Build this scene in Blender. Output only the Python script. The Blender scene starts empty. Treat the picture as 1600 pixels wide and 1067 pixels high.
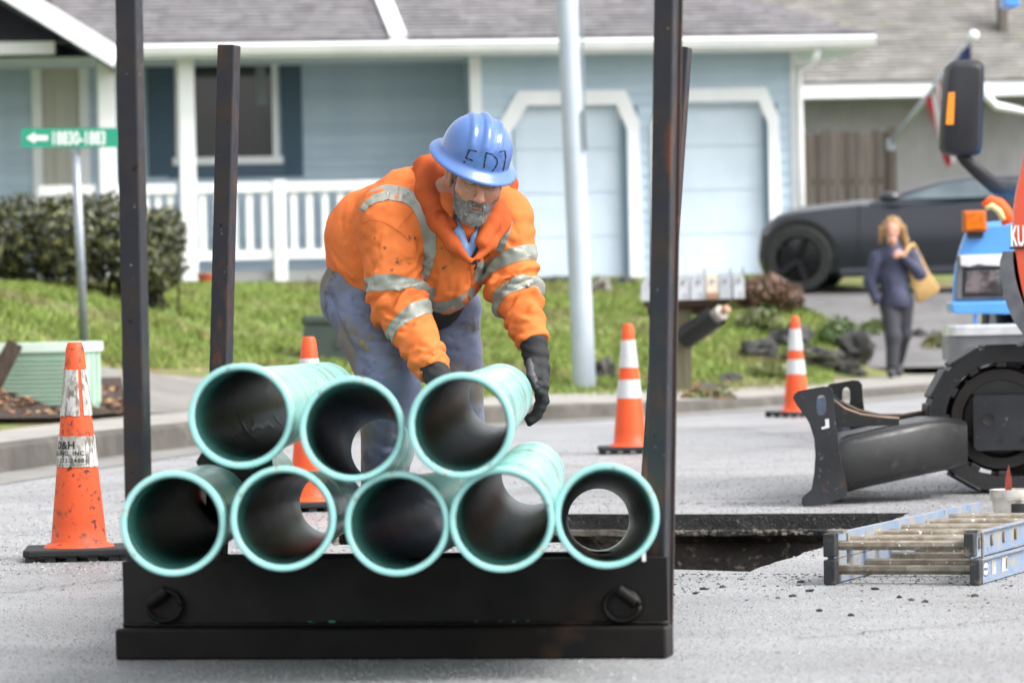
import bpy, bmesh, math, random
import numpy as np
from mathutils import Vector, Matrix, noise as mnoise
from mathutils.geometry import tessellate_polygon
from mathutils.bvhtree import BVHTree

random.seed(7); RNG = np.random.default_rng(7)
SC = bpy.context.scene
COL = SC.collection
R = math.radians

# ------------------------------------------------------------------ camera
FPX, IW, IH = 6600.0, 1600.0, 1067.0
CAMZ, PITCH, ROLL = 0.82, R(0.447), R(1.2)
_f = Vector((0, math.cos(PITCH), -math.sin(PITCH)))
_r0 = Vector((1, 0, 0)); _u0 = Vector((0, math.sin(PITCH), math.cos(PITCH)))
CR = math.cos(ROLL) * _r0 - math.sin(ROLL) * _u0
CU = math.sin(ROLL) * _r0 + math.cos(ROLL) * _u0
CP = Vector((0, 0, CAMZ))
cd = bpy.data.cameras.new('camera'); cam = bpy.data.objects.new('camera', cd); COL.objects.link(cam)
cd.sensor_width = 36.0; cd.sensor_fit = 'HORIZONTAL'; cd.lens = FPX * 36.0 / IW
m = Matrix.Identity(4)
for i in range(3):
    m[i][0] = CR[i]; m[i][1] = CU[i]; m[i][2] = -_f[i]; m[i][3] = CP[i]
cam.matrix_world = m
cd.clip_start = 0.5; cd.clip_end = 2000
cd.dof.use_dof = True; cd.dof.focus_distance = 13.3; cd.dof.aperture_fstop = 5.6
SC.camera = cam

# ------------------------------------------------------------------ world, sun, exposure (overcast day)
SUN_EL, SUN_AZ = R(50), R(112)          # azimuth measured from +Y towards +X
w = bpy.data.worlds.new('World'); SC.world = w; w.use_nodes = True
nt = w.node_tree; nt.nodes.clear()
sky = nt.nodes.new('ShaderNodeTexSky'); sky.sky_type = 'NISHITA'; sky.sun_disc = False
sky.sun_elevation = SUN_EL; sky.sun_rotation = SUN_AZ
sky.air_density = 1.0; sky.dust_density = 4.0; sky.ozone_density = 1.0
hs = nt.nodes.new('ShaderNodeHueSaturation'); hs.inputs['Saturation'].default_value = 0.12
bg = nt.nodes.new('ShaderNodeBackground'); bg.inputs['Strength'].default_value = 0.15
wo = nt.nodes.new('ShaderNodeOutputWorld')
nt.links.new(sky.outputs[0], hs.inputs['Color']); nt.links.new(hs.outputs[0], bg.inputs['Color'])
nt.links.new(bg.outputs[0], wo.inputs['Surface'])
sl = bpy.data.lights.new('sun', 'SUN'); sl.energy = 1.0; sl.angle = R(25); sl.color = (1.0, 0.97, 0.93)
so = bpy.data.objects.new('sun', sl); COL.objects.link(so)
sd = Vector((math.sin(SUN_AZ) * math.cos(SUN_EL), math.cos(SUN_AZ) * math.cos(SUN_EL), math.sin(SUN_EL)))
so.rotation_euler = sd.to_track_quat('Z', 'Y').to_euler()
so.location = sd * 60
SC.view_settings.view_transform = 'Standard'
try: SC.view_settings.look = 'None'
except Exception: pass
SC.view_settings.gamma = 1.0; SC.view_settings.use_curve_mapping = False
SC.view_settings.exposure = 1.45
SC.render.engine = 'CYCLES'
SC.cycles.use_denoising = True
SC.cycles.max_bounces = 8

# ------------------------------------------------------------------ measuring helpers
def ray(px, py):
    return _f + CR * ((px - IW / 2) / FPX) + CU * ((IH / 2 - py) / FPX)
def W(px, py, d):
    """world point seen at photo pixel (px, py) at depth d metres"""
    return CP + ray(px, py) * d
def G(px, py, z=0.0):
    v = ray(px, py); return CP + v * ((z - CAMZ) / v.z)
def proj(p):
    q = Vector(p) - CP; d = q.dot(_f)
    return (IW / 2 + FPX * q.dot(CR) / d, IH / 2 - FPX * q.dot(CU) / d, d)

# ------------------------------------------------------------------ materials
def lin(c):
    if isinstance(c, str):
        c = c.lstrip('#'); c = [int(c[i:i + 2], 16) / 255 for i in (0, 2, 4)]
        return tuple((x / 12.92 if x <= .04045 else ((x + .055) / 1.055) ** 2.4) for x in c)
    return tuple(c)

def M(name, col, rough=.6, col2=None, vs=6.0, vdet=4, vlo=.35, vhi=.65, bump=0, bs=60.0, bdist=.004, metal=0, spec=.5,
      spots=(), coat=0, stretch=None, rvar=0, emit=None, trans=0, sub=0, crease=None):
    """principled material; col2 mixes in by noise; spots = [(colour, scale, lo, hi, stretch)]"""
    mt = bpy.data.materials.new(name); mt.use_nodes = True
    t = mt.node_tree; N, L = t.nodes, t.links
    b = N['Principled BSDF']
    tc = N.new('ShaderNodeTexCoord')
    def coords(st):
        if not st: return tc.outputs['Object']
        mp = N.new('ShaderNodeMapping'); mp.inputs['Scale'].default_value = st
        L.new(tc.outputs['Object'], mp.inputs[0]); return mp.outputs[0]
    def nz(scale, det, st=None, rg=.55):
        n = N.new('ShaderNodeTexNoise'); n.inputs['Scale'].default_value = scale
        n.inputs['Detail'].default_value = det; n.inputs['Roughness'].default_value = rg
        L.new(coords(st), n.inputs['Vector']); return n.outputs['Fac']
    def ramp(src, lo, hi):
        r = N.new('ShaderNodeMapRange'); r.inputs['From Min'].default_value = lo; r.inputs['From Max'].default_value = hi
        L.new(src, r.inputs['Value']); return r.outputs[0]
    def mix(fac, a, bb):
        x = N.new('ShaderNodeMix'); x.data_type = 'RGBA'
        L.new(fac, x.inputs[0])
        for k, v in ((6, a), (7, bb)):
            if isinstance(v, tuple): x.inputs[k].default_value = (*v[:3], 1)
            else: L.new(v, x.inputs[k])
        return x.outputs[2]
    col = lin(col); cur = col
    if col2 is not None:
        cur = mix(ramp(nz(vs, vdet, stretch), vlo, vhi), col, lin(col2))
    for s in spots:
        c, sc, lo, hi = s[:4]; st = s[4] if len(s) > 4 else None
        cur = mix(ramp(nz(sc, 5, st, .6), lo, hi), cur, lin(c))
    if isinstance(cur, tuple): b.inputs['Base Color'].default_value = (*cur, 1)
    else: L.new(cur, b.inputs['Base Color'])
    b.inputs['Roughness'].default_value = rough
    if rvar:
        rr = N.new('ShaderNodeMapRange'); rr.inputs['To Min'].default_value = max(.02, rough - rvar); rr.inputs['To Max'].default_value = min(1, rough + rvar)
        rr.inputs['From Min'].default_value = .35; rr.inputs['From Max'].default_value = .65
        L.new(nz(vs * 1.7, 4), rr.inputs['Value']); L.new(rr.outputs[0], b.inputs['Roughness'])
    b.inputs['Metallic'].default_value = metal
    b.inputs['Specular IOR Level'].default_value = spec
    if coat: b.inputs['Coat Weight'].default_value = coat; b.inputs['Coat Roughness'].default_value = .15
    if trans: b.inputs['Transmission Weight'].default_value = trans
    if sub:
        b.inputs['Subsurface Weight'].default_value = sub; b.inputs['Subsurface Radius'].default_value = (.01, .004, .002)
    if emit:
        b.inputs['Emission Color'].default_value = (*lin(emit[0]), 1); b.inputs['Emission Strength'].default_value = emit[1]
    if bump:
        bp = N.new('ShaderNodeBump'); bp.inputs['Strength'].default_value = bump; bp.inputs['Distance'].default_value = bdist
        L.new(nz(bs, 6, stretch), bp.inputs['Height']); L.new(bp.outputs[0], b.inputs['Normal'])
    if crease:
        # sharp cloth creases: ridges where a warped noise crosses its middle value
        cs, cdist, cst = crease
        n = N.new('ShaderNodeTexNoise'); n.inputs['Scale'].default_value = cs; n.inputs['Detail'].default_value = 1.5; n.inputs['Distortion'].default_value = .35
        L.new(coords(cst), n.inputs['Vector'])
        s1 = N.new('ShaderNodeMath'); s1.operation = 'SUBTRACT'; s1.inputs[1].default_value = .5; L.new(n.outputs['Fac'], s1.inputs[0])
        s2 = N.new('ShaderNodeMath'); s2.operation = 'ABSOLUTE'; L.new(s1.outputs[0], s2.inputs[0])
        s3 = N.new('ShaderNodeMath'); s3.operation = 'POWER'; s3.inputs[1].default_value = .85; L.new(s2.outputs[0], s3.inputs[0])
        b2 = N.new('ShaderNodeBump'); b2.inputs['Strength'].default_value = .6; b2.inputs['Distance'].default_value = cdist
        L.new(s3.outputs[0], b2.inputs['Height'])
        if b.inputs['Normal'].links: L.new(b.inputs['Normal'].links[0].from_socket, b2.inputs['Normal'])
        L.new(b2.outputs[0], b.inputs['Normal'])
    return mt

def attr_tint(mt, name='tint', amount=1.0):
    """multiply a material's colour by a per-corner random tint stored on the mesh"""
    t = mt.node_tree; N, L = t.nodes, t.links; b = N['Principled BSDF']
    a = N.new('ShaderNodeAttribute'); a.attribute_name = name
    x = N.new('ShaderNodeMix'); x.data_type = 'RGBA'; x.blend_type = 'MULTIPLY'; x.inputs[0].default_value = amount
    inp = b.inputs['Base Color']
    if inp.links: L.new(inp.links[0].from_socket, x.inputs[6])
    else: x.inputs[6].default_value = inp.default_value
    L.new(a.outputs['Color'], x.inputs[7]); L.new(x.outputs[2], inp)
    mt['tinted'] = True
    return mt

# ------------------------------------------------------------------ objects
def tag(o, label=None, cat=None, group=None, kind=None):
    if label: o['label'] = label
    if cat: o['category'] = cat
    if group: o['group'] = group
    if kind: o['kind'] = kind
    return o
def thing(name, label, cat, loc=(0, 0, 0), rz=0, group=None):
    o = bpy.data.objects.new(name, None); COL.objects.link(o)
    o.location = loc; o.rotation_euler = (0, 0, rz); o.empty_display_size = .1
    return tag(o, label, cat, group)
def root_of(o):
    while o.parent: o = o.parent
    return o
def local(o, p):
    r = root_of(o)
    return r.rotation_euler.to_matrix().inverted() @ (Vector(p) - Vector(r.location))
def copy_tree(o, parent=None, loc=None, rz=None, label=None):
    c = o.copy(); COL.objects.link(c)
    if parent: c.parent = parent
    if loc is not None: c.location = loc
    if rz is not None: c.rotation_euler = (0, 0, rz)
    if label: c['label'] = label
    for ch in list(o.children): copy_tree(ch, c)
    return c

class MB:
    def __init__(s): s.v = []; s.f = []; s.mi = []; s.tint = []
    def add(s, vs, fs, mi=0, tint=None):
        o = len(s.v); s.v += [tuple(x) for x in vs]
        for f in fs:
            s.f.append([o + i for i in f]); s.mi.append(mi); s.tint.append(tint)
        return s
    def box(s, c, size, rot=None, mi=0, tint=None):
        x, y, z = [k / 2 for k in size]
        P = [Vector(p) for p in ((-x, -y, -z), (x, -y, -z), (x, y, -z), (-x, y, -z), (-x, -y, z), (x, -y, z), (x, y, z), (-x, y, z))]
        if rot is not None: P = [rot @ p for p in P]
        c = Vector(c); P = [p + c for p in P]
        return s.add(P, [(0, 3, 2, 1), (4, 5, 6, 7), (0, 1, 5, 4), (1, 2, 6, 5), (2, 3, 7, 6), (3, 0, 4, 7)], mi, tint)
    def bx(s, x0, x1, y0, y1, z0, z1, mi=0, tint=None):
        return s.box(((x0 + x1) / 2, (y0 + y1) / 2, (z0 + z1) / 2), (x1 - x0, y1 - y0, z1 - z0), None, mi, tint)
    def hexa(s, P, mi=0):
        return s.add(P, [(0, 3, 2, 1), (4, 5, 6, 7), (0, 1, 5, 4), (1, 2, 6, 5), (2, 3, 7, 6), (3, 0, 4, 7)], mi)
    def bar(s, a, b, wx, wy, up=(0, 1, 0), mi=0, w2=None):
        """square bar from a to b; wx across, wy along 'up'"""
        a, b, up = Vector(a), Vector(b), Vector(up); d = (b - a).normalized()
        x = d.cross(up).normalized(); y = x.cross(d).normalized()
        P = []
        for q, (ww, hh) in ((a, (wx, wy)), (b, w2 or (wx, wy))):
            for i, j in ((-1, -1), (1, -1), (1, 1), (-1, 1)): P.append(q + x * (i * ww / 2) + y * (j * hh / 2))
        return s.hexa(P, mi)
    def prism(s, poly, off, mi=0):
        """poly: list of 3-D points; extruded by vector off"""
        off = Vector(off); n = len(poly); A = [Vector(p) for p in poly]; B = [p + off for p in A]
        nrm = Vector((0, 0, 0))
        for i in range(n): nrm += A[i].cross(A[(i + 1) % n])
        if nrm.dot(off) > 0: A, B = A[::-1], B[::-1]
        f = [tuple(range(n)), tuple(range(2 * n - 1, n - 1, -1))]
        f += [(i, i + n, (i + 1) % n + n, (i + 1) % n) for i in range(n)]
        return s.add(A + B, f, mi)
    def tube(s, pts, r, n=10, caps=True, mi=0):
        pts = [Vector(p) for p in pts]; rr = r if isinstance(r, (list, tuple)) else [r] * len(pts)
        vs = []; fs = []; prev = None
        for i, p in enumerate(pts):
            d = (pts[min(i + 1, len(pts) - 1)] - pts[max(i - 1, 0)]).normalized()
            if prev is None:
                x = d.orthogonal().normalized()
            else:
                x = (prev - d * prev.dot(d)).normalized()
            prev = x; y = d.cross(x)
            for k in range(n):
                a = 2 * math.pi * k / n; vs.append(p + (x * math.cos(a) + y * math.sin(a)) * rr[i])
        for i in range(len(pts) - 1):
            for k in range(n):
                k2 = (k + 1) % n; fs.append((i * n + k, i * n + k2, (i + 1) * n + k2, (i + 1) * n + k))
        if caps:
            fs.append(tuple(range(n - 1, -1, -1))); fs.append(tuple(range((len(pts) - 1) * n, len(pts) * n)))
        return s.add(vs, fs, mi)
    def lathe(s, prof, org=(0, 0, 0), axis=(0, 0, 1), n=32, mi=None, close=False):
        """prof = [(radius, along)]; mi optionally a list per profile segment"""
        ax = Vector(axis).normalized(); x = ax.orthogonal().normalized(); y = ax.cross(x); org = Vector(org)
        vs = []; o = len(s.v)
        for r_, h in prof:
            for k in range(n):
                a = 2 * math.pi * k / n; vs.append(org + ax * h + (x * math.cos(a) + y * math.sin(a)) * r_)
        s.v += [tuple(p) for p in vs]
        m_ = len(prof)
        for i in range(m_ if close else m_ - 1):
            j = (i + 1) % m_
            for k in range(n):
                k2 = (k + 1) % n
                s.f.append([o + i * n + k, o + i * n + k2, o + j * n + k2, o + j * n + k]); s.mi.append(mi[i] if mi else 0); s.tint.append(None)
        return s
    def ico(s, c, r, sub=2, sc=(1, 1, 1), mi=0, disp=0, seed=0, fr=2.0):
        bm = bmesh.new(); bmesh.ops.create_icosphere(bm, subdivisions=sub, radius=1)
        vs = []
        for v in bm.verts:
            p = v.co.copy()
            k = 1 + (disp * mnoise.noise(p * fr + Vector((seed * 3.1, seed * 1.7, seed))) if disp else 0)
            vs.append(Vector(c) + Vector((p.x * sc[0], p.y * sc[1], p.z * sc[2])) * r * k)
        fs = [[v.index for v in f.verts] for f in bm.faces]; bm.free()
        return s.add(vs, fs, mi)
    def build(s, name, mats, parent=None, smooth=False, world=False, bevel=0, angle=None, kind=None, fix=False):
        me = bpy.data.meshes.new(name)
        vs = s.v
        if world and parent is not None: vs = [tuple(local(parent, p)) for p in s.v]
        me.from_pydata(vs, [], s.f)
        mats = mats if isinstance(mats, (list, tuple)) else [mats]
        for k in mats: me.materials.append(k)
        me.polygons.foreach_set('material_index', s.mi)
        if any(t is not None for t in s.tint) or any(k.get('tinted') for k in mats):
            ca = me.color_attributes.new('tint', 'FLOAT_COLOR', 'CORNER')
            arr = np.ones((len(me.loops), 4), np.float32); k = 0
            for f, t in zip(s.f, s.tint):
                if t is not None: arr[k:k + len(f), :3] = t
                k += len(f)
            ca.data.foreach_set('color', arr.ravel())
        if fix or bevel:
            bm = bmesh.new(); bm.from_mesh(me)
            if fix: bmesh.ops.recalc_face_normals(bm, faces=bm.faces)
            if bevel:
                ed = [e for e in bm.edges if len(e.link_faces) == 2 and e.calc_face_angle(0) > R(30)]
                bmesh.ops.bevel(bm, geom=ed, offset=bevel, segments=2, profile=.5, affect='EDGES', clamp_overlap=True)
            bm.to_mesh(me); bm.free()
        if smooth:
            me.polygons.foreach_set('use_smooth', [True] * len(me.polygons))
            if angle: me.set_sharp_from_angle(angle=R(angle))
        me.update()
        o = bpy.data.objects.new(name, me); COL.objects.link(o)
        if parent is not None: o.parent = parent
        if kind: o['kind'] = kind
        return o

def mesh_np(name, V, F, mats, parent=None, smooth=True, world=False, kind=None, mi=None, tint=None):
    """fast mesh from numpy verts and equal-sized faces"""
    V = np.asarray(V, np.float32); F = np.asarray(F, np.int32)
    if world and parent is not None:
        r = root_of(parent); Rm = np.array(r.rotation_euler.to_matrix().inverted()); V = (V - np.array(r.location)) @ Rm.T
    me = bpy.data.meshes.new(name); n = F.shape[1]
    me.vertices.add(len(V)); me.vertices.foreach_set('co', V.astype(np.float32).ravel())
    me.loops.add(F.size); me.loops.foreach_set('vertex_index', F.ravel())
    me.polygons.add(len(F)); me.polygons.foreach_set('loop_start', np.arange(len(F), dtype=np.int32) * n)
    mats = mats if isinstance(mats, (list, tuple)) else [mats]
    for k in mats: me.materials.append(k)
    if mi is not None: me.polygons.foreach_set('material_index', np.asarray(mi, np.int32))
    if tint is not None:
        ca = me.color_attributes.new('tint', 'FLOAT_COLOR', 'CORNER')
        a = np.ones((len(F), n, 4), np.float32); a[:, :, :3] = np.asarray(tint)[:, None, :]
        ca.data.foreach_set('color', a.ravel())
    me.polygons.foreach_set('use_smooth', [bool(smooth)] * len(F))
    me.update(calc_edges=True); me.validate()
    o = bpy.data.objects.new(name, me); COL.objects.link(o)
    if parent is not None: o.parent = parent
    if kind: o['kind'] = kind
    return o

def text_geo(s, size=1.0, bold=0.0, spacing=1.0, wx=1.0):
    cu = bpy.data.curves.new('lettering', 'FONT'); cu.body = s; cu.size = size; cu.offset = bold; cu.space_character = spacing
    cu.resolution_u = 3; cu.fill_mode = 'FRONT'
    o = bpy.data.objects.new('lettering', cu); COL.objects.link(o)
    dg = bpy.context.evaluated_depsgraph_get(); me = o.evaluated_get(dg).to_mesh()
    V = [(v.co.x * wx, v.co.y) for v in me.vertices]; F = [list(p.vertices) for p in me.polygons]
    o.evaluated_get(dg).to_mesh_clear(); bpy.data.objects.remove(o); bpy.data.curves.remove(cu)
    return V, F

# ------------------------------------------------------------------ implicit surfaces (numpy)
class SDF:
    def __init__(s, lo, hi, h):
        s.h = h; s.lo = np.array(lo, np.float32); n = np.ceil((np.array(hi) - s.lo) / h).astype(int) + 1
        ax = [s.lo[i] + h * np.arange(n[i], dtype=np.float32) for i in range(3)]
        s.X, s.Y, s.Z = np.meshgrid(*ax, indexing='ij', sparse=False)
        s.F = np.full(s.X.shape, 9.0, np.float32)
    def cone(s, a, b, r1, r2, sq=None):
        """round cone distance a->b"""
        a, b = np.array(a, np.float32), np.array(b, np.float32); ba = b - a; L2 = float(ba @ ba)
        px, py, pz = s.X - a[0], s.Y - a[1], s.Z - a[2]
        t = np.clip((px * ba[0] + py * ba[1] + pz * ba[2]) / max(L2, 1e-9), 0, 1)
        d = np.sqrt((px - ba[0] * t) ** 2 + (py - ba[1] * t) ** 2 + (pz - ba[2] * t) ** 2)
        return d - (r1 + (r2 - r1) * t)
    def ell(s, c, r, rot=None):
        c = np.array(c, np.float32); p = [s.X - c[0], s.Y - c[1], s.Z - c[2]]
        if rot is not None:
            m_ = np.array(rot, np.float32).T
            p = [m_[i, 0] * p[0] + m_[i, 1] * p[1] + m_[i, 2] * p[2] for i in range(3)]
        k0 = np.sqrt(sum((p[i] / r[i]) ** 2 for i in range(3))) + 1e-6
        k1 = np.sqrt(sum((p[i] / r[i] ** 2) ** 2 for i in range(3))) + 1e-6
        return k0 * (k0 - 1) / k1
    def boxd(s, c, hs, r=0.0, rot=None):
        c = np.array(c, np.float32); p = [s.X - c[0], s.Y - c[1], s.Z - c[2]]
        if rot is not None:
            m_ = np.array(rot, np.float32).T
            p = [m_[i, 0] * p[0] + m_[i, 1] * p[1] + m_[i, 2] * p[2] for i in range(3)]
        q = [np.abs(p[i]) - hs[i] + r for i in range(3)]
        return np.sqrt(sum(np.maximum(k, 0) ** 2 for k in q)) + np.minimum(np.maximum(q[0], np.maximum(q[1], q[2])), 0) - r
    def add(s, d, k=0.03):
        hh = np.maximum(k - np.abs(s.F - d), 0) / k
        s.F = np.minimum(s.F, d) - hh * hh * k * .25
    def cut(s, d, k=0.01):
        hh = np.maximum(k - np.abs(s.F + d), 0) / k
        s.F = np.maximum(s.F, -d) + hh * hh * k * .25
    def chain(s, pts, rs, k=.03):
        for i in range(len(pts) - 1): s.add(s.cone(pts[i], pts[i + 1], rs[i], rs[i + 1]), k)
    def mesh(s):
        F = s.F; I = F < 0
        nx, ny, nz = [n - 1 for n in F.shape]
        acc = np.zeros((nx, ny, nz, 3), np.float32); cnt = np.zeros((nx, ny, nz), np.float32)
        off = [(i, j, k) for i in (0, 1) for j in (0, 1) for k in (0, 1)]
        sl_ = lambda o: (slice(o[0], o[0] + nx), slice(o[1], o[1] + ny), slice(o[2], o[2] + nz))
        tot = sum(I[sl_(o)].astype(np.int8) for o in off); act = (tot > 0) & (tot < 8)
        ids = np.argwhere(act); num = len(ids)
        vid = -np.ones((nx, ny, nz), np.int32); vid[act] = np.arange(num)
        ci, cj, ck = ids.T; P = np.zeros((num, 3), np.float32); C = np.zeros(num, np.float32)
        for o in off:
            for axx in range(3):
                if o[axx]: continue
                o2 = list(o); o2[axx] = 1
                fa = F[ci + o[0], cj + o[1], ck + o[2]]; fb = F[ci + o2[0], cj + o2[1], ck + o2[2]]
                cr = (fa < 0) != (fb < 0); t = np.where(cr, fa / np.where(cr, fa - fb, 1), 0)
                q = np.repeat(np.array([o], np.float32), num, 0); q[:, axx] = t
                P += q * cr[:, None]; C += cr
        V = (ids + P / C[:, None]) * s.h + s.lo
        quads = []
        for axx in range(3):
            b_, c_ = (axx + 1) % 3, (axx + 2) % 3
            A = [slice(None)] * 3; B = [slice(None)] * 3; A[axx] = slice(0, -1); B[axx] = slice(1, None)
            ch = I[tuple(A)] != I[tuple(B)]; e = np.argwhere(ch)
            e = e[(e[:, b_] > 0) & (e[:, c_] > 0) & (e[:, b_] < F.shape[b_] - 1) & (e[:, c_] < F.shape[c_] - 1)]
            if not len(e): continue
            def at(db, dc):
                q = e.copy(); q[:, b_] += db; q[:, c_] += dc; return vid[q[:, 0], q[:, 1], q[:, 2]]
            Q = np.stack([at(-1, -1), at(0, -1), at(0, 0), at(-1, 0)], 1)
            ins = I[e[:, 0], e[:, 1], e[:, 2]]
            Q[~ins] = Q[~ins][:, ::-1]
            quads.append(Q)
        return V, np.concatenate(quads)

def snoise(x, y, z, seed=0):
    """cheap smooth pseudo-noise, roughly -1..1"""
    r = np.random.default_rng(seed); o = 0
    for i in range(6):
        k = r.normal(size=3); k /= np.linalg.norm(k); k *= (1 + .35 * i)
        o = o + np.sin(k[0] * x + k[1] * y + k[2] * z + r.uniform(0, 6.28) + .8 * np.sin((k[1] * x - k[2] * y + k[0] * z) * 1.3 + i))
    return o / 3.2

def clip_band(V, F, S, lo, hi, off=.002, names=None):
    """part of a quad/tri mesh where lo < S < hi (S per vertex), cut exactly on the iso-lines, pushed out by off"""
    V = np.asarray(V); Fq = np.asarray(F)
    T = np.concatenate([Fq[:, [0, 1, 2]], Fq[:, [0, 2, 3]]]) if Fq.shape[1] == 4 else Fq
    n = np.cross(V[T[:, 1]] - V[T[:, 0]], V[T[:, 2]] - V[T[:, 0]]); N = np.zeros_like(V)
    for k in range(3): np.add.at(N, T[:, k], n)
    N /= np.linalg.norm(N, axis=1)[:, None] + 1e-9
    keep = (S[T].max(1) > lo) & (S[T].min(1) < hi)
    mb = MB(); P = V + N * off; cache = {}
    def vid(key, p):
        if key not in cache: cache[key] = len(mb.v); mb.v.append(tuple(p))
        return cache[key]
    for t in T[keep]:
        poly = [((i,), P[i], S[i]) for i in t]
        for lim, sg in ((lo, 1), (hi, -1)):
            out = []
            for a in range(len(poly)):
                A, B = poly[a], poly[(a + 1) % len(poly)]
                ia, ib = (A[2] - lim) * sg >= 0, (B[2] - lim) * sg >= 0
                if ia: out.append(A)
                if ia != ib:
                    tt = (lim - A[2]) / (B[2] - A[2])
                    key = (lim,) + tuple(sorted([A[0], B[0]])); out.append((key, A[1] + (B[1] - A[1]) * tt, lim))
            poly = out
            if len(poly) < 3: break
        if len(poly) >= 3:
            mb.f.append([vid(k, p) for k, p, _ in poly]); mb.mi.append(0); mb.tint.append(None)
    return mb
# ================================================================== materials shared
WHITE = M('white_paint', '#ebedef', .5, '#dfe2e5', 2)
STEEL = M('weathered_steel', '#25262d', .5, '#332b27', 9, 5, .45, .66, bump=.25, bs=90, bdist=.002, metal=.35, spec=.4,
          spots=[('#5a3524', 4.5, .57, .70, (3, 3, 1)), ('#83868a', 60, .69, .73), ('#121215', 30, .66, .70)], rvar=.12)
STEELD = M('dark_mill_steel', '#0f0e10', .6, '#191411', 5, 5, .4, .65, bump=.2, bs=50, bdist=.003, metal=.2, spec=.3,
           spots=[('#3a2a20', 3.5, .64, .74)], rvar=.1)
BLACKP = M('black_plastic', '#16171a', .55)
RUBBER = M('black_rubber', '#17181a', .75, '#242526', 14, bump=.3, bs=120, bdist=.002)
CHROME = M('bright_metal', '#d6d9dd', .25, '#b0b3b8', 20, metal=.8)
GALV = M('galvanised_metal', '#9aa0a8', .45, '#858b93', 25, metal=.5)

# ================================================================== ground, road and trench
ROADM = M('road_asphalt', '#9c9c9e', .46, '#87878a', 1.2, 5, .35, .65, bump=1.0, bs=150, bdist=.012, spec=.55, rvar=.10,
          spots=[('#4b4a49', 140, .56, .66), ('#a5a5a5', 190, .64, .72), ('#6d6b69', .5, .56, .75)])
# trench outline, walked on the photograph's own edges
TR = [G(520, 802), G(1050, 803), G(1424, 801), G(1310, 846), G(1172, 893), G(1046, 889), W(905, 884, 1) , ]
t_near = G(1046, 889)
TR = [G(520, 802), G(1050, 803), G(1424, 801), G(1310, 846), G(1172, 893), t_near,
      Vector((t_near.x - .12, t_near.y + .02, 0)), Vector((t_near.x - .30, 14.75, 0)), Vector((G(520, 802).x + .1, 14.9, 0))]
TR = [Vector((p.x, p.y, 0)) for p in TR]
# small jag on the broken edges
def jag(P, step=.12, amp=.012):
    out = []
    for i, a in enumerate(P):
        b = P[(i + 1) % len(P)]; n = max(1, int((b - a).length / step))
        for k in range(n):
            p = a.lerp(b, k / n)
            if k: p = p + Vector((random.uniform(-amp, amp), random.uniform(-amp, amp), 0))
            out.append(p)
    return out
TRJ = jag(TR)
# road: one sheet to the horizon with the trench cut out of it
out = [Vector(p) for p in ((-300, -20, 0), (300, -20, 0), (300, 900, 0), (-300, 900, 0))]
mid = [Vector(p) for p in ((-6, 8, 0), (6, 8, 0), (6, 24, 0), (-6, 24, 0))]
mb = MB()
for polys in ([out, mid], [mid, TRJ]):
    allp = [p for q in polys for p in q]
    tri = tessellate_polygon(polys)
    base = len(mb.v)
    fs = []
    for t in tri:
        a, b, c = [allp[i] for i in t]
        fs.append(tuple(t) if (b - a).cross(c - a).z > 0 else tuple(reversed(t)))
    mb.add(allp, fs)
road = mb.build('road', ROADM, kind='structure')

SOIL = M('trench_soil', '#3a342d', .9, '#262220', 7, 6, .35, .65, bump=1, bs=30, bdist=.03, spots=[('#6d655a', 26, .58, .68)])
ASPH_CUT = M('cut_asphalt', '#232325', .8, '#343435', 60, bump=1, bs=90, bdist=.01, spots=[('#6f6a63', 70, .6, .68)])
GRAVELC = M('crushed_stone', '#6b655d', .85, '#4a453f', 40, bump=.6, bs=80)
trench = thing('trench', 'open rectangular trench cut through the wet asphalt between steel rack and tracked digger', 'trench', (TR[1].x, TR[1].y - 1.5, -1.2))
# walls as displaced sheets with an asphalt lip, a stone seam and bare soil
V = []; F = []; MI = []; Nn = 0
mbw = MB()
n = len(TRJ)
cen = sum(TRJ, Vector()) / n
rows = [0, -.03, -.062, -.066, -.085, -.12, -.18, -.26, -.36, -.5, -.7, -.95, -1.25]
grid = []
peri = []
for i in range(n):
    a, b = TRJ[i], TRJ[(i + 1) % n]; L = (b - a).length; k = max(1, int(L / .04))
    for q in range(k): peri.append(a.lerp(b, q / k))
npr = len(peri)
for zi, z in enumerate(rows):
    for i, p in enumerate(peri):
        q = peri[(i + 1) % npr]; pr = peri[i - 1]; tn = (q - pr).normalized(); outw = Vector((tn.y, -tn.x, 0))
        if (p - cen).dot(outw) < 0: outw = -outw
        s = mnoise.noise(Vector((p.x * 2.2, p.y * 2.2, z * 5)))
        s2 = mnoise.noise(Vector((p.x * 14, p.y * 14, z * 22)))
        dsp = 0 if zi == 0 else (.004 * s2 if zi < 3 else (-.012 + .010 * s2 + .02 * s if zi in (3, 4) else .0 + .10 * s + .025 * s2 + .03))
        if zi > 4 and s > .25: dsp += (s - .25) * .3
        mbw.v.append(tuple(p + outw * dsp + Vector((0, 0, z + (0 if zi < 1 else .004 * s2)))))
for zi in range(len(rows) - 1):
    for i in range(npr):
        j = (i + 1) % npr; mbw.f.append([zi * npr + i, zi * npr + j, (zi + 1) * npr + j, (zi + 1) * npr + i])
        mbw.mi.append(0 if zi < 2 else ((1 if mnoise.noise(Vector((peri[i].x * 3.1, peri[i].y * 3.1, 1.5))) > .02 else 0) if zi in (2, 3) else 2)); mbw.tint.append(None)
mbw.build('trench_wall', [ASPH_CUT, GRAVELC, SOIL], trench, world=True)
MB().bx(min(p.x for p in TR) - .6, max(p.x for p in TR) + .6, min(p.y for p in TR) - .6, max(p.y for p in TR) + .6, -1.4, -1.24).build('trench_floor', SOIL, trench, world=True)
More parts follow.
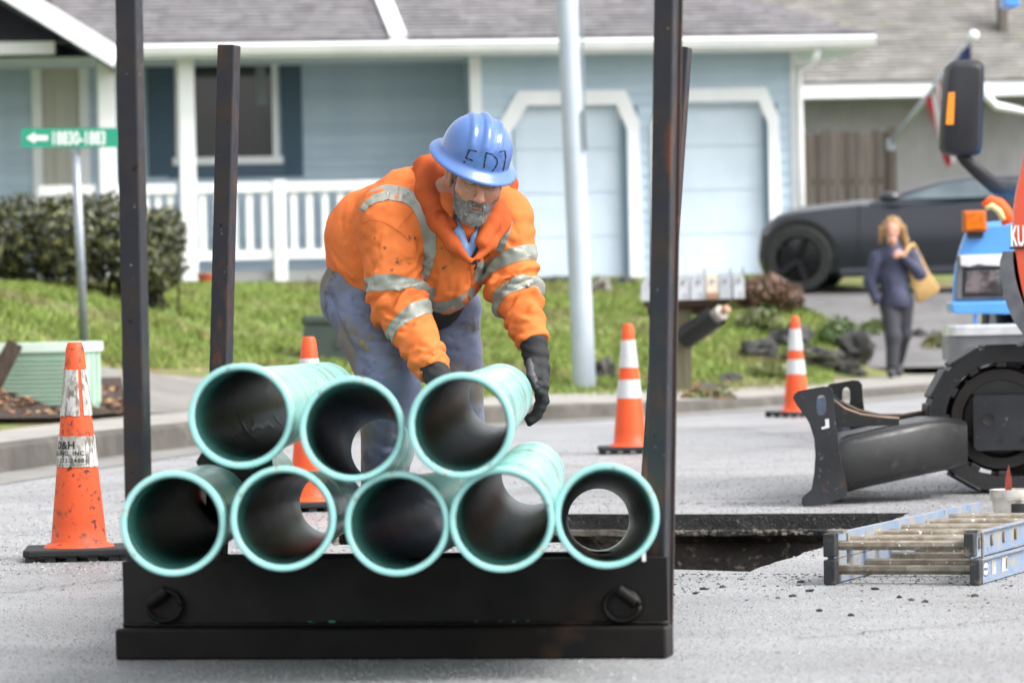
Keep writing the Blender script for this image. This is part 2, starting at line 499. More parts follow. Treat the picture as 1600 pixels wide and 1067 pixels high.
# loose stones in the seam
ms = MB(); rs = np.random.default_rng(3)
for i in range(170):
    t_ = rs.uniform(0, 1); p = G(1046, 803).lerp(G(1424, 801), t_)
    ms.ico((p.x, p.y - rs.uniform(-.012, .02), -.066 - rs.uniform(0, .016)), rs.uniform(.006, .014), 1, (1.3, 1, .8), disp=.5, seed=i)
ms.build('loose_stone', GRAVELC, trench, world=True, kind='stuff')

# aggregate standing proud of the road surface, where the photo is close enough to show it
ra_ = np.random.default_rng(17)
def aggregate(n, d0, d1, r0, r1, hk, seed_k):
    d = 1 / ra_.uniform(1 / d1, 1 / d0, n); px = ra_.uniform(-40, 1640, n)
    x = (px - 800) / FPX * d; y = d
    ins = np.zeros(n, bool)
    poly = [(p.x, p.y) for p in TR]
    for i in range(len(poly)):
        (x1, y1), (x2, y2) = poly[i], poly[(i + 1) % len(poly)]
        cnd = ((y1 > y) != (y2 > y)); xi = (x2 - x1) * (y - y1) / (y2 - y1 + 1e-12) + x1; ins ^= cnd & (x < xi)
    kb = y < np.interp(x, KPX_, KPY_) - .5
    x, y = x[~ins & kb], y[~ins & kb]; n = len(x)
    r = r0 + (r1 - r0) * ra_.uniform(0, 1, n) ** 2; a = ra_.uniform(0, 6.28, n); V = np.zeros((n, 5, 3), np.float32)
    for k in range(4):
        t = a + k * math.pi / 2; rr = r * ra_.uniform(.7, 1.25, n); V[:, k, 0] = x + rr * np.cos(t); V[:, k, 1] = y + rr * np.sin(t); V[:, k, 2] = -.0004
    V[:, 4, 0] = x + r * ra_.uniform(-.4, .4, n); V[:, 4, 1] = y + r * ra_.uniform(-.4, .4, n); V[:, 4, 2] = r * hk * ra_.uniform(.5, 1.2, n)
    b = np.arange(n)[:, None] * 5; F = np.concatenate([b + np.array([[k, (k + 1) % 4, 4]]) for k in range(4)])
    g = np.where(ra_.uniform(0, 1, n) < .45, ra_.uniform(.05, .14, n), ra_.uniform(.2, .38, n)); tn = np.repeat(g[None], 4, 0).ravel()[:, None] * np.array([[1, 1, 1.01]])
    return V.reshape(-1, 3), F, tn
KPX_ = np.array([-9, -6.2, -4.9, -3.85, -2.75, -1.95, -.6, 1.25, 2.1, 3.6, 5.6, 9]); KPY_ = np.array([-12, 0, 8, 15, 22.4, 26.8, 29.6, 31.7, 33.5, 37, 41.5, 46.5])
AGG = attr_tint(M('road_stone', (1, 1, 1), .5, spec=.5))
parts_ = [aggregate(110000, 8.6, 13.5, .0012, .0034, .8, 1), aggregate(45000, 13.5, 27, .003, .0075, .6, 2)]
Va = np.concatenate([parts_[0][0], parts_[1][0]]); Fa = np.concatenate([parts_[0][1], parts_[1][1] + len(parts_[0][0])]); Ta = np.concatenate([parts_[0][2], parts_[1][2]])
mesh_np('road_aggregate', Va, Fa, AGG, smooth=False, kind='stuff', tint=Ta)

# saw cut line and tar strip beyond the trench
TAR = M('tar_line', '#3a3938', .6, '#6b6a69', 30, 5, .45, .55)
mb = MB(); a = G(480, 790); b = G(1262, 786); nseg = 60
for i in range(nseg):
    if rs.uniform() < .38: continue
    p = a.lerp(b, i / nseg); q = a.lerp(b, (i + 1) / nseg); wd = rs.uniform(.015, .05)
    mb.add([(p.x, p.y, .004), (q.x, q.y, .004), (q.x, q.y + wd, .004), (p.x, p.y + wd, .004)], [(0, 1, 2, 3)])
mb.build('saw_cut_line', TAR, kind='structure')

# fine cracks in the worn surface
CRK = M('crack_filler', '#2e2d2d', .8)
mb = MB()
for (x0_, y0_, x1_, y1_) in ((1046, 905, 1330, 900), (1240, 1000, 1600, 968), (-20, 930, 190, 905), (1060, 760, 1250, 742), (60, 800, 300, 770), (1340, 700, 1120, 665)):
    a_, b_ = G(x0_, y0_), G(x1_, y1_); n_ = int((b_ - a_).length / .03) + 2; pv = None; s0_ = rs.uniform(0, 50)
    for i in range(n_ + 1):
        t = i / n_; q = a_.lerp(b_, t); sd2 = Vector((-(b_ - a_).y, (b_ - a_).x, 0)).normalized(); q = q + sd2 * (.05 * mnoise.noise(Vector((t * 9, s0_, 0))) + .012 * mnoise.noise(Vector((t * 60, s0_, 3)))); ww = .0035 + .003 * mnoise.noise(Vector((t * 25, s0_, 7)))
        cur = (q - sd2 * max(ww, .0008), q + sd2 * max(ww, .0008))
        if pv: mb.add([(p.x, p.y, .0042) for p in (pv[0], cur[0], cur[1], pv[1])], [(0, 1, 2, 3)])
        pv = cur
mb.build('road_crack', CRK, kind='structure')
# crumbs of asphalt lying on the road
CRUMB = M('asphalt_crumb', '#222225', .7, '#3b3a3b', 60)
mb = MB()
spots_ = [(1252, 910), (1368, 921), (1405, 934), (1424, 938), (1446, 941), (1524, 932), (1101, 921), (1050, 930), (1087, 928), (1130, 918), (1240, 932), (1265, 924), (1216, 935), (1280, 955), (1330, 962)]
for i, (x, y) in enumerate(spots_):
    p = G(x, y); mb.ico((p.x, p.y, .003), rs.uniform(.006, .0105), 1, (1.4, 1.1, .6), disp=.9, seed=i)
for i in range(760):
    x = rs.uniform(1046, 1600) if i % 5 else rs.uniform(0, 1600); y = 891 + abs(rs.normal(0, 26)) ** rs.uniform(.7, 1.08); p = G(x, max(y, 840 if x > 1330 else 897))
    mb.ico((p.x, p.y, .001), .0010 + .0030 * rs.uniform(0, 1) ** 3, 1, (1.5, 1.2, .6), disp=.9, seed=i)
mb.build('asphalt_crumbs', CRUMB, kind='stuff')

# ================================================================== kerb, sidewalk, terrain
KP = [(-9, -12), (-6.2, 0), (-4.9, 8), (-3.85, 15), (-2.75, 22.4), (-1.95, 26.8), (-.6, 29.6), (1.25, 31.7), (2.1, 33.5), (3.6, 37.0), (5.6, 41.5), (9, 46.5), (16, 53), (40, 75), (90, 120)]
def smooth_poly(P, it=2):
    P = [Vector((a, b, 0)) for a, b in P]
    for _ in range(it):
        Q = [P[0]]
        for i in range(len(P) - 1): Q += [P[i].lerp(P[i + 1], .25), P[i].lerp(P[i + 1], .75)]
        P = Q + [P[-1]]
    return P
KERB = smooth_poly(KP)
KX = np.array([p.x for p in KERB]); KY = np.array([p.y for p in KERB])
def yk(x): return float(np.interp(x, KX, KY))
def offset_line(P, d):
    out = []
    for i, p in enumerate(P):
        t = (P[min(i + 1, len(P) - 1)] - P[max(i - 1, 0)]).normalized(); out.append(p + Vector((-t.y, t.x, 0)) * d)
    return out
def kh(x): return float(np.interp(x, [-1.0, 2.0], [.15, .075]))
def T(x, y):
    """terrain height"""
    ys = yk(x) + 2.6
    L = min(max(50.0 - ys, 4.5), 24)
    e = min(max((y - ys) / L, 0), 1); s = e * e * (3 - 2 * e)
    z = kh(x) - .035 + (1.115 - kh(x) + .035) * s
    if y > 50: z += .0
    z += .03 * mnoise.noise(Vector((x * .9, y * .5, 0))) * min(1, e * 6)
    return z
def GT(px, py, it=40):
    """point of the terrain seen at a pixel"""
    v = ray(px, py); lo, hi = 16.0, 80.0
    d = lo
    while d < hi:
        p = CP + v * d
        if p.y > yk(p.x) + .9 and p.z <= T(p.x, p.y): return p
        d += .05
    return CP + v * hi
CONC = M('pale_concrete', '#94918b', .75, '#7d7a75', 3, 5, bump=.25, bs=60, spots=[('#6f6b64', 6, .6, .75)])
KERBM = M('kerb_concrete', '#57534d', .85, '#3f3b37', 4, 5, bump=.4, bs=50, spots=[('#3f3c38', 9, .55, .7)])
def strip(name, lines, mat, kind='structure', closed=False):
    mb = MB(); n = len(lines[0])
    for l in lines: mb.v += [tuple(p) for p in l]
    for r in range(len(lines) - 1):
        for i in range(n - 1):
            mb.f.append([r * n + i, r * n + i + 1, (r + 1) * n + i + 1, (r + 1) * n + i]); mb.mi.append(0); mb.tint.append(None)
    return mb.build(name, mat, kind=kind, smooth=False)
def Z(l, z): return [Vector((p.x, p.y, z)) for p in l]
k0, k1, k1b, k2 = KERB, offset_line(KERB, .02), offset_line(KERB, .04), offset_line(KERB, .17)
KH = .145
def ZK(l, dz): return [Vector((p.x, p.y, kh(p.x) + dz)) for p in l]
strip('kerb', [Z(k0, .0), ZK(k1, -.02), ZK(k1b, 0), ZK(k2, 0), Z(k2, .02)], KERBM)
# sidewalk cast in separate slabs, a joint between each
s0, s1 = offset_line(KERB, .174), offset_line(KERB, 1.75)
sidewalk = strip('sidewalk', [Z(s0, .02), ZK(s0, -.004), ZK(s1, .012), Z(s1, .02)], CONC)
GUT = M('gutter_concrete', '#7b7975', .6, '#6f6d69', 2, 5, spots=[('#55524e', 4, .55, .7)], bump=.2, bs=60)
strip('gutter', [Z(offset_line(KERB, -.42), .004), Z(KERB, .006)], GUT)

# terrain sheet beyond the sidewalk
LAWNM = M('lawn_soil', '#5d7030', .95, '#6a5a3e', 1.6, 5, .42, .62, bump=.8, bs=25, bdist=.03, spots=[('#6f7f38', 4, .55, .7)])
xs = np.arange(-30, 34, .4); NY = 120
mb = MB()
for x in xs:
    y0 = yk(x) + .6; 
    for j in range(NY):
        y = y0 + (90 - min(y0, 80)) * (j / (NY - 1)) ** 1.35
        mb.v.append((x, y, T(x, y) - (.05 if j == 0 else 0)))
for i in range(len(xs) - 1):
    for j in range(NY - 1):
        a_ = i * NY + j; mb.f.append([a_, a_ + NY, a_ + NY + 1, a_ + 1]); mb.mi.append(0); mb.tint.append(None)
mb.build('lawn_ground', LAWNM, kind='structure', smooth=True)

def patch(name, pix, mat, dz=.02, n=26, kind='structure'):
    """a sheet draped over the terrain inside a photo-measured quad (4 corners, in order)"""
    P = [GT(*p) for p in pix]; mb = MB()
    for i in range(n + 1):
        for j in range(n + 1):
            u, v = i / n, j / n
            q = P[0].lerp(P[1], u).lerp(P[3].lerp(P[2], u), v); mb.v.append((q.x, q.y, T(q.x, q.y) + dz))
    for i in range(n):
        for j in range(n):
            a_ = i * (n + 1) + j; mb.f.append([a_, a_ + n + 1, a_ + n + 2, a_ + 1]); mb.mi.append(0); mb.tint.append(None)
    return mb.build(name, mat, kind=kind)
DRIVE = M('worn_driveway', '#77746f', .8, '#66635f', 2.5, 5, bump=.5, bs=70, spots=[('#8d8a85', 1.2, .55, .7)])
patch('side_driveway', [(40, 655), (470, 640), (600, 588), (120, 572)], DRIVE, .03)
MULCH = M('leaf_mulch', '#3a2c22', .95, '#241c17', 14, 5, bump=1, bs=40, bdist=.03, spots=[('#7a4a30', 22, .6, .68)])
patch('mulch_bed', [(-60, 668), (205, 655), (190, 600), (-60, 612)], MULCH, .05)

# right-hand driveway ramp that carries the parked car
mb = MB()
ram = [(41.6, .16), (43.2, .33), (44.6, .62), (45.6, .86), (46.4, .93), (50, .98), (60, 1.05)]
for y, z in ram:
    for x in (3.0 if y > 45 else 3.4, 6, 9, 12): mb.v.append((x, y + (0 if x < 9 else 2), z))
for i in range(len(ram) - 1):
    for j in range(3):
        a_ = i * 4 + j; mb.f.append([a_, a_ + 1, a_ + 5, a_ + 4]); mb.mi.append(0); mb.tint.append(None)
DRIVE2 = M('grey_driveway', '#6d6c6c', .7, '#5c5b5b', 2.5, 5, bump=.4, bs=70)
mb.build('car_driveway', DRIVE2, kind='structure')

# grass blades
def blades(n, region, hlo=.03, hhi=.075):
    P = []
    r = np.random.default_rng(11)
    while len(P) < n:
        x, y = region(r)
        if x is None: continue
        P.append((x, y, T(x, y)))
    P = np.array(P); m_ = len(P)
    a = r.uniform(0, 6.28, m_); h = r.uniform(hlo, hhi, m_); wd = r.uniform(.006, .014, m_); ln = r.uniform(-.05, .05, (m_, 2))
    dx, dy = np.cos(a) * wd, np.sin(a) * wd
    V = np.zeros((m_, 3, 3)); V[:, 0] = P; V[:, 1] = P; V[:, 2] = P
    V[:, 0, 0] -= dx; V[:, 0, 1] -= dy; V[:, 1, 0] += dx; V[:, 1, 1] += dy
    V[:, 2, 0] += ln[:, 0]; V[:, 2, 1] += ln[:, 1]; V[:, 2, 2] += h
    k = r.uniform(0, 1, m_); c1 = np.array([.095, .155, .028]); c2 = np.array([.24, .295, .065]); c3 = np.array([.20, .16, .085])
    nz_ = np.array([mnoise.noise(Vector((p[0] * 1.1, p[1] * .55, 3))) for p in P])
    tint = c1 + (c2 - c1) * k[:, None]; dry = np.clip((nz_ - .12) * 3, 0, 1) * r.uniform(.3, 1, m_)
    tint = tint * (1 - dry[:, None]) + c3 * dry[:, None]
    return V.reshape(-1, 3), np.arange(m_ * 3).reshape(-1, 3), tint
GRASSM = attr_tint(M('grass_blade', (1, 1, 1), .6, spec=.3))
def reg(r):
    x = r.uniform(-9.5, 3.4); y = r.uniform(26, 52)
    if y < yk(x) + 2.35 or y > 51: return None, None
    px, py, d = proj((x, y, T(x, y)))
    if px < -420 or px > 1300: return None, None
    if px < 215 and py > 590: return None, None
    if 30 < px < 600 and py > 577 - (px - 160) * .0 + max(0, (px - 330) * .05): return None, None
    if mnoise.noise(Vector((x * 1.5, y * .8, 9))) > .22 and r.uniform() < .8: return None, None
    return x, y
V, F, tn = blades(165000, reg)
mesh_np('lawn_grass', V, F, GRASSM, smooth=False, kind='stuff', tint=tn)

# fallen leaves on the mulch and by the kerb
LEAF = attr_tint(M('fallen_leaf', (1, 1, 1), .8))
mb = MB()
for i in range(520):
    if i < 330: p = GT(rs.uniform(-20, 205), rs.uniform(618, 662))
    elif i < 430: p = GT(rs.uniform(1050, 1150), rs.uniform(605, 632))
    else: p = GT(rs.uniform(200, 1200), rs.uniform(500, 600))
    c = Vector((p.x, p.y, T(p.x, p.y) + .06 if i < 330 else T(p.x, p.y) + rs.uniform(.03, .08))); s_ = rs.uniform(.018, .04)
    rot = Matrix.Rotation(rs.uniform(0, 6.28), 3, 'Z') @ Matrix.Rotation(rs.uniform(-.6, .6), 3, 'X')
    t_ = [(.32, .15, .07), (.25, .10, .05), (.42, .26, .12), (.14, .08, .05)][rs.integers(0, 4)]
    mb.add([c + rot @ Vector(q) * s_ for q in ((-1, 0, 0), (-.2, -.6, .1), (1, 0, .15), (-.2, .6, .1))], [(0, 1, 2, 3)], 0, t_)
mb.build('fallen_leaves', LEAF, kind='stuff')

# ================================================================== blue house
HY = math.atan2(1.15, 9.3)
hc = W(800, 434, 53)
HZ = 1.15
house = thing('house', 'pale blue one storey house with grey shingle roof, white trim and two garage doors', 'house', (hc.x, hc.y, HZ), HY)
def hp(px, py, v=0.0):
    """(u, z) on the house plane at depth v behind the garage front"""
    rt = house.rotation_euler.to_matrix(); nrm = rt @ Vector((0, 1, 0)); o = Vector(house.location) + nrm * v
    r_ = ray(px, py); t = (o - CP).dot(nrm) / r_.dot(nrm); q = rt.inverted() @ (CP + r_ * t - Vector(house.location)); return q.x, q.z
bpy.context.view_layer.update()
SIDING = attr_tint(M('blue_siding', '#b3c5d2', .65, '#a9bccb', 2, bump=.1, bs=40))
SIDING2 = M('blue_backing', '#6f8797', .8)
SHUT = M('shutter_blue', '#41586a', .6)
GLASS = M('dark_window_glass', '#0d1113', .08, spec=.8)
CREAM = M('cream_door', '#b9b8ad', .6)
DOORW = M('garage_door_paint', '#c6d4e0', .55, '#becdda', 3)
SHING = attr_tint(M('grey_shingle', '#716f71', .9, '#5e5c5f', 5, 5, bump=.7, bs=40))
DARKU = M('under_porch_shade', '#1d1c1b', .9)

def boards(u0, u1, z0, z1, v, holes=(), h=.146):
    """horizontal lap boards, each its own part; holes = [(u0,u1,z0,z1)]"""
    z = z0; first = {}
    while z < z1 - .01:
        zt = min(z + h, z1); segs = [(u0, u1)]
        for a, b, c, d in holes:
            if c < (z + zt) / 2 < d:
                ns = []
                for s, e in segs:
                    if b <= s or a >= e: ns.append((s, e)); continue
                    if a > s: ns.append((s, a))
                    if b < e: ns.append((b, e))
                segs = ns
        for s, e in segs:
            if e - s < .03: continue
            key = (round(e - s, 3), round(zt - z, 3)); k = rs.uniform(.93, 1.05)
            mb = MB(); hh = zt - z
            P = [(0, -.024, 0), (e - s, -.024, 0), (e - s, 0, 0), (0, 0, 0), (0, -.008, hh), (e - s, -.008, hh), (e - s, 0, hh), (0, 0, hh)]
            mb.hexa(P); mb.tint = [(k, k, k * 1.01)] * len(mb.tint)
            o = mb.build('siding_board', SIDING, house); o.location = (s, v, z)
        z = zt
def hbox(name, px0, px1, py0, py1, v0, v1, mat, parent=None, vm=None):
    vm = v0 if vm is None else vm
    a, zt = hp(px0, py0, vm); b, zb = hp(px1, py1, vm)
    a2, _ = hp(px0, py1, vm); b2, _ = hp(px1, py0, vm); a = (a + a2) / 2; b = (b + b2) / 2
    return MB().bx(a, b, v0, v1, zb, zt).build(name, mat, parent or house)
UG0 = hp(744, 250)[0]; UG1 = hp(1238, 250)[0]; ZE = hp(800, 82)[1]
# garage doors: clipped-corner openings
def gdoor(outer, inner, label):
    O = [hp(*p) for p in outer]; I = [hp(*p) for p in inner]
    O[0] = (O[0][0], -.02); O[-1] = (O[-1][0], -.02); I[0] = (I[0][0], -.02); I[-1] = (I[-1][0], -.02)
    O[1] = (O[0][0], O[1][1]); O[-2] = (O[-1][0], O[-2][1]); I[1] = (I[0][0], I[1][1]); I[-2] = (I[-1][0], I[-2][1])
    mb = MB()
    for k in range(len(O) - 1):
        a, b, c, d = O[k], O[k + 1], I[k + 1], I[k]
        mb.hexa([(a[0], -.06, a[1]), (b[0], -.06, b[1]), (c[0], -.06, c[1]), (d[0], -.06, d[1]),
                 (a[0], .12, a[1]), (b[0], .12, b[1]), (c[0], .12, c[1]), (d[0], .12, d[1])])
    mb.build('garage_door_trim', WHITE, house, fix=True)
    ul, ur = I[0][0], I[-1][0]; zt = max(p[1] for p in I)
    door = MB().bx(ul - .02, ur + .02, .14, .18, -.02, zt + .02).build('garage_door', DOORW, house)
    zz = np.linspace(0, zt, 5)
    for i in range(4):
        MB().bx(ul + .01, ur - .01, .118, .14, zz[i] + .004, zz[i + 1] - .004).build('door_panel', DOORW, door, bevel=.004)
    return ul - .18, ur + .18, -.1, zt + .17
h1 = gdoor([(783, 436), (783, 196), (808, 143), (976, 141), (1003, 190), (1003, 436)], [(803, 436), (803, 206), (823, 165), (963, 164), (984, 203), (984, 436)], '')
h2 = gdoor([(1021, 434), (1021, 194), (1047, 140), (1196, 137), (1221, 184), (1221, 434)], [(1041, 434), (1041, 203), (1060, 160), (1185, 158), (1204, 193), (1204, 434)], '')
def hole_inner(px0, px1, py): 
    return hp(px0, py)[0], hp(px1, py)[0], -.2, hp(px0, py)[1]
boards(UG0 - .02, UG1, 0.0, ZE, 0, [hole_inner(790, 996, 168), hole_inner(1028, 1214, 163)])
# wall behind the boards, with the door openings left free
for (a, b, c, d) in ((UG0, h1[0] + .22, -.2, ZE), (h1[1] - .24, h2[0] + .24, -.2, ZE), (h2[1] - .22, UG1, -.2, ZE), (h1[0], h1[1], h1[3] - .06, ZE), (h2[0], h2[1], h2[3] - .06, ZE)):
    MB().bx(a, b, .01, .12, c, d).build('wall', SIDING2, house)
# chamfer fillers in blue either side of the clipped corners are the boards themselves
MB().bx(UG1 - .05, UG1, .13, 9, -.2, ZE).build('side_wall', SIDING, house)
MB().bx(hp(735, 200)[0], hp(753, 200)[0], -.035, .02, -.2, ZE).build('corner_trim', WHITE, house)
MB().bx(hp(1236, 200)[0], hp(1251, 200)[0], -.035, .06, -.2, ZE).build('corner_trim', WHITE, house)
# recessed porch wall
PV = 1.35
UL = hp(-700, 200, PV)[0]; UP = hp(745, 200, PV)[0] - .02
wz = [hp(272, 92, PV), hp(436, 256, PV)]; dz_ = [hp(48, 95, PV), hp(142, 300, PV)]
boards(UL, UG0, -.1, ZE + .15, PV, [(wz[0][0], wz[1][0], wz[1][1], wz[0][1]), (dz_[0][0], dz_[1][0], -.2, dz_[0][1])])
MB().bx(UL, UG0, PV + .16, PV + .25, -.3, ZE + .6).build('wall', SIDING2, house)
MB().bx(UG0, UG0 + .05, .13, PV + .2, -.2, ZE).build('wall', SIDING, house)
win = MB(); 
(wu0, wzt), (wu1, wzb) = wz
fw = .075
for a, b, c, d in ((wu0, wu1, wzt - fw, wzt), (wu0 - .05, wu1 + .05, wzb, wzb + fw + .02), (wu0, wu0 + fw, wzb + fw + .022, wzt - fw - .002), (wu1 - fw, wu1, wzb + fw + .022, wzt - fw - .002)):
    win.bx(a, b, PV - .06, PV + .05, c, d)
wino = win.build('window', WHITE, house)
MB().bx(wu0 + .02, wu1 - .02, PV + .01, PV + .03, wzb + .03, wzt - .03).build('pane', GLASS, wino)
MB().bx((wu0 + wu1) / 2 - .012, (wu0 + wu1) / 2 + .012, PV - .02, PV + .005, wzb + .1, wzt - .08).build('mullion', M('dark_mullion', '#3a3f42', .5), wino)
MB().bx(hp(399, 100, PV)[0], hp(414, 100, PV)[0], PV - .012, PV + .004, hp(400, 165, PV)[1], hp(400, 105, PV)[1]).build('curtain', M('pale_curtain', '#7d8488', .8), wino)
for a, b in ((228, 272), (437, 471)):
    s0_, s1_ = hp(a, 92, PV)[0], hp(b, 92, PV)[0]; zb_, zt_ = hp(a, 276, PV)[1], hp(a, 90, PV)[1]
    sh = MB().bx(s0_, s1_ - .01, PV - .055, PV - .01, zb_, zt_).build('shutter', SHUT, house)
    for k in range(16):
        z_ = zb_ + .04 + (zt_ - zb_ - .1) * k / 16
        MB().box(((s0_ + s1_) / 2, PV - .062, z_ + .035), (s1_ - s0_ - .09, .008, .075), Matrix.Rotation(.25, 3, 'X')).build('louvre_slat', SHUT, sh)
MB().bx(wu0 - .1, wu1 + .1, PV - .05, PV - .015, hp(300, 278, PV)[1], wzb - .01).build('window_apron', SHUT, house)
(du0, dzt), (du1, _) = dz_
dr = MB().bx(du0 + .14, du1 - .14, PV - .01, PV + .04, -.02, dzt - .1).build('front_door', CREAM, house)
MB().bx(du0 + .28, du1 - .28, PV - .03, PV - .011, .9, dzt - .3).build('door_panel', CREAM, dr, bevel=.01)
for a, b in ((du0, du0 + .13), (du1 - .13, du1)):
    MB().bx(a, b, PV - .06, PV + .02, -.02, dzt).build('door_casing', WHITE, house)
MB().bx(du0 + .131, du1 - .131, PV - .06, PV + .02, dzt - .1, dzt).build('door_casing', WHITE, house)
# porch floor, posts, railing
FV = -.25
MB().bx(UL, UG0 - .05, FV + .02, PV, .06, .2).build('porch_floor', M('porch_boards', '#8d8f90', .7), house)
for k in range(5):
    MB().bx(UG0 - .2 - 2.4 * k - 2.2, UG0 - .2 - 2.4 * k, FV + .3, PV - .1, -.4, .055).build('crawl_space_shade', DARKU, house)  # near-black boxes stand in for the shade beneath the porch floor
def vpost(px0, px1, py0, py1, name='porch_post', v=FV):
    a, zt = hp(px0, py0, v); b, _ = hp(px1, py0, v); _, zb = hp(px0, py1, v); cu_ = (a + b) / 2; wv = b - a
    # centre the post on its mid-height pixel so that it stands plumb
    return MB().bx(cu_ - wv / 2, cu_ + wv / 2, v - wv / 2, v + wv / 2, zb, zt).build(name, WHITE, house, bevel=.012)
vpost(277, 302, 86, 440); vpost(151, 179, 86, 440)
uA = hp(304, 300, FV)[0]; uN0 = hp(426, 300, FV)[0]; uN1 = hp(446, 300, FV)[0]; uB = hp(738, 300, FV)[0]
zr1 = hp(440, 284, FV)[1]; zr0 = hp(440, 300, FV)[1]; zb1 = hp(440, 390, FV)[1]; zb0 = hp(440, 405, FV)[1]
nw = MB().bx(uN0, uN1, FV - .08, FV + .08, hp(440, 440, FV)[1], zr1 + .02).build('newel_post', WHITE, house, bevel=.01)
for a, b in ((uA, uN0 - .003), (uN1 + .003, uB)):
    MB().bx(a, b, FV - .06, FV + .06, zr0, zr1).build('top_rail', WHITE, house)
    MB().bx(a, b, FV - .04, FV + .04, zb0, zb1).build('bottom_rail', WHITE, house)
    nb = int((b - a) / .19)
    for k in range(nb):
        u = a + (k + .5) * (b - a) / nb
        MB().bx(u - .042, u + .042, FV - .025, FV + .025, zb1 + .002, zr0 - .002).build('baluster', WHITE, house)
for a, b in ((hp(60, 300, FV)[0], hp(150, 300, FV)[0]), (hp(181, 300, FV)[0], hp(275, 300, FV)[0])):
    MB().bx(a, b, FV - .06, FV + .06, zr0, zr1).build('top_rail', WHITE, house)
    for k in range(5):
        u = a + (k + .5) * (b - a) / 5; MB().bx(u - .042, u + .042, FV - .025, FV + .025, zb1, zr0 - .002).build('baluster', WHITE, house)
# fascia, gutter, soffit
EV = -.75
f0 = hp(196, 72, EV); f1 = hp(1366, 60, EV)
zf = hp(800, 63, EV)[1]; zfb = hp(800, 80, EV)[1]
gp = [(0, zf), (-.11, zf), (-.13, zf - .03), (-.09, zfb + .01), (-.02, zfb), (0, zfb)]
MB().prism([(f0[0], EV + .02 + a, b) for a, b in gp], (f1[0] - f0[0], 0, 0)).build('gutter', WHITE, house, fix=True)
MB().bx(f0[0], f1[0] - .05, EV + .022, EV + .06, zfb - .03, zf + .02).build('fascia_board', WHITE, house)
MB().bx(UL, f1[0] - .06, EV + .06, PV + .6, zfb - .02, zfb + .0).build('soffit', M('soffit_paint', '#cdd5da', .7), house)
# roof: slope with separate shingle courses
SL = .42
ROOF0 = EV - .06
def shingles(parent, u0, u1, v0, z0, slope, ncourse, ch=.14, tab=.32, clip=None, mat=SHING):
    mb = MB(); dv = ch / math.sqrt(1 + slope * slope); dz = dv * slope
    for r in range(ncourse):
        u = u0 - (r % 2) * tab / 2 - rs.uniform(0, .1)
        while u < u1:
            e = min(u + tab * rs.uniform(.7, 1.15), u1); s = max(u, u0); u += (e - u) + .006
            lo_, hi_ = s, e
            if clip:
                c0, c1 = clip(r * dv); lo_, hi_ = max(s, c0), min(e, c1)
            if hi_ - lo_ < .02: continue
            th = .014 + rs.uniform(0, .008); k = rs.uniform(.78, 1.12); va = v0 + r * dv; za = z0 + r * dz
            mb.add([(lo_, va, za + th), (hi_, va, za + th), (hi_, va + dv * 1.25, za + dz * 1.25 + .002), (lo_, va + dv * 1.25, za + dz * 1.25 + .002), (lo_, va, za - .004), (hi_, va, za - .004)],
                   [(0, 1, 2, 3), (4, 5, 1, 0)], 0, (k, k, k * 1.01))
    return mb.build('shingles', mat, parent, kind='stuff')
zroof = zf + .03
roofw = 40
umid0 = hp(589, 0, 0)[0]
deck = MB().add([(UL - 2, ROOF0, zroof - .02), (f1[0], ROOF0, zroof - .02), (f1[0] - 5.2, ROOF0 + 5.2, zroof - .02 + 5.2 * SL), (UL - 2, ROOF0 + 5.2, zroof - .02 + 5.2 * SL)], [(0, 1, 2, 3)]).build('roof', M('roof_deck', '#5f5d62', .9), house)
hipx = 1.55
shingles(deck, UL - 2, f1[0], ROOF0, zroof, SL, 30, clip=lambda dv: (-99, f1[0] - dv * hipx))
# right hip face
MB().add([(f1[0], ROOF0, zroof - .02), (f1[0] + .0, ROOF0 + 9, zroof - .02), (f1[0] - 5.2 * hipx, ROOF0 + 5.2, zroof + 5.2 * SL)], [(0, 1, 2)]).build('hip_slope', SHING, deck)
# white rake board running up the roof
a = hp(622, 62, ROOF0); b_v = ROOF0 + 2.2
bu, bz = hp(600, 0, ROOF0 + 1.2)
rk0 = Vector((a[0], ROOF0 - .02, zroof + .0)); 
# direction chosen so the board is seen leaning to the upper left
dirv = Vector((bu - a[0], 1.25, 1.25 * SL))
MB().bar(rk0, rk0 + dirv * 2.2, .2, .12, (0, -SL, 1)).build('rake_board', WHITE, house)
# left gable over the entry
ga = W(20, -12, 50.6); gb = W(186, 92, 50.6); g0 = W(-160, -120, 50.6)
gl_ = lambda p: local(house, p)
d = (gb - g0).normalized(); 
MB().bar(gl_(g0), gl_(gb), .24, .06, (0, 1, 0)).build('barge_board', WHITE, house)
q0, q1 = gl_(g0), gl_(gb)
up_ = Vector((0, 0, .15))
MB().add([q0 + up_, q1 + up_, q1 + up_ + Vector((0, 5, 0)), q0 + up_ + Vector((0, 5, 0))], [(0, 1, 2, 3)]).build('gable_roof', SHING, house)
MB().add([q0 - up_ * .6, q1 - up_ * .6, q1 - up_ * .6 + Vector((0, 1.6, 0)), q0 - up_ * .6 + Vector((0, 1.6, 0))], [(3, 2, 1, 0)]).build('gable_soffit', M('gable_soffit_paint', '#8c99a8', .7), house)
lf0 = gl_(W(-60, 66, 51.2)); lf1 = gl_(W(86, 84, 51.2))
MB().bx(lf0.x, lf1.x, lf0.y - .08, lf0.y + .04, lf1.z, lf1.z + .15).build('gutter', WHITE, house)
MB().add([(lf0.x, lf0.y, lf1.z + .15), (lf1.x, lf0.y, lf1.z + .15), (lf1.x, lf0.y + 1.6, lf1.z + .8), (lf0.x, lf0.y + 1.6, lf1.z + .8)], [(0, 1, 2, 3)]).build('porch_roof', M('dark_shingle', '#3b393d', .9, '#2c2b2e', 8), house)
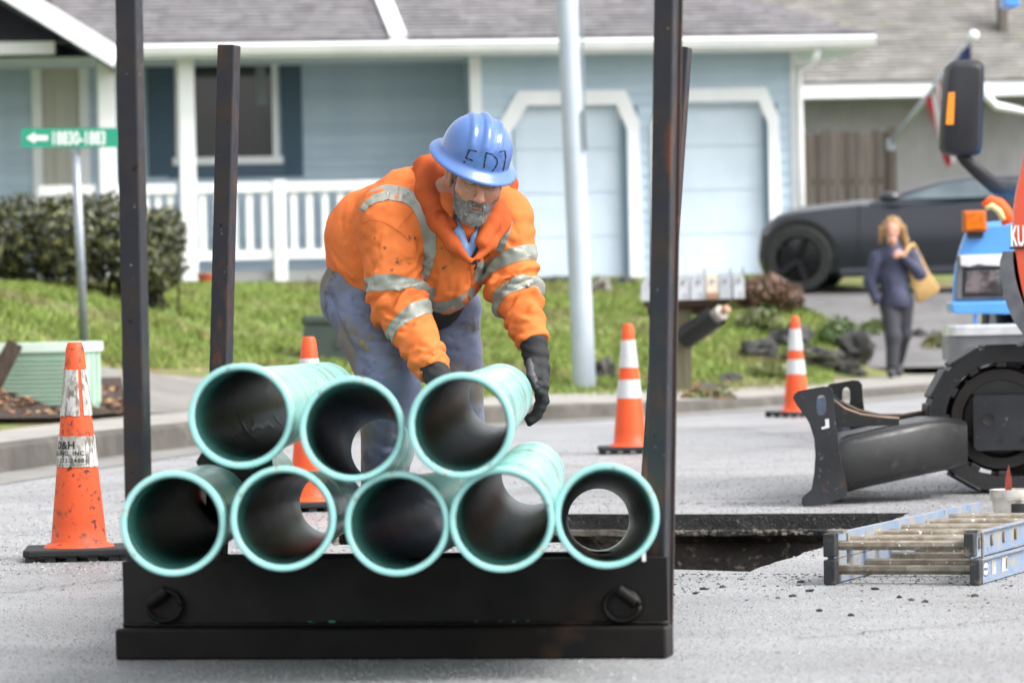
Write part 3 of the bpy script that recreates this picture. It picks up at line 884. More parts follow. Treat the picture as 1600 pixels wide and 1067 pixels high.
# downspout at the right corner
P = [hp(1276, 80, EV + .1), hp(1270, 97, EV + .2), hp(1250, 108, -.1)]
MB().tube([(P[0][0], EV + .02, P[0][1]), (P[1][0], EV + .15, P[1][1]), (P[2][0], -.02, P[2][1]), (P[2][0] - .01, -.08, P[2][1] - .3), (P[2][0] - .01, -.08, 0)], .045, 8).build('downspout', WHITE, house, smooth=True)
MB().bx(UG0 - .5, UG1 + .4, -3.4, .0, -.35, -.02).build('garage_apron', CONC, house)
# terracotta pot at the porch
pp = W(322, 442, 51.2)
pot = MB().lathe([(.075, 0), (.10, .16), (.115, .165), (.115, .2), (.095, .2), (.085, .03), (0, .03)], (0, 0, 0), n=20).build('flower_pot', M('terracotta', '#a8562f', .8, '#8a4526', 8), smooth=True, angle=40)
pot.location = (pp.x, pp.y, T(pp.x, pp.y)); tag(pot, 'small terracotta flower pot on the grass below the white porch railing', 'pot')

# ================================================================== neighbouring house, fence, flag
nc = W(1430, 330, 66)
nh = thing('house', 'grey neighbouring house with mossy shingle roof, white gutter and grooved siding', 'house', (nc.x, nc.y, 1.0), R(5))
def npx(px, py, d): return local(nh, W(px, py, d))
NW = M('grey_siding', '#a3a1a6', .8, '#98969b', 3)
a = npx(1180, 160, 66); 
nw = MB(); u = a.x - 2; u1 = a.x + 14
zt = npx(1400, 138, 66).z
while u < u1:
    nw.bx(u, u + .085, -.012, 0, -.3, zt + .2); u += .1
nwall = MB().bx(a.x - 2, u1, .002, .3, -.3, zt + .2).build('wall', M('groove_paint', '#8b8a8a', .9), nh)
nw.build('grooved_panel', NW, nwall, kind='stuff')
g0_, g1_ = npx(1180, 150, 65.2), npx(1700, 150, 65.2); zg1, zg0 = npx(1400, 132, 65.2).z, npx(1400, 153, 65.2).z
MB().bx(g0_.x, g1_.x, -1.0, -.86, zg0, zg1).build('gutter', WHITE, nh)
MB().bx(g0_.x, g1_.x, -.86, .3, zg0 - .02, zg0 + .02).build('soffit', M('soffit_grey', '#8a8d90', .8), nh)
MOSS = attr_tint(M('mossy_shingle', '#7b7975', .95, '#6a6864', 3, 5, bump=.6, bs=30, spots=[('#77774f', 1.3, .58, .72)]))
ndeck = MB().add([(g0_.x, -1.0, zg1 + .02), (g1_.x, -1.0, zg1 + .02), (g1_.x, 5, zg1 + .02 + 6 * .5), (g0_.x, 5, zg1 + .02 + 6 * .5)], [(0, 1, 2, 3)]).build('roof', MOSS, nh)
shingles(ndeck, g0_.x, g1_.x, -1.02, zg1 + .03, .5, 40, .15, .34, mat=MOSS)
DBROWN = M('dark_brown_box', '#2a211e', .7)
v0, v1 = npx(1550, 104, 67.2), npx(1598, 68, 67.2)
MB().bx(v0.x, v1.x + .1, .3, 2.0, v0.z, v1.z).build('roof_vent', DBROWN, nh)
p0, p1 = npx(1556, 66, 67.4), npx(1556, -30, 67.4)
MB().bx(p0.x - .06, p0.x + .06, .6, .9, p0.z - .02, p1.z).build('vent_pipe', M('brown_pipe', '#5d5550', .7), nh)
MB().tube([npx(1541, 135, 65), npx(1541, 150, 65), npx(1556, 166, 65), npx(1620, 178, 65.4), npx(1625, 330, 65.6)], .065, 8).build('downspout', WHITE, nh, smooth=True)

FENCEM = [M('weathered_fence_%d' % i, c, .85, c2, 3, 5, stretch=(8, 8, .6), bump=.4, bs=20) for i, (c, c2) in enumerate((('#5f5650', '#4d4540'), ('#6b615a', '#574d46'), ('#564c45', '#463e38')))]
fc = W(1320, 326, 59)
fence = thing('fence', 'weathered brown board fence between the blue house and its grey neighbour', 'fence', (fc.x, fc.y, .95))
x0 = local(fence, W(1240, 260, 59)).x; x1 = local(fence, W(1391, 260, 59)).x
nbd = 10
for k in range(nbd):
    a_ = x0 + (x1 - x0) * k / nbd; b_ = x0 + (x1 - x0) * (k + 1) / nbd
    zt_ = local(fence, W(1320, 206 + rs.uniform(-3, 4), 59)).z
    MB().bx(a_ + .006, b_ - .006, -.01 + rs.uniform(-.008, .008), .012, -.2, zt_).build('fence_board', FENCEM[k % 3], fence)
MB().bx(x0, x1, .025, .06, 1.5, 1.59).build('fence_rail', FENCEM[0], fence)
MB().bx(x0, x1, .025, .06, .2, .29).build('fence_rail', FENCEM[0], fence)
MB().bx(x1 - .02, x1 + .08, -.04, .06, -.2, local(fence, W(1320, 200, 59)).z).build('fence_post', FENCEM[2], fence)

fl0, fl1 = W(1392, 226, 58.6), W(1521, 56, 57.0)
flag = thing('flag', 'red and white striped flag with blue corner hanging from a slanted silver pole', 'flag', fl0)
MB().tube([fl0, fl0.lerp(fl1, .5), fl1], [.04, .04, .035], 10).build('flag_pole', M('brushed_pole', '#b9bcc1', .35, metal=.4), flag, smooth=True, world=True)
MB().ico(fl1, .075, 2).build('finial', WHITE, flag, smooth=True, world=True)
MB().box(fl0, (.12, .12, .16)).build('pole_bracket', GALV, flag, world=True)
RED = M('flag_red', '#b5283c', .8); FW = M('flag_white', '#e6e4e6', .8); FB = M('flag_blue', '#2c3562', .8)
# cloth hangs in folds straight down from the pole
NS, ND = 26, 24
P = [[None] * (ND + 1) for _ in range(NS + 1)]
for i in range(NS + 1):
    t = i / NS; top = fl1.lerp(fl0, .03 + .52 * t)
    for j in range(ND + 1):
        s = j / ND; gather = 1 - .62 * s
        x = top.x + (fl1.lerp(fl0, .30).x + .12 - top.x) * (1 - gather) + .03 * math.sin(i * .9 + s * 3)
        P[i][j] = Vector((x, top.y + .10 * math.sin(i * 1.15 + .4) * (.2 + s), top.z - s * 1.55 * (.62 + .38 * (1 - t)) - .02))
for mt_, nm in ((RED, 'red_stripe'), (FW, 'white_stripe'), (FB, 'blue_canton')):
    mb = MB()
    for i in range(NS):
        for j in range(ND):
            canton = i < 11 and j < 11
            typ = 'blue_canton' if canton else ('red_stripe' if (i // 2) % 2 == 0 else 'white_stripe')
            if typ == nm: mb.add([P[i][j], P[i + 1][j], P[i + 1][j + 1], P[i][j + 1]], [(0, 1, 2, 3)])
    mb.build(nm, mt_, flag, smooth=True, world=True, kind='stuff')
# ================================================================== planting, rocks
LEAFM = attr_tint(M('shrub_leaf', (1, 1, 1), .45, spec=.5))
TWIG = M('dark_twig', '#2b231c', .9)
def leaf_cloud(name, parent, blobs, n, size, cols, world=True, seed=1, flat=.0):
    r = np.random.default_rng(seed); V = []; Tn = []
    per = np.array([b[1][0] * b[1][1] * b[1][2] for b in blobs]) ** .67; per = per / per.sum()
    for b, f in zip(blobs, per):
        k = int(n * f); d = r.normal(size=(k, 3)); d /= np.linalg.norm(d, axis=1)[:, None]
        rad = r.uniform(.35, 1.0, k) ** .45
        lump = np.array([1 + .28 * mnoise.noise(Vector(x * 2.4) + Vector(b[0]) * 3) for x in d]); rad *= lump
        c = np.array(b[0]) + d * rad[:, None] * np.array(b[1])
        nrm = d + r.normal(size=(k, 3)) * .8; nrm /= np.linalg.norm(nrm, axis=1)[:, None]
        a = np.cross(nrm, r.normal(size=(k, 3))); a /= np.linalg.norm(a, axis=1)[:, None]; bt = np.cross(nrm, a)
        s = size * r.uniform(.6, 1.3, k)[:, None]
        q = np.stack([c - a * s, c - bt * s * .45, c + a * s, c + bt * s * .45], 1); V.append(q.reshape(-1, 3))
        mixk = r.uniform(0, 1, k) ** 1.3
        idx = r.integers(0, len(cols), k); cc = np.array(cols)[idx] * (.75 + .5 * mixk[:, None]); Tn.append(cc)
    V = np.concatenate(V); F = np.arange(len(V)).reshape(-1, 4)
    return mesh_np(name, V, F, LEAFM, parent, False, world, tint=np.concatenate(Tn))
hb = GT(110, 455)
hedge = thing('hedge', 'dark evergreen hedge with pale yellowish leaf tips in front of the blue house', 'hedge', (hb.x, hb.y, T(hb.x, hb.y)))
dd = hb.y
def hblob(px, py, rx, rz, dy=0, ry=.55): 
    p = W(px, py, dd + .5 + dy); k = dd / FPX
    return (tuple(p), (rx * k, ry, rz * k))
bl = [hblob(-40, 385, 80, 75), hblob(40, 380, 75, 78, .1), hblob(110, 372, 70, 72, -.1), hblob(175, 375, 65, 72), hblob(225, 385, 55, 62, .1), hblob(258, 365, 34, 45, .2, .4), hblob(240, 420, 50, 40)]
leaf_cloud('foliage', hedge, bl, 15000, .036, [(.018, .026, .010), (.024, .034, .013), (.05, .06, .02), (.15, .15, .05), (.03, .028, .016), (.10, .11, .04)], seed=4)
mb = MB()
for b in bl:
    for k in range(7):
        p0 = Vector((b[0][0] + rs.uniform(-.15, .15), b[0][1], T(b[0][0], b[0][1]))); p1 = Vector(b[0]) + Vector((rs.uniform(-.8, .8) * b[1][0], rs.uniform(-.6, .6) * b[1][1], rs.uniform(.1, .8) * b[1][2]))
        mb.tube([p0, p0.lerp(p1, .5) + Vector((rs.uniform(-.05, .05), 0, .05)), p1], [.014, .010, .004], 5)
mb.build('stem', TWIG, hedge, world=True)
# rusty dry shrub by the car
sb = W(1200, 462, 45)
shr = thing('shrub', 'low rust brown dry shrub in front of the garage corner', 'shrub', (sb.x, sb.y, T(sb.x, sb.y)))
def pb(px, py, d, rx, rz, ry=.35): k = d / FPX; return (tuple(W(px, py, d)), (rx * k, ry, rz * k))
leaf_cloud('foliage', shr, [pb(1170, 458, 45, 30, 24), pb(1200, 452, 45, 36, 24), pb(1232, 462, 45, 26, 22)], 3200, .03, [(.13, .055, .03), (.09, .05, .03), (.17, .09, .05), (.06, .04, .03)], seed=9)
mb = MB()
for k in range(14):
    p1 = W(rs.uniform(1150, 1245), rs.uniform(440, 465), 45); mb.tube([Vector((sb.x + rs.uniform(-.1, .1), sb.y, T(sb.x, sb.y) - .02)), p1], [.01, .003], 5)
mb.build('stem', TWIG, shr, world=True)
# leafy green clumps among the stones
for i, (x, y, rx, rz, lab, cols) in enumerate([
    (1312, 520, 34, 26, 'bright green leafy clump above the dark stones left of the walking woman', [(.06, .11, .02), (.10, .15, .03), (.04, .07, .02)]),
    (1185, 500, 34, 20, 'low green ground plant on the bank beside the mailbox post', [(.07, .11, .025), (.11, .14, .03), (.09, .08, .03)]),
    (1250, 555, 30, 18, 'mossy green plant at the foot of the bank behind the traffic cone', [(.06, .10, .02), (.10, .12, .03), (.05, .06, .03)]),
    (1468, 545, 30, 26, 'yellow green plant beside the chrome bumper of the blue truck', [(.09, .12, .02), (.16, .15, .04), (.12, .08, .04)]),
    (1375, 515, 30, 18, 'small green plant on the bank right behind the woman', [(.06, .10, .02), (.10, .13, .03)]),
    (1105, 622, 42, 13, 'low weeds with orange leaves at the foot of the mailbox post', [(.06, .09, .02), (.2, .08, .03), (.10, .11, .04)]),
    (1210, 580, 40, 12, 'yellowish grass tuft along the back of the sidewalk behind the cone', [(.10, .13, .03), (.14, .15, .04)])]):
    p = GT(x, y + rz * .8); o = thing('plant', lab, 'plant', (p.x, p.y, T(p.x, p.y)), group='plants on the stony bank')
    leaf_cloud('foliage', o, [pb(x, y, p.y, rx, rz, .25), pb(x + rx * .5, y + rz * .3, p.y - .1, rx * .6, rz * .7, .2), pb(x - rx * .5, y + rz * .3, p.y - .1, rx * .6, rz * .7, .2)], 1500, .03, cols, seed=20 + i)
ROCK = [M('dark_rock_%d' % i, c, .85, c2, 3, 5, bump=.8, bs=14, bdist=.04, spots=[('#5d6140', 4, .6, .72)]) for i, (c, c2) in enumerate((('#2d2e30', '#434240'), ('#3a3937', '#524f49'), ('#7f7c76', '#68655f')))]
rocks = [(1185, 545, 34, 22, 0, 'dark rounded rock on the bank nearest the mailbox post'), (1235, 525, 34, 26, 0, 'large dark rock high on the bank behind the traffic cone'),
         (1285, 560, 40, 24, 1, 'grey boulder above the sidewalk between cone and woman'), (1335, 545, 36, 30, 0, 'dark slanted boulder just left of the woman\'s legs'),
         (1328, 575, 26, 14, 1, 'small grey stone low beside the woman\'s feet'), (1432, 530, 30, 24, 0, 'dark rock right of the woman\'s knees'),
         (1462, 562, 24, 14, 1, 'flat grey stone beside the truck bumper'), (1112, 606, 28, 14, 1, 'flat grey block beside the mailbox post foot'),
         (1140, 590, 18, 12, 0, 'small dark stone behind the flat grey block'), (945, 575, 20, 26, 1, 'upright grey stone at the foot of the white pole'),
         (940, 447, 14, 14, 2, 'pale stone on the lawn edge right of the white pole'), (975, 440, 20, 8, 0, 'low dark stone at the edge of the garage apron'),
         (865, 438, 28, 8, 0, 'dark flat stone on the lawn edge behind the worker'), (505, 440, 24, 12, 2, 'pale rough stone under the white porch railing'), (390, 438, 20, 12, 2, 'pale jagged stone below the porch steps')]
for i, (x, y, rx, rz, k, lab) in enumerate(rocks):
    p = GT(x, y + rz * .7); s = p.y / FPX * (.85 if y > 500 else 1)
    o = MB().ico((0, 0, rz * s * .75), 1, 3, (rx * s, (rx + rz) * .5 * s, rz * s), disp=.8, seed=i + 3, fr=1.7).build('rock', ROCK[k], smooth=True, angle=35)
    o.location = (p.x, p.y, T(p.x, p.y) - .02); tag(o, lab, 'rock', 'rocks along the bank and lawn edge')

# ================================================================== street sign
sg = thing('street_sign', 'green street sign with white arrow and house numbers on a slim metal post', 'sign', GT(132, 541))
SP = Vector(sg.location); dsg = SP.y
pt = W(118, 233, dsg)
MB().tube([SP - Vector((0, 0, .05)), pt], .035, 10).build('post', GALV, sg, smooth=True, world=True)
GREENS = M('sign_green', '#1f8f74', .5); SWHITE = M('sign_white', '#dfe6e4', .5)
a = W(33, 201, dsg - .05); b = W(206, 200, dsg - .05); c = W(33, 231, dsg - .05); rt = (b - a).normalized(); dn = (c - a)
blade = MB().prism([a, b, b + dn, a + dn], Vector((0, .025, 0))).build('sign_blade', GREENS, sg, world=True, fix=True)
hgt = dn.length; up = -dn.normalized()
def on_sign(V, F, name, ox, oy, sc=1):
    mb = MB(); o = a + rt * ox - up * 0 + dn * (oy / hgt)
    mb.add([o + rt * (x * sc) + up * (y * sc) + Vector((0, -.004, 0)) for x, y in V], F); return mb.build(name, SWHITE, blade, world=True)
L_ = dsg / FPX
ar = [(0, 0), (14, 9), (14, 4), (34, 4), (34, -4), (14, -4), (14, -9)]
on_sign([(x * L_, y * L_) for x, y in ar], [tuple(range(7))[::-1]], 'arrow', 8 * L_, 15 * L_)
V, F = text_geo('18830-1883', 29 * L_, .004, 1.0, .62); on_sign(V, F, 'lettering', 46 * L_, 25.5 * L_)
MB().box(pt + Vector((0, -.01, .02)), (.09, .05, .1)).build('bracket', GALV, sg, world=True)

# ================================================================== white pole
pb_ = GT(914, 605); dp = pb_.y
tp = W(879, -160, dp)
POLEM = M('pale_grey_pole', '#b3bdc8', .55, '#a6b0bb', 2)
pole = thing('street_pole', 'tall pale grey street pole on the lawn edge behind the worker', 'pole', pb_)
MB().tube([pb_ - Vector((0, 0, .1)), tp], [.098, .088], 20).build('shaft', POLEM, pole, smooth=True, world=True, angle=40)
MB().tube([W(909, 0, dp - .05), W(911, 95, dp - .05), W(914, 170, dp - .05)], .009, 6).build('cable', M('grey_cable', '#7d868c', .6), pole, world=True)
MB().bar(W(912, 172, dp - .07), W(915, 236, dp - .07), .03, .03).build('cable_guard', M('grey_guard', '#707c80', .6), pole, world=True)

# ================================================================== mailboxes on a wooden post
mp_ = GT(1066, 618); dm = mp_.y
WOODG = M('greyed_timber', '#6f6b58', .9, '#57533f', 4, 5, stretch=(10, 10, .8), bump=.5, bs=20)
WOODD = M('brown_timber', '#3b2a20', .85, '#4a372b', 5)
stand = thing('mailbox_stand', 'greyed wooden post with brown shelf carrying a row of mailboxes', 'stand', mp_)
MB().bar(mp_ - Vector((0, 0, .05)), W(1066, 482, dm), .155, .15).build('post', WOODG, stand, world=True)
sA, sB = W(1006, 476, dm), W(1138, 472, dm)
MB().bar(sA, sB, .05, .34, (0, 1, 0)).build('shelf', WOODD, stand, world=True)
MB().bar(W(1012, 484, dm + .14), W(1118, 482, dm + .14), .10, .05, (0, 1, 0)).build('shelf_brace', WOODD, stand, world=True)
MB().bar(W(1050, 479, dm - .0), W(1100, 478, dm - .0), .12, .10, (0, 1, 0)).build('shelf_brace', WOODD, stand, world=True)
MBW = M('mailbox_white', '#bcbfc3', .45, '#9fa3a8', 9, spots=[('#7d7d7c', 14, .6, .72)]); MBG = M('mailbox_grey', '#a9adb3', .4, metal=.3)
mlist = [(1022, 36, 'white mailbox at the left end of the shelf, half hidden by the steel post', MBW, 0), (1062, 26, 'white mailbox on the shelf directly above the wooden post', MBW, 0),
         (1086, 24, 'white mailbox with dark flag, second from the post on the shelf', MBW, 1), (1108, 20, 'cream mailbox with orange lower edge on the shelf', M('mailbox_cream', '#c9c0ae', .6), 2),
         (1128, 20, 'narrow grey mailbox on the shelf next to the end one', MBG, 1), (1149, 18, 'pale grey mailbox at the right end of the shelf', MBW, 1)]
for cx, wd, lab, mt_, ex in mlist:
    p = W(cx, 462, dm); r_ = wd * dm / FPX / 2; h_ = .215
    o = thing('mailbox', lab, 'mailbox', (p.x, p.y, sA.z + (p.x - sA.x) / (sB.x - sA.x) * (sB.z - sA.z) + .027), R(rs.uniform(-6, 6)), 'mailboxes along the shelf')
    prof = [(-r_, 0), (r_, 0), (r_, h_ - r_)] + [(r_ * math.cos(t), h_ - r_ + r_ * math.sin(t)) for t in np.linspace(.3, math.pi - .3, 7)] + [(-r_, h_ - r_)]
    MB().prism([(x, -.22, z) for x, z in prof], (0, .44, 0)).build('body', mt_, o, fix=True)
    MB().prism([(x * .97, -.228, .004 + z * .96) for x, z in prof], (0, .007, 0)).build('door', mt_, o, fix=True)
    MB().box((0, -.235, h_ * .72), (.03, .012, .02)).build('latch', GALV, o)
    if ex == 1: MB().box((r_ + .006, -.1, h_ + .0), (.008, .03, .09)).build('signal_flag', M('signal_grey', '#555a60', .5), o)
    if ex == 2: MB().box((0, -.234, .03), (r_ * 1.8, .01, .05)).build('orange_strip', M('faded_orange', '#94705a', .7), o)
tb0, tb1 = W(1070, 528, dm - .16), W(1122, 492, dm - .42)
nt_ = thing('newspaper_tube', 'black newspaper tube slanting out below the mailbox shelf', 'newspaper tube', tb0)
MB().tube([tb0, tb1], .098, 14, caps=False).build('tube', BLACKP, nt_, smooth=True, world=True)
MB().tube([tb0, tb0.lerp(tb1, .1)], .096, 14).build('end_cap', BLACKP, nt_, world=True)
nw_ = thing('newspaper', 'rolled newspaper with orange and white pages sticking out of the black tube', 'newspaper', tb1)
mb = MB(); dirn = (tb1 - tb0).normalized()
MB().tube([tb1 - dirn * .2, tb1 + dirn * .05], .062, 12).build('roll', M('newsprint', '#bdb6ae', .9, '#8d8580', 12), nw_, smooth=True, world=True, angle=40)
MB().tube([tb1 - dirn * .1 + Vector((.03, -.01, .02)), tb1 + dirn * .075 + Vector((.03, -.01, .02))], .032, 10).build('insert', M('orange_insert', '#a5806a', .8), nw_, smooth=True, world=True, angle=40)

# ================================================================== utility boxes
UG = M('dark_green_box', '#3e4a45', .6, '#35403b', 3)
p = GT(520, 566)
ub = thing('utility_box', 'dark green metal utility box on the lawn behind the worker', 'utility box', p)
k = p.y / FPX
wd = 110 * k; hh = 74 * k
MB().bx(-45 * k, -45 * k + wd, -.0, .5, 0, hh * .8).build('body', UG, ub, bevel=.012)
MB().bx(-45 * k - .012, -45 * k + wd + .012, -.015, .515, hh * .8 + .002, hh).build('lid', UG, ub, bevel=.02)
MB().bx(-45 * k + wd * .45, -45 * k + wd * .55, -.012, 0, hh * .3, hh * .5).build('latch_plate', UG, ub)
MINT = M('mint_paint', '#a9c6b2', .5, '#9bb8a5', 3)
p = GT(60, 640); k = p.y / FPX
tbx = thing('utility_box', 'pale mint green louvred utility box standing in the leaf mulch at the kerb', 'utility box', p, R(-12))
tw, th, td = 260 * k, 104 * k, .55
cx = 62 * k - tw / 2
def rbox(x0, x1, y0, y1, z0, z1, r, inset=0):
    P = []
    for (ax, ay, st) in ((x1 - r, y0 + r, -90), (x1 - r, y1 - r, 0), (x0 + r, y1 - r, 90), (x0 + r, y0 + r, 180)):
        for q in range(6):
            t = R(st + 18 * q); P.append((ax + r * math.cos(t), ay + r * math.sin(t), z0))
    return MB().prism(P, (0, 0, z1 - z0))
rbox(cx - tw / 2, cx + tw / 2, 0, td, 0, th * .86, .06).build('cabinet', MINT, tbx, fix=True, smooth=True, angle=30)
nl = 11
for i in range(nl):
    z = .03 + i * (th * .8 - .03) / nl
    rbox(cx - tw / 2 + .02, cx + tw / 2 - .05, -.022, .05, z, z + (th * .8) / nl * .6, .02).build('louvre_slat', MINT, tbx, fix=True)
for i in range(4):
    x = cx + tw / 2 + .0
    MB().bx(x - .004, x + .018, .09 + i * .11, .15 + i * .11, .03, th * .82).build('side_rib', MINT, tbx)
rbox(cx - tw / 2 - .03, cx + tw / 2 + .03, -.03, td + .03, th * .86 + .001, th, .08).build('lid', M('mint_lid', '#cfdfd4', .5), tbx, fix=True, smooth=True, angle=30, bevel=0)
lg0, lg1 = W(-30, 640, p.y - .25), W(24, 536, p.y - .2)
lg = MB().bar(lg0, lg1, .10, .10).build('timber', M('dark_rotten_timber', '#2f2823', .9, '#4a3c31', 6, stretch=(6, 6, 1), bump=.6, bs=30), world=False)
tag(lg, 'dark rotten timber leaning against the mint green utility box', 'timber')

# ================================================================== traffic cones
ORANGE = M('cone_orange', '#e2511c', .5, '#d8481a', 4, bump=.1, bs=40)
ORANGED = M('worn_cone_orange', '#d9521f', .55, '#cc4a1d', 4, bump=.15, bs=60, spots=[('#3a2620', 38, .57, .66), ('#54352a', 12, .58, .70), ('#6a4434', 5, .60, .74)])
COLLAR = M('reflective_white', '#c9cbcd', .35, '#b4b6b8', 10)
COLLARD = M('scuffed_reflective', '#c3c4c3', .5, '#b4b3b0', 10, spots=[('#6a6459', 55, .47, .60, (1, 1, .35)), ('#8f8a80', 16, .5, .62, (1.4, 1.4, .3))])
def cone(name, label, loc, h, dirty, cat='traffic cone', rz=0):
    o = thing(name, label, cat, loc, rz, 'traffic cones around the trench')
    k = h / .72
    rad = lambda z: (.094 + (.0285 - .094) * (z - .045) / .675)
    org, colr = (ORANGED, COLLARD) if dirty else (ORANGE, COLLAR)
    P = [(x, y, .017) for x, y in ((-.16, -.18), (.16, -.18), (.18, -.16), (.18, .16), (.16, .18), (-.16, .18), (-.18, .16), (-.18, -.16))]
    b = MB().prism([Vector(p) * k for p in P], (0, 0, .024 * k)).build('base', RUBBER, o, fix=True, bevel=.006)
    for x in (-.155, -.09, -.02, .05, .12, .16):
        for y in (-.155, .155):
            MB().box(Vector((x, y, .0085)) * k, (.034 * k, .034 * k, .017 * k)).build('foot', RUBBER, b)
    prof = [(.118, .041), (.112, .05), (rad(.055) + .003, .056)] + [(rad(z), z) for z in np.linspace(.06, .70, 12)] + [(.0265, .712), (.024, .72), (.018, .721), (.016, .70)]
    MB().lathe([(r * k, z * k) for r, z in prof], n=40).build('body', org, o, smooth=True, angle=50)
    for z0, z1 in ((.478, .63), (.308, .41)):
        n_ = 48; mb = MB()
        for ring, (zz, dr) in enumerate(((z0, .0004), (z0, .0022), (z1, .0022), (z1, .0004))):
            for q in range(n_):
                t = 2 * math.pi * q / n_
                jz = (.0028 * snoise(math.cos(t) * 9, math.sin(t) * 9, zz * 40, 5)) if dirty else 0
                if dirty and z1 > .5 and ring >= 2 and -1.45 < (t - math.pi * 1.5) < -.35: jz += 0
                r_ = rad(zz + jz) + dr; mb.v.append((math.cos(t) * r_ * k, math.sin(t) * r_ * k, (zz + jz) * k))
        for ring in range(3):
            for q in range(n_):
                t = 2 * math.pi * (q + .5) / n_ - math.pi * 1.5
                if dirty and z1 > .5 and .30 < t < .46: continue      # a strip of the band has torn away
                q2 = (q + 1) % n_; mb.f.append([ring * n_ + q, ring * n_ + q2, (ring + 1) * n_ + q2, (ring + 1) * n_ + q]); mb.mi.append(0); mb.tint.append(None)
        mb.build('reflective_band', colr, o, smooth=True, angle=50)
    return o, k, rad
gl = G(124, 873)
c1, kk, rad = cone('traffic_cone', 'scuffed orange traffic cone with printed reflective band on the road left of the steel rack', (gl.x, gl.y, 0), .735, True, rz=R(4))
# print on the lower band
INK = M('black_ink', '#141416', .6)
prn = [o for o in c1.children if o.name.startswith('reflective_band')][1]
def on_cone(V, F, z, ang0, name):
    mb = MB(); P = []
    for x, y in V:
        zz = z + y; r_ = (rad(zz / kk) * kk) + .0033; t = ang0 + x / (rad(.36) * kk); P.append((math.sin(t) * r_, -math.cos(t) * r_, zz))
    mb.add(P, F); mb.build(name, INK, prn)
def wide(s, size, bold, right, z, nm):
    V, F = text_geo(s, size, bold, 1.08); mx = max(x for x, y in V)
    on_cone([(x - mx + right, y) for x, y in V], F, z * kk, 0, nm)
wide('D&H', .036, .0008, -.006, .369, 'lettering'); wide('AGGING, INC.', .021, .0003, .030, .347, 'lettering'); wide(') 232-2488', .021, .0002, .024, .323, 'lettering')
for (x0_, x1_, z0_, z1_) in ((-.075, .032, .3155, .3168), (.031, .0322, .317, .395)):
    nn = 10; V = []; F = []
    for i in range(nn + 1):
        x = x0_ + (x1_ - x0_) * i / nn; V += [(x, z0_ * kk), (x, z1_ * kk)]
    F = [(2 * i, 2 * i + 2, 2 * i + 3, 2 * i + 1) for i in range(nn)]; on_cone(V, F, 0, 0, 'print_border')
g2 = G(985, 708); c2, *_ = cone('traffic_cone', 'clean orange cone standing partly behind the right steel post', (g2.x, g2.y, 0), .72, False)
g3 = G(1245, 651); copy_tree(c2, loc=(g3.x, g3.y, 0), rz=R(20), label='orange cone standing alone on the road left of the walking woman')
g4 = G(488, 797); copy_tree(c2, loc=(g4.x, g4.y, 0), rz=R(10), label='orange cone mostly hidden behind the stacked green pipes')
# ================================================================== steel rack
rl, rr_ = G(180, 1031), G(1041, 1029)
rax = (rr_ - rl).normalized(); rin = Vector((-rax.y, rax.x, 0))
rack = thing('pipe_rack', 'black steel rack with four uprights holding the green pipes on the road', 'rack', (rl + rr_) / 2)
d0 = rl.y
def RK(px, py, back):
    """point on the vertical plane 'back' metres behind the rack's front edge"""
    o = rl + rin * back; v = ray(px, py); t = (o - CP).dot(rin) / v.dot(rin); return CP + v * t
zb = RK(600, 981, 0).z
MB().hexa([rl, rr_, rr_ + rin * .10, rl + rin * .10] + [q + Vector((0, 0, zb)) for q in (rl, rr_, rr_ + rin * .10, rl + rin * .10)]).build('base_beam', STEELD, rack, world=True, bevel=.006)
pl0, pl1 = RK(192, 930, .06), RK(1043, 930, .06)
zt_ = RK(600, 875, .06).z
A = Vector((pl0.x, pl0.y, zb + .002)); B = Vector((pl1.x, pl1.y, zb + .002))
PLATEM = M('scraped_steel_plate', '#131214', .55, '#1d1917', 4, 5, bump=.25, bs=45, bdist=.003, metal=.2, spec=.35, spots=[('#33261d', 3.2, .6, .74)], rvar=.1)
MB().hexa([A, B, B + rin * .025, A + rin * .025] + [q + Vector((0, 0, zt_ - zb)) for q in (A, B, B + rin * .025, A + rin * .025)]).build('front_plate', PLATEM, rack, world=True)
# weld seam with teal paint rubbed off the pipes
TEALS = M('rubbed_teal_paint', '#3f8f86', .7)
mb = MB(); r_ = np.random.default_rng(5)
for i in range(34):
    t = r_.uniform(.06, .8); wd = r_.uniform(.004, .022); q = A.lerp(B, t) - rin * .0022 + Vector((0, 0, r_.uniform(.002, .008)))
    hh = r_.uniform(.002, .006); mb.add([q, q + rax * wd, q + rax * (wd * .8) + Vector((0, 0, hh)), q + rax * (wd * .15) + Vector((0, 0, hh * .8))], [(0, 1, 2, 3)])
mb.build('paint_scrape', TEALS, rack, world=True, kind='stuff')
mb = MB(); npt = 90
pts = [A.lerp(B, i / npt) - rin * .001 + Vector((0, 0, .003 + .0015 * math.sin(i * 2.1))) for i in range(npt + 1)]
mb.tube(pts, .006, 6).build('weld_seam', STEELD, rack, world=True, smooth=True)
def upright(b, t, wx, wy, name='upright'):
    o = MB().bar(b, t, wx, wy, tuple(rin)).build(name, STEEL, rack, world=True, bevel=.004); return o
def post_line(x0t, x1t, yt, x0b, x1b, yb, back):
    ct, cb = RK((x0t + x1t) / 2, yt, back), RK((x0b + x1b) / 2, yb, back); dv = (ct - cb) / (ct.z - cb.z)
    return cb, dv
cb, dv = post_line(178, 213, 0, 192, 227, 740, .14)
def up_at(cb, dv, z0, z1, wx, wy, back):
    sh = rin * (wy / 2); return upright(cb + dv * (z0 - cb.z) + sh, cb + dv * (z1 - cb.z) + sh, wx, wy)
up_at(cb, dv, .002, 1.72, .0520, .062, .14)
cb, dv = post_line(1023, 1051, 0, 1009, 1042, 740, .14)
up_at(cb, dv, .002, 1.72, .047, .075, .14)
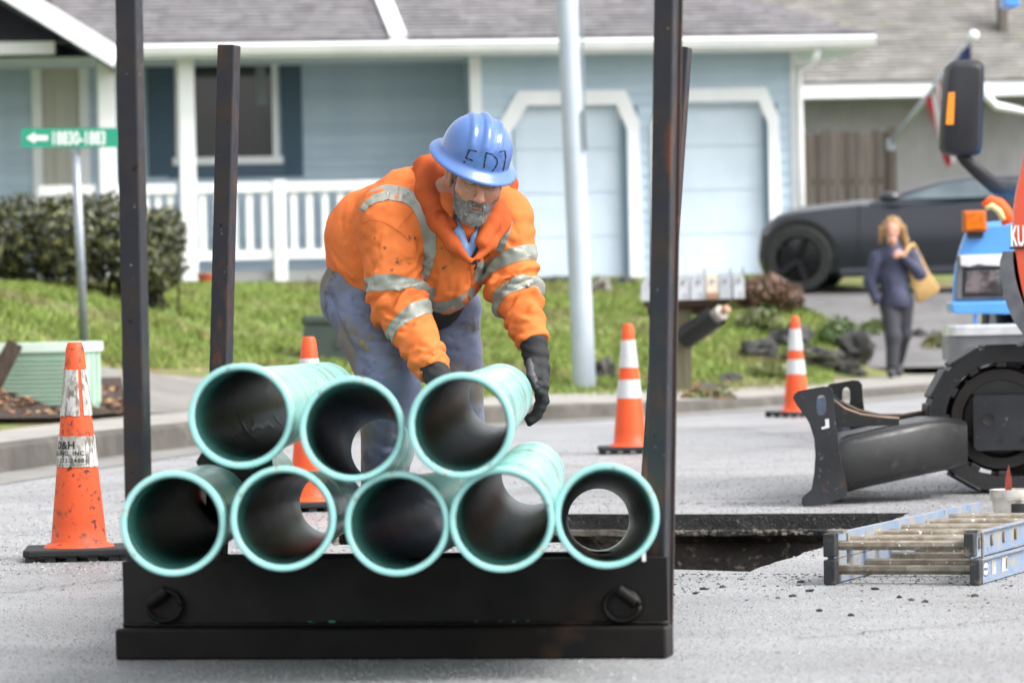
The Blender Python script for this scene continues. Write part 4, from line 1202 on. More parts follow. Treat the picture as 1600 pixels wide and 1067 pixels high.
# flange plate that makes the right upright an angle section
RUSTS = M('rusted_steel', '#3b2820', .75, '#2a2422', 7, 5, bump=.3, bs=80, spots=[('#6a4028', 12, .6, .74)])
cbf, dvf = cb + rax * .022 + rin * .0005, dv
MB().bar(cbf + dv * (.003 - cb.z) + rin * .082, cbf + dv * (1.72 - cb.z) + rin * .082, .016, .012, tuple(rin)).build('flange', RUSTS, rack, world=True)
RB = 1.85
cb, dv = post_line(339, 366, 70, 326, 354, 570, RB); up_at(cb, dv, .0, RK(352, 70, RB).z, .05, .07, RB); bl_ = cb + dv * (-cb.z)
cb, dv = post_line(1047, 1075, 74, 1026, 1054, 380, RB); up_at(cb, dv, .0, RK(1061, 73, RB).z, .05, .07, RB); br_ = cb + dv * (-cb.z)
MB().bar(bl_ + Vector((.03, 0, .07)), br_ + Vector((-.03, 0, .07)), .14, .06, (0, 1, 0)).build('rear_beam', STEELD, rack, world=True)
for q0, q1 in ((pl0, bl_), (pl1, br_)):
    a_ = Vector((q0.x, q0.y, .05)) + rin * .12 + (rax * .06 if q0 is pl0 else -rax * .075); b_ = Vector((q1.x, q1.y, .05)) - rin * .03
    MB().bar(a_, b_, .07, .07, (0, 0, 1)).build('side_rail', STEELD, rack, world=True)
# lifting rings
for px in (258, 972):
    c = RK(px, 946, .05) - rin * .004; sg_ = 1 if px < 600 else -1
    pts = []
    for k in range(25):
        t = 2 * math.pi * k / 24; r1 = .036
        pts.append(c + rax * (math.cos(t) * r1 * 1.0) + Vector((0, 0, math.sin(t) * r1)) + rax * (.006 * math.cos(t)))
    ring = MB().tube(pts, .0065, 8).build('lifting_ring', STEELD, rack, world=True, smooth=True)
    a_ = c + rax * (-.036 * sg_) + Vector((0, 0, .006)); b_ = c + rax * (.006 * sg_) + Vector((0, 0, .036))
    MB().tube([a_, b_], .015, 10).build('ring_lug', STEELD, ring, world=True, smooth=True, angle=40)
q = RK(1006, 868, .05)
MB().box(q, (.009, .004, .026)).build('white_tag', M('white_sticker', '#d8d8d6', .5), rack, world=True)

# ================================================================== pipes
TEAL = M('green_pipe_plastic', '#84bcb5', .22, '#92c6bf', 2.5, 4, bump=.06, bs=90, spec=.5, spots=[('#b5d6cf', 7, .54, .70, (1, 1, 1)), ('#3f7f79', 30, .66, .74), ('#8d9a90', 14, .60, .70, (1, 1, .3))], rvar=.06)
TEALLIP = M('pipe_lip_plastic', '#86bdba', .32, '#93c6c3', 6, bump=.08, bs=120, spots=[('#b3b8ab', 18, .55, .66), ('#7d7a6e', 34, .60, .70), ('#4a5450', 70, .66, .72)])
TEALIN = M('pipe_socket_plastic', '#6bb3aa', .28, '#74bab1', 6, spots=[('#5f6a62', 20, .62, .72)])
INNER = M('dirty_pipe_lining', '#6fb3aa', .34, '#63a39b', 5, 5, stretch=(1, 1, .25), bump=.12, bs=18, spots=[('#4b4c47', 3, .50, .70, (1, 1, .3)), ('#6b736f', 16, .68, .76, (1, 1, .3))])
GASK = M('gasket_rubber', '#23312f', .7)
PIPES = [ # front centre px, rear centre px, label
    ((270, 818), (412, 746), 'green pipe at the left end of the bottom row, touching the left upright'),
    ((442, 810), (517, 785), 'second green pipe from the left in the bottom row, traffic cone seen through it'),
    ((620, 818), (738, 782), 'dark middle green pipe of the bottom row with no light at its far end'),
    ((784, 812), (832, 740), 'green pipe in the bottom row under the one being lifted'),
    ((948, 806), (935, 811), 'green pipe at the right end of the bottom row, seen straight through'),
    ((376, 650), (507, 616), 'green pipe at the left end of the upper row, scuffed inside'),
    ((550, 670), (597, 703), 'middle green pipe of the upper row, worker\'s trouser leg seen through it'),
    ((720, 665), (782, 618), 'green pipe of the upper row being gripped by the worker'),
]
DF, DR = 9.25, 13.58
proto = None
RO, BO, RI, BI = .1035, .1155, .0985, .1025
def make_pipe(L):
    o = thing('sewer_pipe', 'x', 'pipe', group='green pipes stacked in the rack')
    prof = [(BI - .001, .006), (BI + .003, .0), (BO - .003, .0), (BO, .004), (BO, .125), (BO - .004, .15), (RO + .002, .19), (RO, .2), (RO, L * .5), (RO, L - .003), (RO - .002, L), (RI + .001, L), (RI, L - .003)]
    mi = [1, 1, 1, 0, 0, 0, 0, 0, 0, 0, 0, 0]
    MB().lathe(prof, n=72, mi=mi + [0]).build('pipe_wall', [TEAL, TEALLIP], o, smooth=True, angle=40)
    soc = MB().lathe([(RI, .215), (RI + .001, .2), (BI - .0005, .165), (BI - .0005, .034), (BI - .0035, .034), (BI - .0035, .024), (BI, .024), (BI - .001, .006)], n=72, mi=[0, 0, 0, 1, 1, 1, 0, 0]).build('socket', [TEALIN, GASK], o, smooth=True, angle=40)
    MB().lathe([(RI, L - .003), (RI, L * .6), (RI, L * .3), (RI, .215)], n=72).build('lining', INNER, o, smooth=True)
    return o
bpy.context.view_layer.update()
for i, (fp, rp, lab) in enumerate(PIPES):
    a = W(fp[0], fp[1], DF + (.0, -.01, .01, 0, .02, .02, 0, -.03)[i]); b = W(rp[0], rp[1], DR)
    if proto is None: o = proto = make_pipe((b - a).length)
    else: o = copy_tree(proto, label=lab)
    o['label'] = lab; o.location = a
    o.rotation_mode = 'QUATERNION'; q = (b - a).to_track_quat('Z', 'Y'); o.rotation_quaternion = q @ Matrix.Rotation(rs.uniform(0, 6.28), 3, 'Z').to_quaternion()
# scuffs and smears on the walls inside two of the pipes
bpy.context.view_layer.update()
def scuff(pipe_no, marks, mat):
    root = [o for o in bpy.data.objects if o.name.startswith('sewer_pipe')][pipe_no]
    ln = [c for c in root.children if c.name.startswith('lining')][0]; mw = root.matrix_world
    bv = BVHTree.FromPolygons([mw @ v.co for v in ln.data.vertices], [list(p.vertices) for p in ln.data.polygons])
    inv = mw.inverted()
    for pts, wpx in marks:
        mb = MB(); rows_ = []
        for i, (x, y) in enumerate(pts):
            x2, y2 = pts[min(i + 1, len(pts) - 1)]; x1, y1 = pts[max(i - 1, 0)]; dx, dy = x2 - x1, y2 - y1; m_ = math.hypot(dx, dy); row = []
            for sg in (-1, 1):
                ww = wpx * (.3 + .7 * math.sin(math.pi * (i + .5) / len(pts))) / 2
                h, nn_, ii, dd_ = bv.ray_cast(CP, ray(x - dy / m_ * ww * sg, y + dx / m_ * ww * sg).normalized()); row.append(None if h is None else inv @ (h + (nn_ if nn_.dot(h - CP) < 0 else -nn_) * .0015))
            rows_.append(row)
        for i in range(len(rows_) - 1):
            q = [rows_[i][0], rows_[i][1], rows_[i + 1][1], rows_[i + 1][0]]
            if all(v is not None for v in q): mb.add(q, [(0, 1, 2, 3)])
        if mb.f: mb.build('scuff_mark', mat, root)
SCUF = M('pale_scuff', '#e2e5e2', .3, '#a9b2b0', 20, 4, .4, .6)
scuff(5, [([(392, 672), (400, 664), (409, 666), (418, 660), (428, 668)], 9), ([(373, 640), (377, 658), (386, 674), (398, 686), (412, 692)], 2.2), ([(388, 640), (393, 652), (402, 664)], 1.5), ([(356, 668), (364, 682), (374, 692)], 1.5), ([(426, 646), (436, 660), (446, 670)], 1.4), ([(340, 690), (352, 700), (368, 706)], 1.2)], SCUF)
scuff(2, [([(658, 777), (668, 783), (680, 788), (688, 792)], 6), ([(655, 788), (668, 795)], 2)], SCUF)
# dark chock jammed between the pipes, blue mark on it
ch = thing('timber_chock', 'dark timber chock with a blue paint mark jammed between two left pipes', 'chock', W(345, 750, 10.6))
cq = [W(x, y, 10.55) for x, y in ((306, 722), (314, 708), (392, 736), (398, 790), (352, 800))]
MB().prism(cq, Vector((0, .9, .02))).build('block', M('tarred_timber', '#191614', .85, '#241e1a', 10, bump=.5, bs=40), ch, world=True, fix=True)
mk = MB()
for x, y, s in ((345, 738, 5), (353, 744, 6), (362, 752, 6.5), (368, 748, 4), (356, 757, 4.5)):
    mk.add([W(x + s * math.cos(t) * (1 + .25 * math.sin(3 * t)), y + s * .8 * math.sin(t), 10.546) for t in np.linspace(0, 5.6, 9)], [tuple(range(8, -1, -1))])
mk.build('paint_mark', M('blue_spray_paint', '#1f55b0', .6, '#3a7bd0', 40), ch, world=True)

# ================================================================== ladder
LBLUE = M('blue_fibreglass', '#687b95', .6, '#7d8692', 8, 5, bump=.15, bs=80, spots=[('#8f8676', 14, .52, .66), ('#46566c', 40, .62, .70)], stretch=None)
ALU = M('muddy_aluminium', '#8f877b', .5, '#6b5f50', 22, 5, metal=.15, bump=.3, bs=90, spots=[('#6f6252', 30, .55, .66), ('#d9d6d0', 60, .62, .7)])
LBLK = M('ladder_end_plastic', '#1d1f23', .6, '#2c2d30', 30, bump=.3, bs=60, spots=[('#6d6558', 18, .58, .70)])
l0 = G(1298, 914); l_dir = None
lz = .0
le = W(1508, 790, 13.8)
A2 = Vector((l0.x, l0.y, 0)); ax_ = Vector((le.x - A2.x, le.y - A2.y, 0)).normalized(); bx_ = Vector((ax_.y, -ax_.x, 0))
lad = thing('ladder', 'blue fibreglass extension ladder with muddy aluminium rungs lying folded on the asphalt', 'ladder', A2)
LW = .425
def LP(a, b, z): return A2 + ax_ * a + bx_ * b + Vector((0, 0, z))
def rail(b0, z0, z1, a0, a1, face, name='rail'):
    """channel rail: web plus two flanges"""
    th = .0045; fl = .016 * face; mb = MB()
    def slab(ba, bb, za, zb_):
        mb.hexa([LP(a0, ba, za), LP(a0, bb, za), LP(a1, bb, za), LP(a1, ba, za), LP(a0, ba, zb_), LP(a0, bb, zb_), LP(a1, bb, zb_), LP(a1, ba, zb_)])
    slab(min(b0, b0 + th), max(b0, b0 + th), z0, z1)
    slab(min(b0, b0 + fl), max(b0, b0 + fl), z1 - th, z1 + .0006); slab(min(b0, b0 + fl), max(b0, b0 + fl), z0 - .0006, z0 + th)
    return mb.build(name, LBLUE, lad, world=True, fix=True)
UZ0, UZ1, LZ0, LZ1 = .075, .146, .004, .073
LEN = 1.86
ra = rail(0, UZ0, UZ1, .03, LEN, -1); rail(.0, LZ0, LZ1, .0, LEN, -1)
rb = rail(LW - .03, UZ0, UZ1, .03, LEN + .6, 1); rc = rail(LW, LZ0, LZ1, .0, LEN + .6, 1)
for i in range(6):
    a_ = .06 + i * .305
    for (zz, bb, off, nm) in ((.112, (0.004, LW - .028), 0, 'rung'), (.040, (.004, LW + .002), .02, 'rung')):
        P = []
        for t in np.linspace(0, 2 * math.pi, 12, endpoint=False):
            P.append(LP(a_ + off + .018 * math.cos(t), bb[0], zz + .014 * math.sin(t) + .002 * math.cos(5 * t)))
        MB().prism(P, bx_ * (bb[1] - bb[0])).build(nm, ALU, lad, world=True, fix=True)
for i in range(5):
    a_ = .06 + .1525 + i * .305
    P = [LP(a_ + .017 * math.cos(t), .004, .118 + .013 * math.sin(t)) for t in np.linspace(0, 2 * math.pi, 12, endpoint=False)]
    MB().prism(P, bx_ * (LW - .034)).build('rung', ALU, lad, world=True, fix=True)
for b0, w_ in ((-.018, .036), (LW - .010, .030)):
    for z0, z1 in ((.002, .074), (.082, .15)):
        sh = -.016 if (z0 > .05 and b0 > .1) else 0
        MB().hexa([LP(q[0], b0 + sh + q[1], z) for z in (z0, z1) for q in ((-.012, 0), (-.012, w_), (.03, w_), (.03, 0))]).build('end_cap', LBLK, lad, world=True, bevel=.004)
for b0 in (.0, LW - .026):
    mb = MB()
    mb.hexa([LP(q[0], b0 + q[1], z) for z in (.148, .158) for q in ((.02, -.008), (.02, .034), (.07, .034), (.07, -.008))])
    mb.hexa([LP(q[0], b0 + q[1], z) for z in (.06, .148) for q in ((.055, .0345), (.055, .0395), (.075, .0395), (.075, .0345))])
    mb.build('rung_lock', M('lock_metal', '#8e8b85', .5, '#5d584f', 30, metal=.4), lad, world=True)
# stickers and logo on the near rail
def sticker(a0, a1, z0, z1, b0, mat, name, par): 
    return MB().add([LP(a0, b0, z0), LP(a1, b0, z0), LP(a1, b0, z1), LP(a0, b0, z1)], [(0, 1, 2, 3)]).build(name, mat, par, world=True)
sticker(.50, .555, .092, .132, .0052, M('yellow_sticker', '#c9b52e', .5, '#3a3418', 60, 3, .55, .6), 'sticker', ra)
sticker(.30, .36, .085, .125, .0052, M('worn_paper', '#b9b6af', .7, '#9a958c', 30), 'sticker', ra)
bo = LW + .0056
for a0, a1 in ((.02, .05), (.20, .25), (.33, .40)):
    sticker(a0, a1, .018, .062, bo, M('worn_label', '#bdbcb8', .6, '#8d8a84', 24, 4), 'sticker', rc)
NAVY = M('navy_print', '#27377e', .5)
mb = MB(); oc = (.125, .040); ring = []
for rr2 in (1.0, .86):
    for t in np.linspace(0, 2 * math.pi, 28, endpoint=False): mb.v.append(tuple(LP(oc[0] + .036 * rr2 * math.cos(t), bo + .0004, oc[1] + .022 * rr2 * math.sin(t))))
for k in range(28):
    k2 = (k + 1) % 28; mb.f.append([k, k2, 28 + k2, 28 + k]); mb.mi.append(0); mb.tint.append(None)
mb.build('logo_ring', NAVY, rc, world=True)
V = [LP(oc[0] + .0305 * math.cos(t), bo + .0002, oc[1] + .0185 * math.sin(t)) for t in np.linspace(0, 2 * math.pi, 24, endpoint=False)]
MB().add(V, [tuple(range(24))]).build('logo_field', M('logo_white', '#c9cbd0', .5), rc, world=True)
V, F = text_geo('WERNER', .0135, .0003, 1.0, .92); mx = max(x for x, y in V)
MB().add([LP(oc[0] + x - mx / 2, bo + .0007, oc[1] - .005 + y) for x, y in V], F).build('lettering', NAVY, rc, world=True)
for i in range(7):
    a_ = .17 + i * .155
    P = [LP(a_ + .010 * math.cos(t), LW - .0245, .112 + .017 * math.sin(t)) for t in np.linspace(0, 2 * math.pi, 12, endpoint=False)]
    MB().prism(P, bx_ * .006).build('rung_plug', ALU, rb, world=True, fix=True)
for i in range(4):
    a_ = .08 + i * .305
    P = [LP(a_ + .009 * math.cos(t), LW + .005, .040 + .016 * math.sin(t)) for t in np.linspace(0, 2 * math.pi, 12, endpoint=False)]
    MB().prism(P, bx_ * .004).build('rung_plug', ALU, rc, world=True, fix=True)

# ================================================================== bucket with a red stake
bkp = W(1583, 790, 15.6); bkc = Vector((bkp.x, bkp.y, 0))
BKM = M('dirty_white_plastic', '#c9c6c0', .5, '#b0aaa0', 12, 5, spots=[('#7d7467', 22, .55, .68)])
bk = thing('bucket', 'dirty white plastic bucket standing behind the ladder near the digger track', 'bucket', bkc)
zt2 = W(1583, 764, 15.6).z
rb_ = .083
MB().lathe([(rb_ * .82, 0), (rb_ * .95, zt2 - .03), (rb_ * 1.0, zt2 - .03), (rb_ * 1.03, zt2 - .022), (rb_ * 1.03, zt2), (rb_ * .97, zt2), (rb_ * .95, zt2 - .02), (rb_ * .8, .006), (0, .006)], n=36).build('pail', BKM, bk, smooth=True, angle=35)
MB().lathe([(rb_ * .98, zt2 - .036), (rb_ * 1.02, zt2 - .036), (rb_ * 1.02, zt2 - .032), (rb_ * .98, zt2 - .032)], n=36, close=True).build('rim_band', BKM, bk)
mb = MB()
for k in range(7):
    for zz, in ((zt2 - .085,), (zt2 - .05,)):
        t = -.2 + .12 * k; rr2 = rb_ * .935 + .0015 + (zz - (zt2 - .085)) * .12; mb.v.append((math.sin(t) * rr2, -math.cos(t) * rr2, zz))
for k in range(6): mb.f.append([2 * k, 2 * k + 2, 2 * k + 3, 2 * k + 1]); mb.mi.append(0); mb.tint.append(None)
mb.build('black_label', M('label_black', '#1a1a1c', .5), bk)
st = thing('wooden_stake', 'red painted pointed stake standing in the white bucket', 'stake', bkc)
s0_ = W(1574, 768, 15.6); s1_ = W(1577, 728, 15.6)
mb = MB(); k = 15.6 / FPX
P = [W(1571, 790, 15.58), W(1580.5, 790, 15.58), W(1581, 748, 15.58), W(1579, 738, 15.58), W(1576.5, 726, 15.58), W(1573, 738, 15.58), W(1571, 750, 15.58)]
mb.prism(P, Vector((0, .012, 0))).build('blade', M('red_stake_paint', '#8f3524', .7, '#6f2d20', 20), st, world=True, fix=True)
# ================================================================== mini digger (end of its track, blade and tail in view)
DIGR = M('digger_orange', '#c4492a', .38, '#bb4427', 4, spec=.5, spots=[('#d8694d', 8, .64, .74)], coat=.3)
DIGG = M('digger_grey', '#282a2f', .5, '#1d1e21', 6, 5, bump=.2, bs=60, metal=.25, spots=[('#4f3728', 9, .62, .72), ('#5d6068', 30, .64, .72)])
DIGB = M('digger_black', '#0b0c0d', .42, '#121314', 7, 5, bump=.12, bs=40, spots=[('#2c2d2f', 22, .6, .7)], rvar=.1)
TRKM = M('rubber_track', '#101113', .55, '#1a1b1d', 9, 5, bump=.5, bs=60, bdist=.004, spots=[('#4a4a4a', 16, .66, .76)])
RIMM = M('greasy_wheel', '#121214', .6, '#241a15', 8, 5, bump=.3, bs=40)
DT = 17.9
kd = DT / FPX
dg0 = G(1560, 765); 
dig = thing('mini_digger', 'orange mini digger with black rubber tracks and raised steel dozer blade', 'digger', (W(1560, 760, DT).x, DT, 0))
cxr, czr = W(1560, 652, DT).x, .312
RT, RTW = .305, .34     # track outer radius, half of ... and width
LT = 1.75
TH = .065
def track(yc, wd, nm='track', dx=0.0):
    """rubber track as one outline ring swept across its width, with lugs of their own"""
    N = 26; P = []
    tilt = R(-3.5)
    def loop(r_):
        pts = []
        for k in range(N + 1):
            t = math.pi / 2 + math.pi * k / N; pts.append((r_ * math.cos(t), r_ * math.sin(t)))
        for k in range(N + 1):
            t = -math.pi / 2 + math.pi * k / N; pts.append((LT + r_ * math.cos(t), r_ * math.sin(t)))
        return pts
    o_, i_ = loop(RT), loop(RT - TH); n = len(o_); mb = MB()
    for y in (-wd / 2, wd / 2):
        for ring in (o_, i_):
            mb.v += [(cxr + dx - dig.location.x + x, yc + y, czr + z) for x, z in ring]
    def q(a, b, c, d): mb.f.append([a, b, c, d]); mb.mi.append(0); mb.tint.append(None)
    for k in range(n):
        j = (k + 1) % n
        q(k, j, n + j, n + k); q(2 * n + j, 2 * n + k, 3 * n + k, 3 * n + j)
        q(j, k, 2 * n + k, 2 * n + j); q(n + k, n + j, 3 * n + j, 3 * n + k)
    tr = mb.build(nm, TRKM, dig, fix=True, smooth=True, angle=35)
    per = 2 * math.pi * RT + 2 * LT; nl = 34
    for k in range(nl):
        s = k * per / nl
        a1 = math.pi * RT
        if s < a1: t = math.pi / 2 + s / RT; x, z, an = RT * math.cos(t), RT * math.sin(t), t
        elif s < a1 + LT: x, z, an = s - a1, -RT, -math.pi / 2
        elif s < 2 * a1 + LT: t = -math.pi / 2 + (s - a1 - LT) / RT; x, z, an = LT + RT * math.cos(t), RT * math.sin(t), t
        else: x, z, an = LT - (s - 2 * a1 - LT), RT, math.pi / 2
        if x > .9: continue
        mbx = MB(); rot = Matrix.Rotation(-an, 3, 'Y')
        mbx.box((cxr + dx - dig.location.x + x, yc, czr + z), (.018, wd * 1.0 + .004, .138), rot)
        mbx.build('track_lug', TRKM, tr, bevel=.009)
        mb2 = MB(); mb2.box((cxr + dx - dig.location.x + (x * (1 - TH / RT * 1.1) if x < 0 else x), yc, czr + z * (1 - TH / RT * 1.15)), (.026, wd * .98, .045), rot)
        mb2.build('drive_lug', TRKM, tr, bevel=.006)
    return tr
track(-.02, .26)
track(.98, .26, dx=.30)
# idler wheel, frame plate
for yc, dx in ((-.02, 0), (.98, .30)):
    wl = MB().lathe([(.0, -.07), (.05, -.075), (.09, -.06), (.15, -.05), (.165, -.085), (.21, -.085), (.222, -.06), (.222, .06), (.21, .085), (0, .08)], (cxr + dx - dig.location.x, yc, czr), (0, 1, 0), 40).build('idler_wheel', RIMM, dig, smooth=True, angle=35)
    MB().lathe([(0, -.1), (.045, -.1), (.05, -.085)], (cxr + dx - dig.location.x, yc, czr), (0, 1, 0), 20).build('hub', DIGG, wl, smooth=True, angle=35)
fx0, fz1 = W(1519, 617, DT - .15), W(1519, 617, DT - .15).z
fz0 = W(1519, 705, DT - .15).z
X0 = W(1519, 660, DT - .15).x - dig.location.x; YF = -.175
fp = [(X0 + .015, fz0), (X0 + 1.3, fz0), (X0 + 1.3, fz1), (X0 + .012, fz1), (X0, fz1 - .014), (X0, fz0 + .015)]
fr = MB().prism([(x, YF, z) for x, z in fp], (0, .03, 0)).build('track_frame', DIGG, dig, fix=True, bevel=.004)
def disc(px, py, r, nm, mat=RIMM):
    p = W(px, py, DT - .18); MB().lathe([(0, 0), (r * .8, 0), (r, -.002), (r, .004)], (p.x - dig.location.x, YF - .001, p.z), (0, 1, 0), 20).build(nm, mat, fr, smooth=True, angle=30)
disc(1545, 656, .026, 'frame_hole'); disc(1562, 689, .008, 'bolt_hole'); disc(1598, 689, .008, 'bolt_hole'); disc(1620, 656, .026, 'frame_hole')
MB().bx(X0 - .02, X0 + 1.4, -.1, .9, fz1 + .0, fz1 + .06).build('undercarriage', DIGB, dig)
# tail: rounded orange bodywork with a grey rim
def px2(px, py, d): return W(px, py, d)
DBY = 17.55
body_l = [(1602, 186), (1596, 225), (1589, 265), (1581, 300), (1577, 330), (1577, 360), (1579, 390), (1584, 425), (1590, 455), (1598, 485), (1604, 500)]
mb = MB(); rowsN = []
for (x, y) in body_l:
    p = W(x, y, DBY); row = []
    for k in range(9):
        t = math.pi * k / 8 - math.pi / 2
        row.append((p.x + .02 * (1 - math.cos(t)) + .15 * (.75 + .75 * math.sin(t)), DBY + .75 + .75 * math.sin(t), p.z))
    row = [(p.x + 1.15, DBY - .0, p.z)] + row + [(p.x + 1.15, DBY + 1.5, p.z)]
    rowsN.append(row)
nn = len(rowsN[0])
for r in rowsN: mb.v += r
for i in range(len(rowsN) - 1):
    for j in range(nn):
        j2 = (j + 1) % nn; mb.f.append([i * nn + j, (i + 1) * nn + j, (i + 1) * nn + j2, i * nn + j2]); mb.mi.append(0); mb.tint.append(None)
mb.f.append(list(range(nn))); mb.mi.append(0); mb.tint.append(None); mb.f.append([(len(rowsN) - 1) * nn + k for k in range(nn)]); mb.mi.append(0); mb.tint.append(None)
tail = mb.build('tail_body', DIGR, dig, world=True, smooth=True, angle=40, fix=True)
rim = [(1567, 393, 15), (1562, 410, 20), (1563, 432, 22), (1567, 455, 24), (1574, 480, 26), (1584, 502, 28), (1598, 522, 34), (1620, 534, 40)]
mb = MB()
for (x, y, wv) in rim:
    a_, b_ = W(x, y, DBY - .06), W(x + wv, y, DBY - .06)
    for dy in (0, 1.55): mb.v += [(a_.x + .16 * dy, DBY - .06 + dy, a_.z), (b_.x + .16 * dy, DBY - .06 + dy, b_.z)]
for i in range(len(rim) - 1):
    o0, o1 = i * 4, (i + 1) * 4
    for a_, b_ in ((0, 1), (1, 3), (3, 2), (2, 0)):
        mb.f.append([o0 + a_, o0 + b_, o1 + b_, o1 + a_]); mb.mi.append(0); mb.tint.append(None)
mb.f.append([0, 1, 3, 2]); mb.mi.append(0); mb.tint.append(None)
mb.build('tail_bumper', M('bumper_grey', '#55575c', .5, '#3d3f44', 10), dig, world=True, fix=True, smooth=True, angle=35)
V, F = text_geo('KUBOTA', 44 * kd, .002, 1.0, .36)
p0 = W(1579, 384, DBY - .012); MB().add([(p0.x + x, DBY - .012, p0.z + y) for x, y in V], F).build('lettering', M('white_decal', '#e4e2df', .5), tail, world=True)
V2 = W(1578, 382, DBY - .004)
MB().bx(p0.x - dig.location.x - .004, p0.x - dig.location.x + .9, DBY - dig.location.y - .0095, DBY - dig.location.y - .0, p0.z - .014, p0.z - .006).build('decal_line', DIGB, tail)
# cab above (mostly beyond the frame)
MB().bx(.55, 1.5, .1, 1.2, 1.15, 1.2).build('cab_floor', DIGB, dig)
for x, y in ((.6, .15), (1.45, .15), (.6, 1.15), (1.45, 1.15)):
    MB().bx(x - .03, x + .03, y - .03, y + .03, 1.2, 2.3).build('cab_pillar', DIGB, dig)
MB().bx(.5, 1.55, .05, 1.25, 2.3, 2.38).build('cab_roof', DIGR, dig, bevel=.02)

# dozer blade: end plates, curved mouldboard and push beam
def plate(poly, d, slot, name, mat, th=.018):
    P = [W(x, y, d) for x, y in poly]; bm = bmesh.new()
    S = [W(x, y, d) for x, y in slot]
    tri = tessellate_polygon([P, S]); allp = P + S; th_v = Vector((.004, th, 0))
    vs = [bm.verts.new(p) for p in allp] + [bm.verts.new(p + th_v) for p in allp]; n = len(allp)
    for t in tri:
        try: bm.faces.new([vs[i] for i in t]); bm.faces.new([vs[i + n] for i in reversed(t)])
        except ValueError: pass
    for lo_, cnt in ((0, len(P)), (len(P), len(S))):
        for k in range(cnt):
            a_, b_ = lo_ + k, lo_ + (k + 1) % cnt
            try: bm.faces.new([vs[a_], vs[b_], vs[b_ + n], vs[a_ + n]])
            except ValueError: pass
    bmesh.ops.recalc_face_normals(bm, faces=bm.faces)
    mb = MB(); mb.add([v.co for v in bm.verts], [[v.index for v in f.verts] for f in bm.faces] if (bm.verts.index_update() or True) else []); bm.free()
    return mb.build(name, mat, dig, world=True)
near = [(1239, 622), (1241, 616), (1247, 611), (1255, 609), (1286, 604), (1296, 605), (1301, 611), (1303, 640), (1308, 680), (1314, 720), (1320, 748), (1323, 765), (1321, 774), (1312, 780), (1285, 789), (1256, 791), (1252, 788), (1253, 777), (1262, 769), (1268, 764), (1272, 740), (1274, 710), (1272, 685), (1265, 662), (1256, 647), (1246, 635)]
def slot(cx, cy, w_, h_): return [(cx + w_ * (math.copysign(abs(math.cos(t)) ** .7, math.cos(t))), cy + h_ * (math.copysign(abs(math.sin(t)) ** .7, math.sin(t)))) for t in np.linspace(0, 2 * math.pi, 16, endpoint=False)]
DN, DFAR = 16.95, 18.35
plate(near, DN, slot(1283, 633, 8, 16), 'blade_end_plate', DIGG, .02)
kf = DN / DFAR
far = [(1284 + (x - 1239) * kf + 5, 482 - (1314 - 800) * .0209 + (y - 482 + (1270 - 800) * .0209) * kf + 1) for x, y in near]
plate(far, DFAR, slot(1322, 619, 6.5, 14), 'blade_end_plate', DIGB, .02)
# mouldboard between the two plates
prof = [(1246, 628), (1262, 655), (1276, 690), (1277, 730), (1270, 762), (1258, 782)]
mb = MB()
for dx in (0, 1.0):
    for (x, y) in prof:
        mb.v.append(tuple(W(x + dx * 12, y, DN + .01)))
    for (x, y) in prof:
        p = W(1284 + (x + dx * 12 - 1239) * kf + 5, 482 - 514 * .0209 + (y - 482 + 470 * .0209) * kf, DFAR + .0); mb.v.append(tuple(p))
n = len(prof)
for i in range(n - 1):
    for (a_, b_) in ((0, n), (3 * n, 2 * n)):
        mb.f.append([a_ + i, b_ + i, b_ + i + 1, a_ + i + 1]); mb.mi.append(0); mb.tint.append(None)
for i in (0, n - 1):
    mb.f.append([i, n + i, 3 * n + i, 2 * n + i]); mb.mi.append(0); mb.tint.append(None)
mb.build('mouldboard', DIGB, dig, world=True, fix=True)
# decal on the near plate
p = [W(x, y, DN - .003) for x, y in ((1289, 655), (1295, 654), (1296, 668), (1284, 671), (1283, 668), (1290, 665))]
MB().add(p, [tuple(range(6))]).build('worn_decal', M('worn_white', '#c5c6c8', .6), dig, world=True, fix=True)
# push beam running back to the tracks
sec = [(1302, 684, 640, 764, 17.35), (1318, 677, 640, 764, 17.35), (1380, 664, 660, 751, 17.4), (1440, 652, 655, 738, 17.5), (1470, 650, 660, 732, 17.6), (1500, 655, 660, 722, 17.7)]
mb = MB(); NS_ = 24
for (x, yt, _, yb, d) in sec:
    t_, b_ = W(x, yt, d), W(x, yb, d); c = (t_ + b_) / 2; hz_ = (t_.z - b_.z) / 2
    for k in range(NS_):
        t = 2 * math.pi * k / NS_; cx_, sx_ = math.cos(t), math.sin(t)
        mb.v.append((c.x, c.y + .30 * math.copysign(abs(cx_) ** .3, cx_), c.z + hz_ * math.copysign(abs(sx_) ** .32, sx_)))
for i in range(len(sec) - 1):
    for k in range(NS_):
        k2 = (k + 1) % NS_; mb.f.append([i * NS_ + k, i * NS_ + k2, (i + 1) * NS_ + k2, (i + 1) * NS_ + k]); mb.mi.append(0); mb.tint.append(None)
mb.f.append(list(range(NS_))); mb.mi.append(0); mb.tint.append(None)
mb.build('push_beam', DIGB, dig, world=True, fix=True, smooth=True, angle=50)
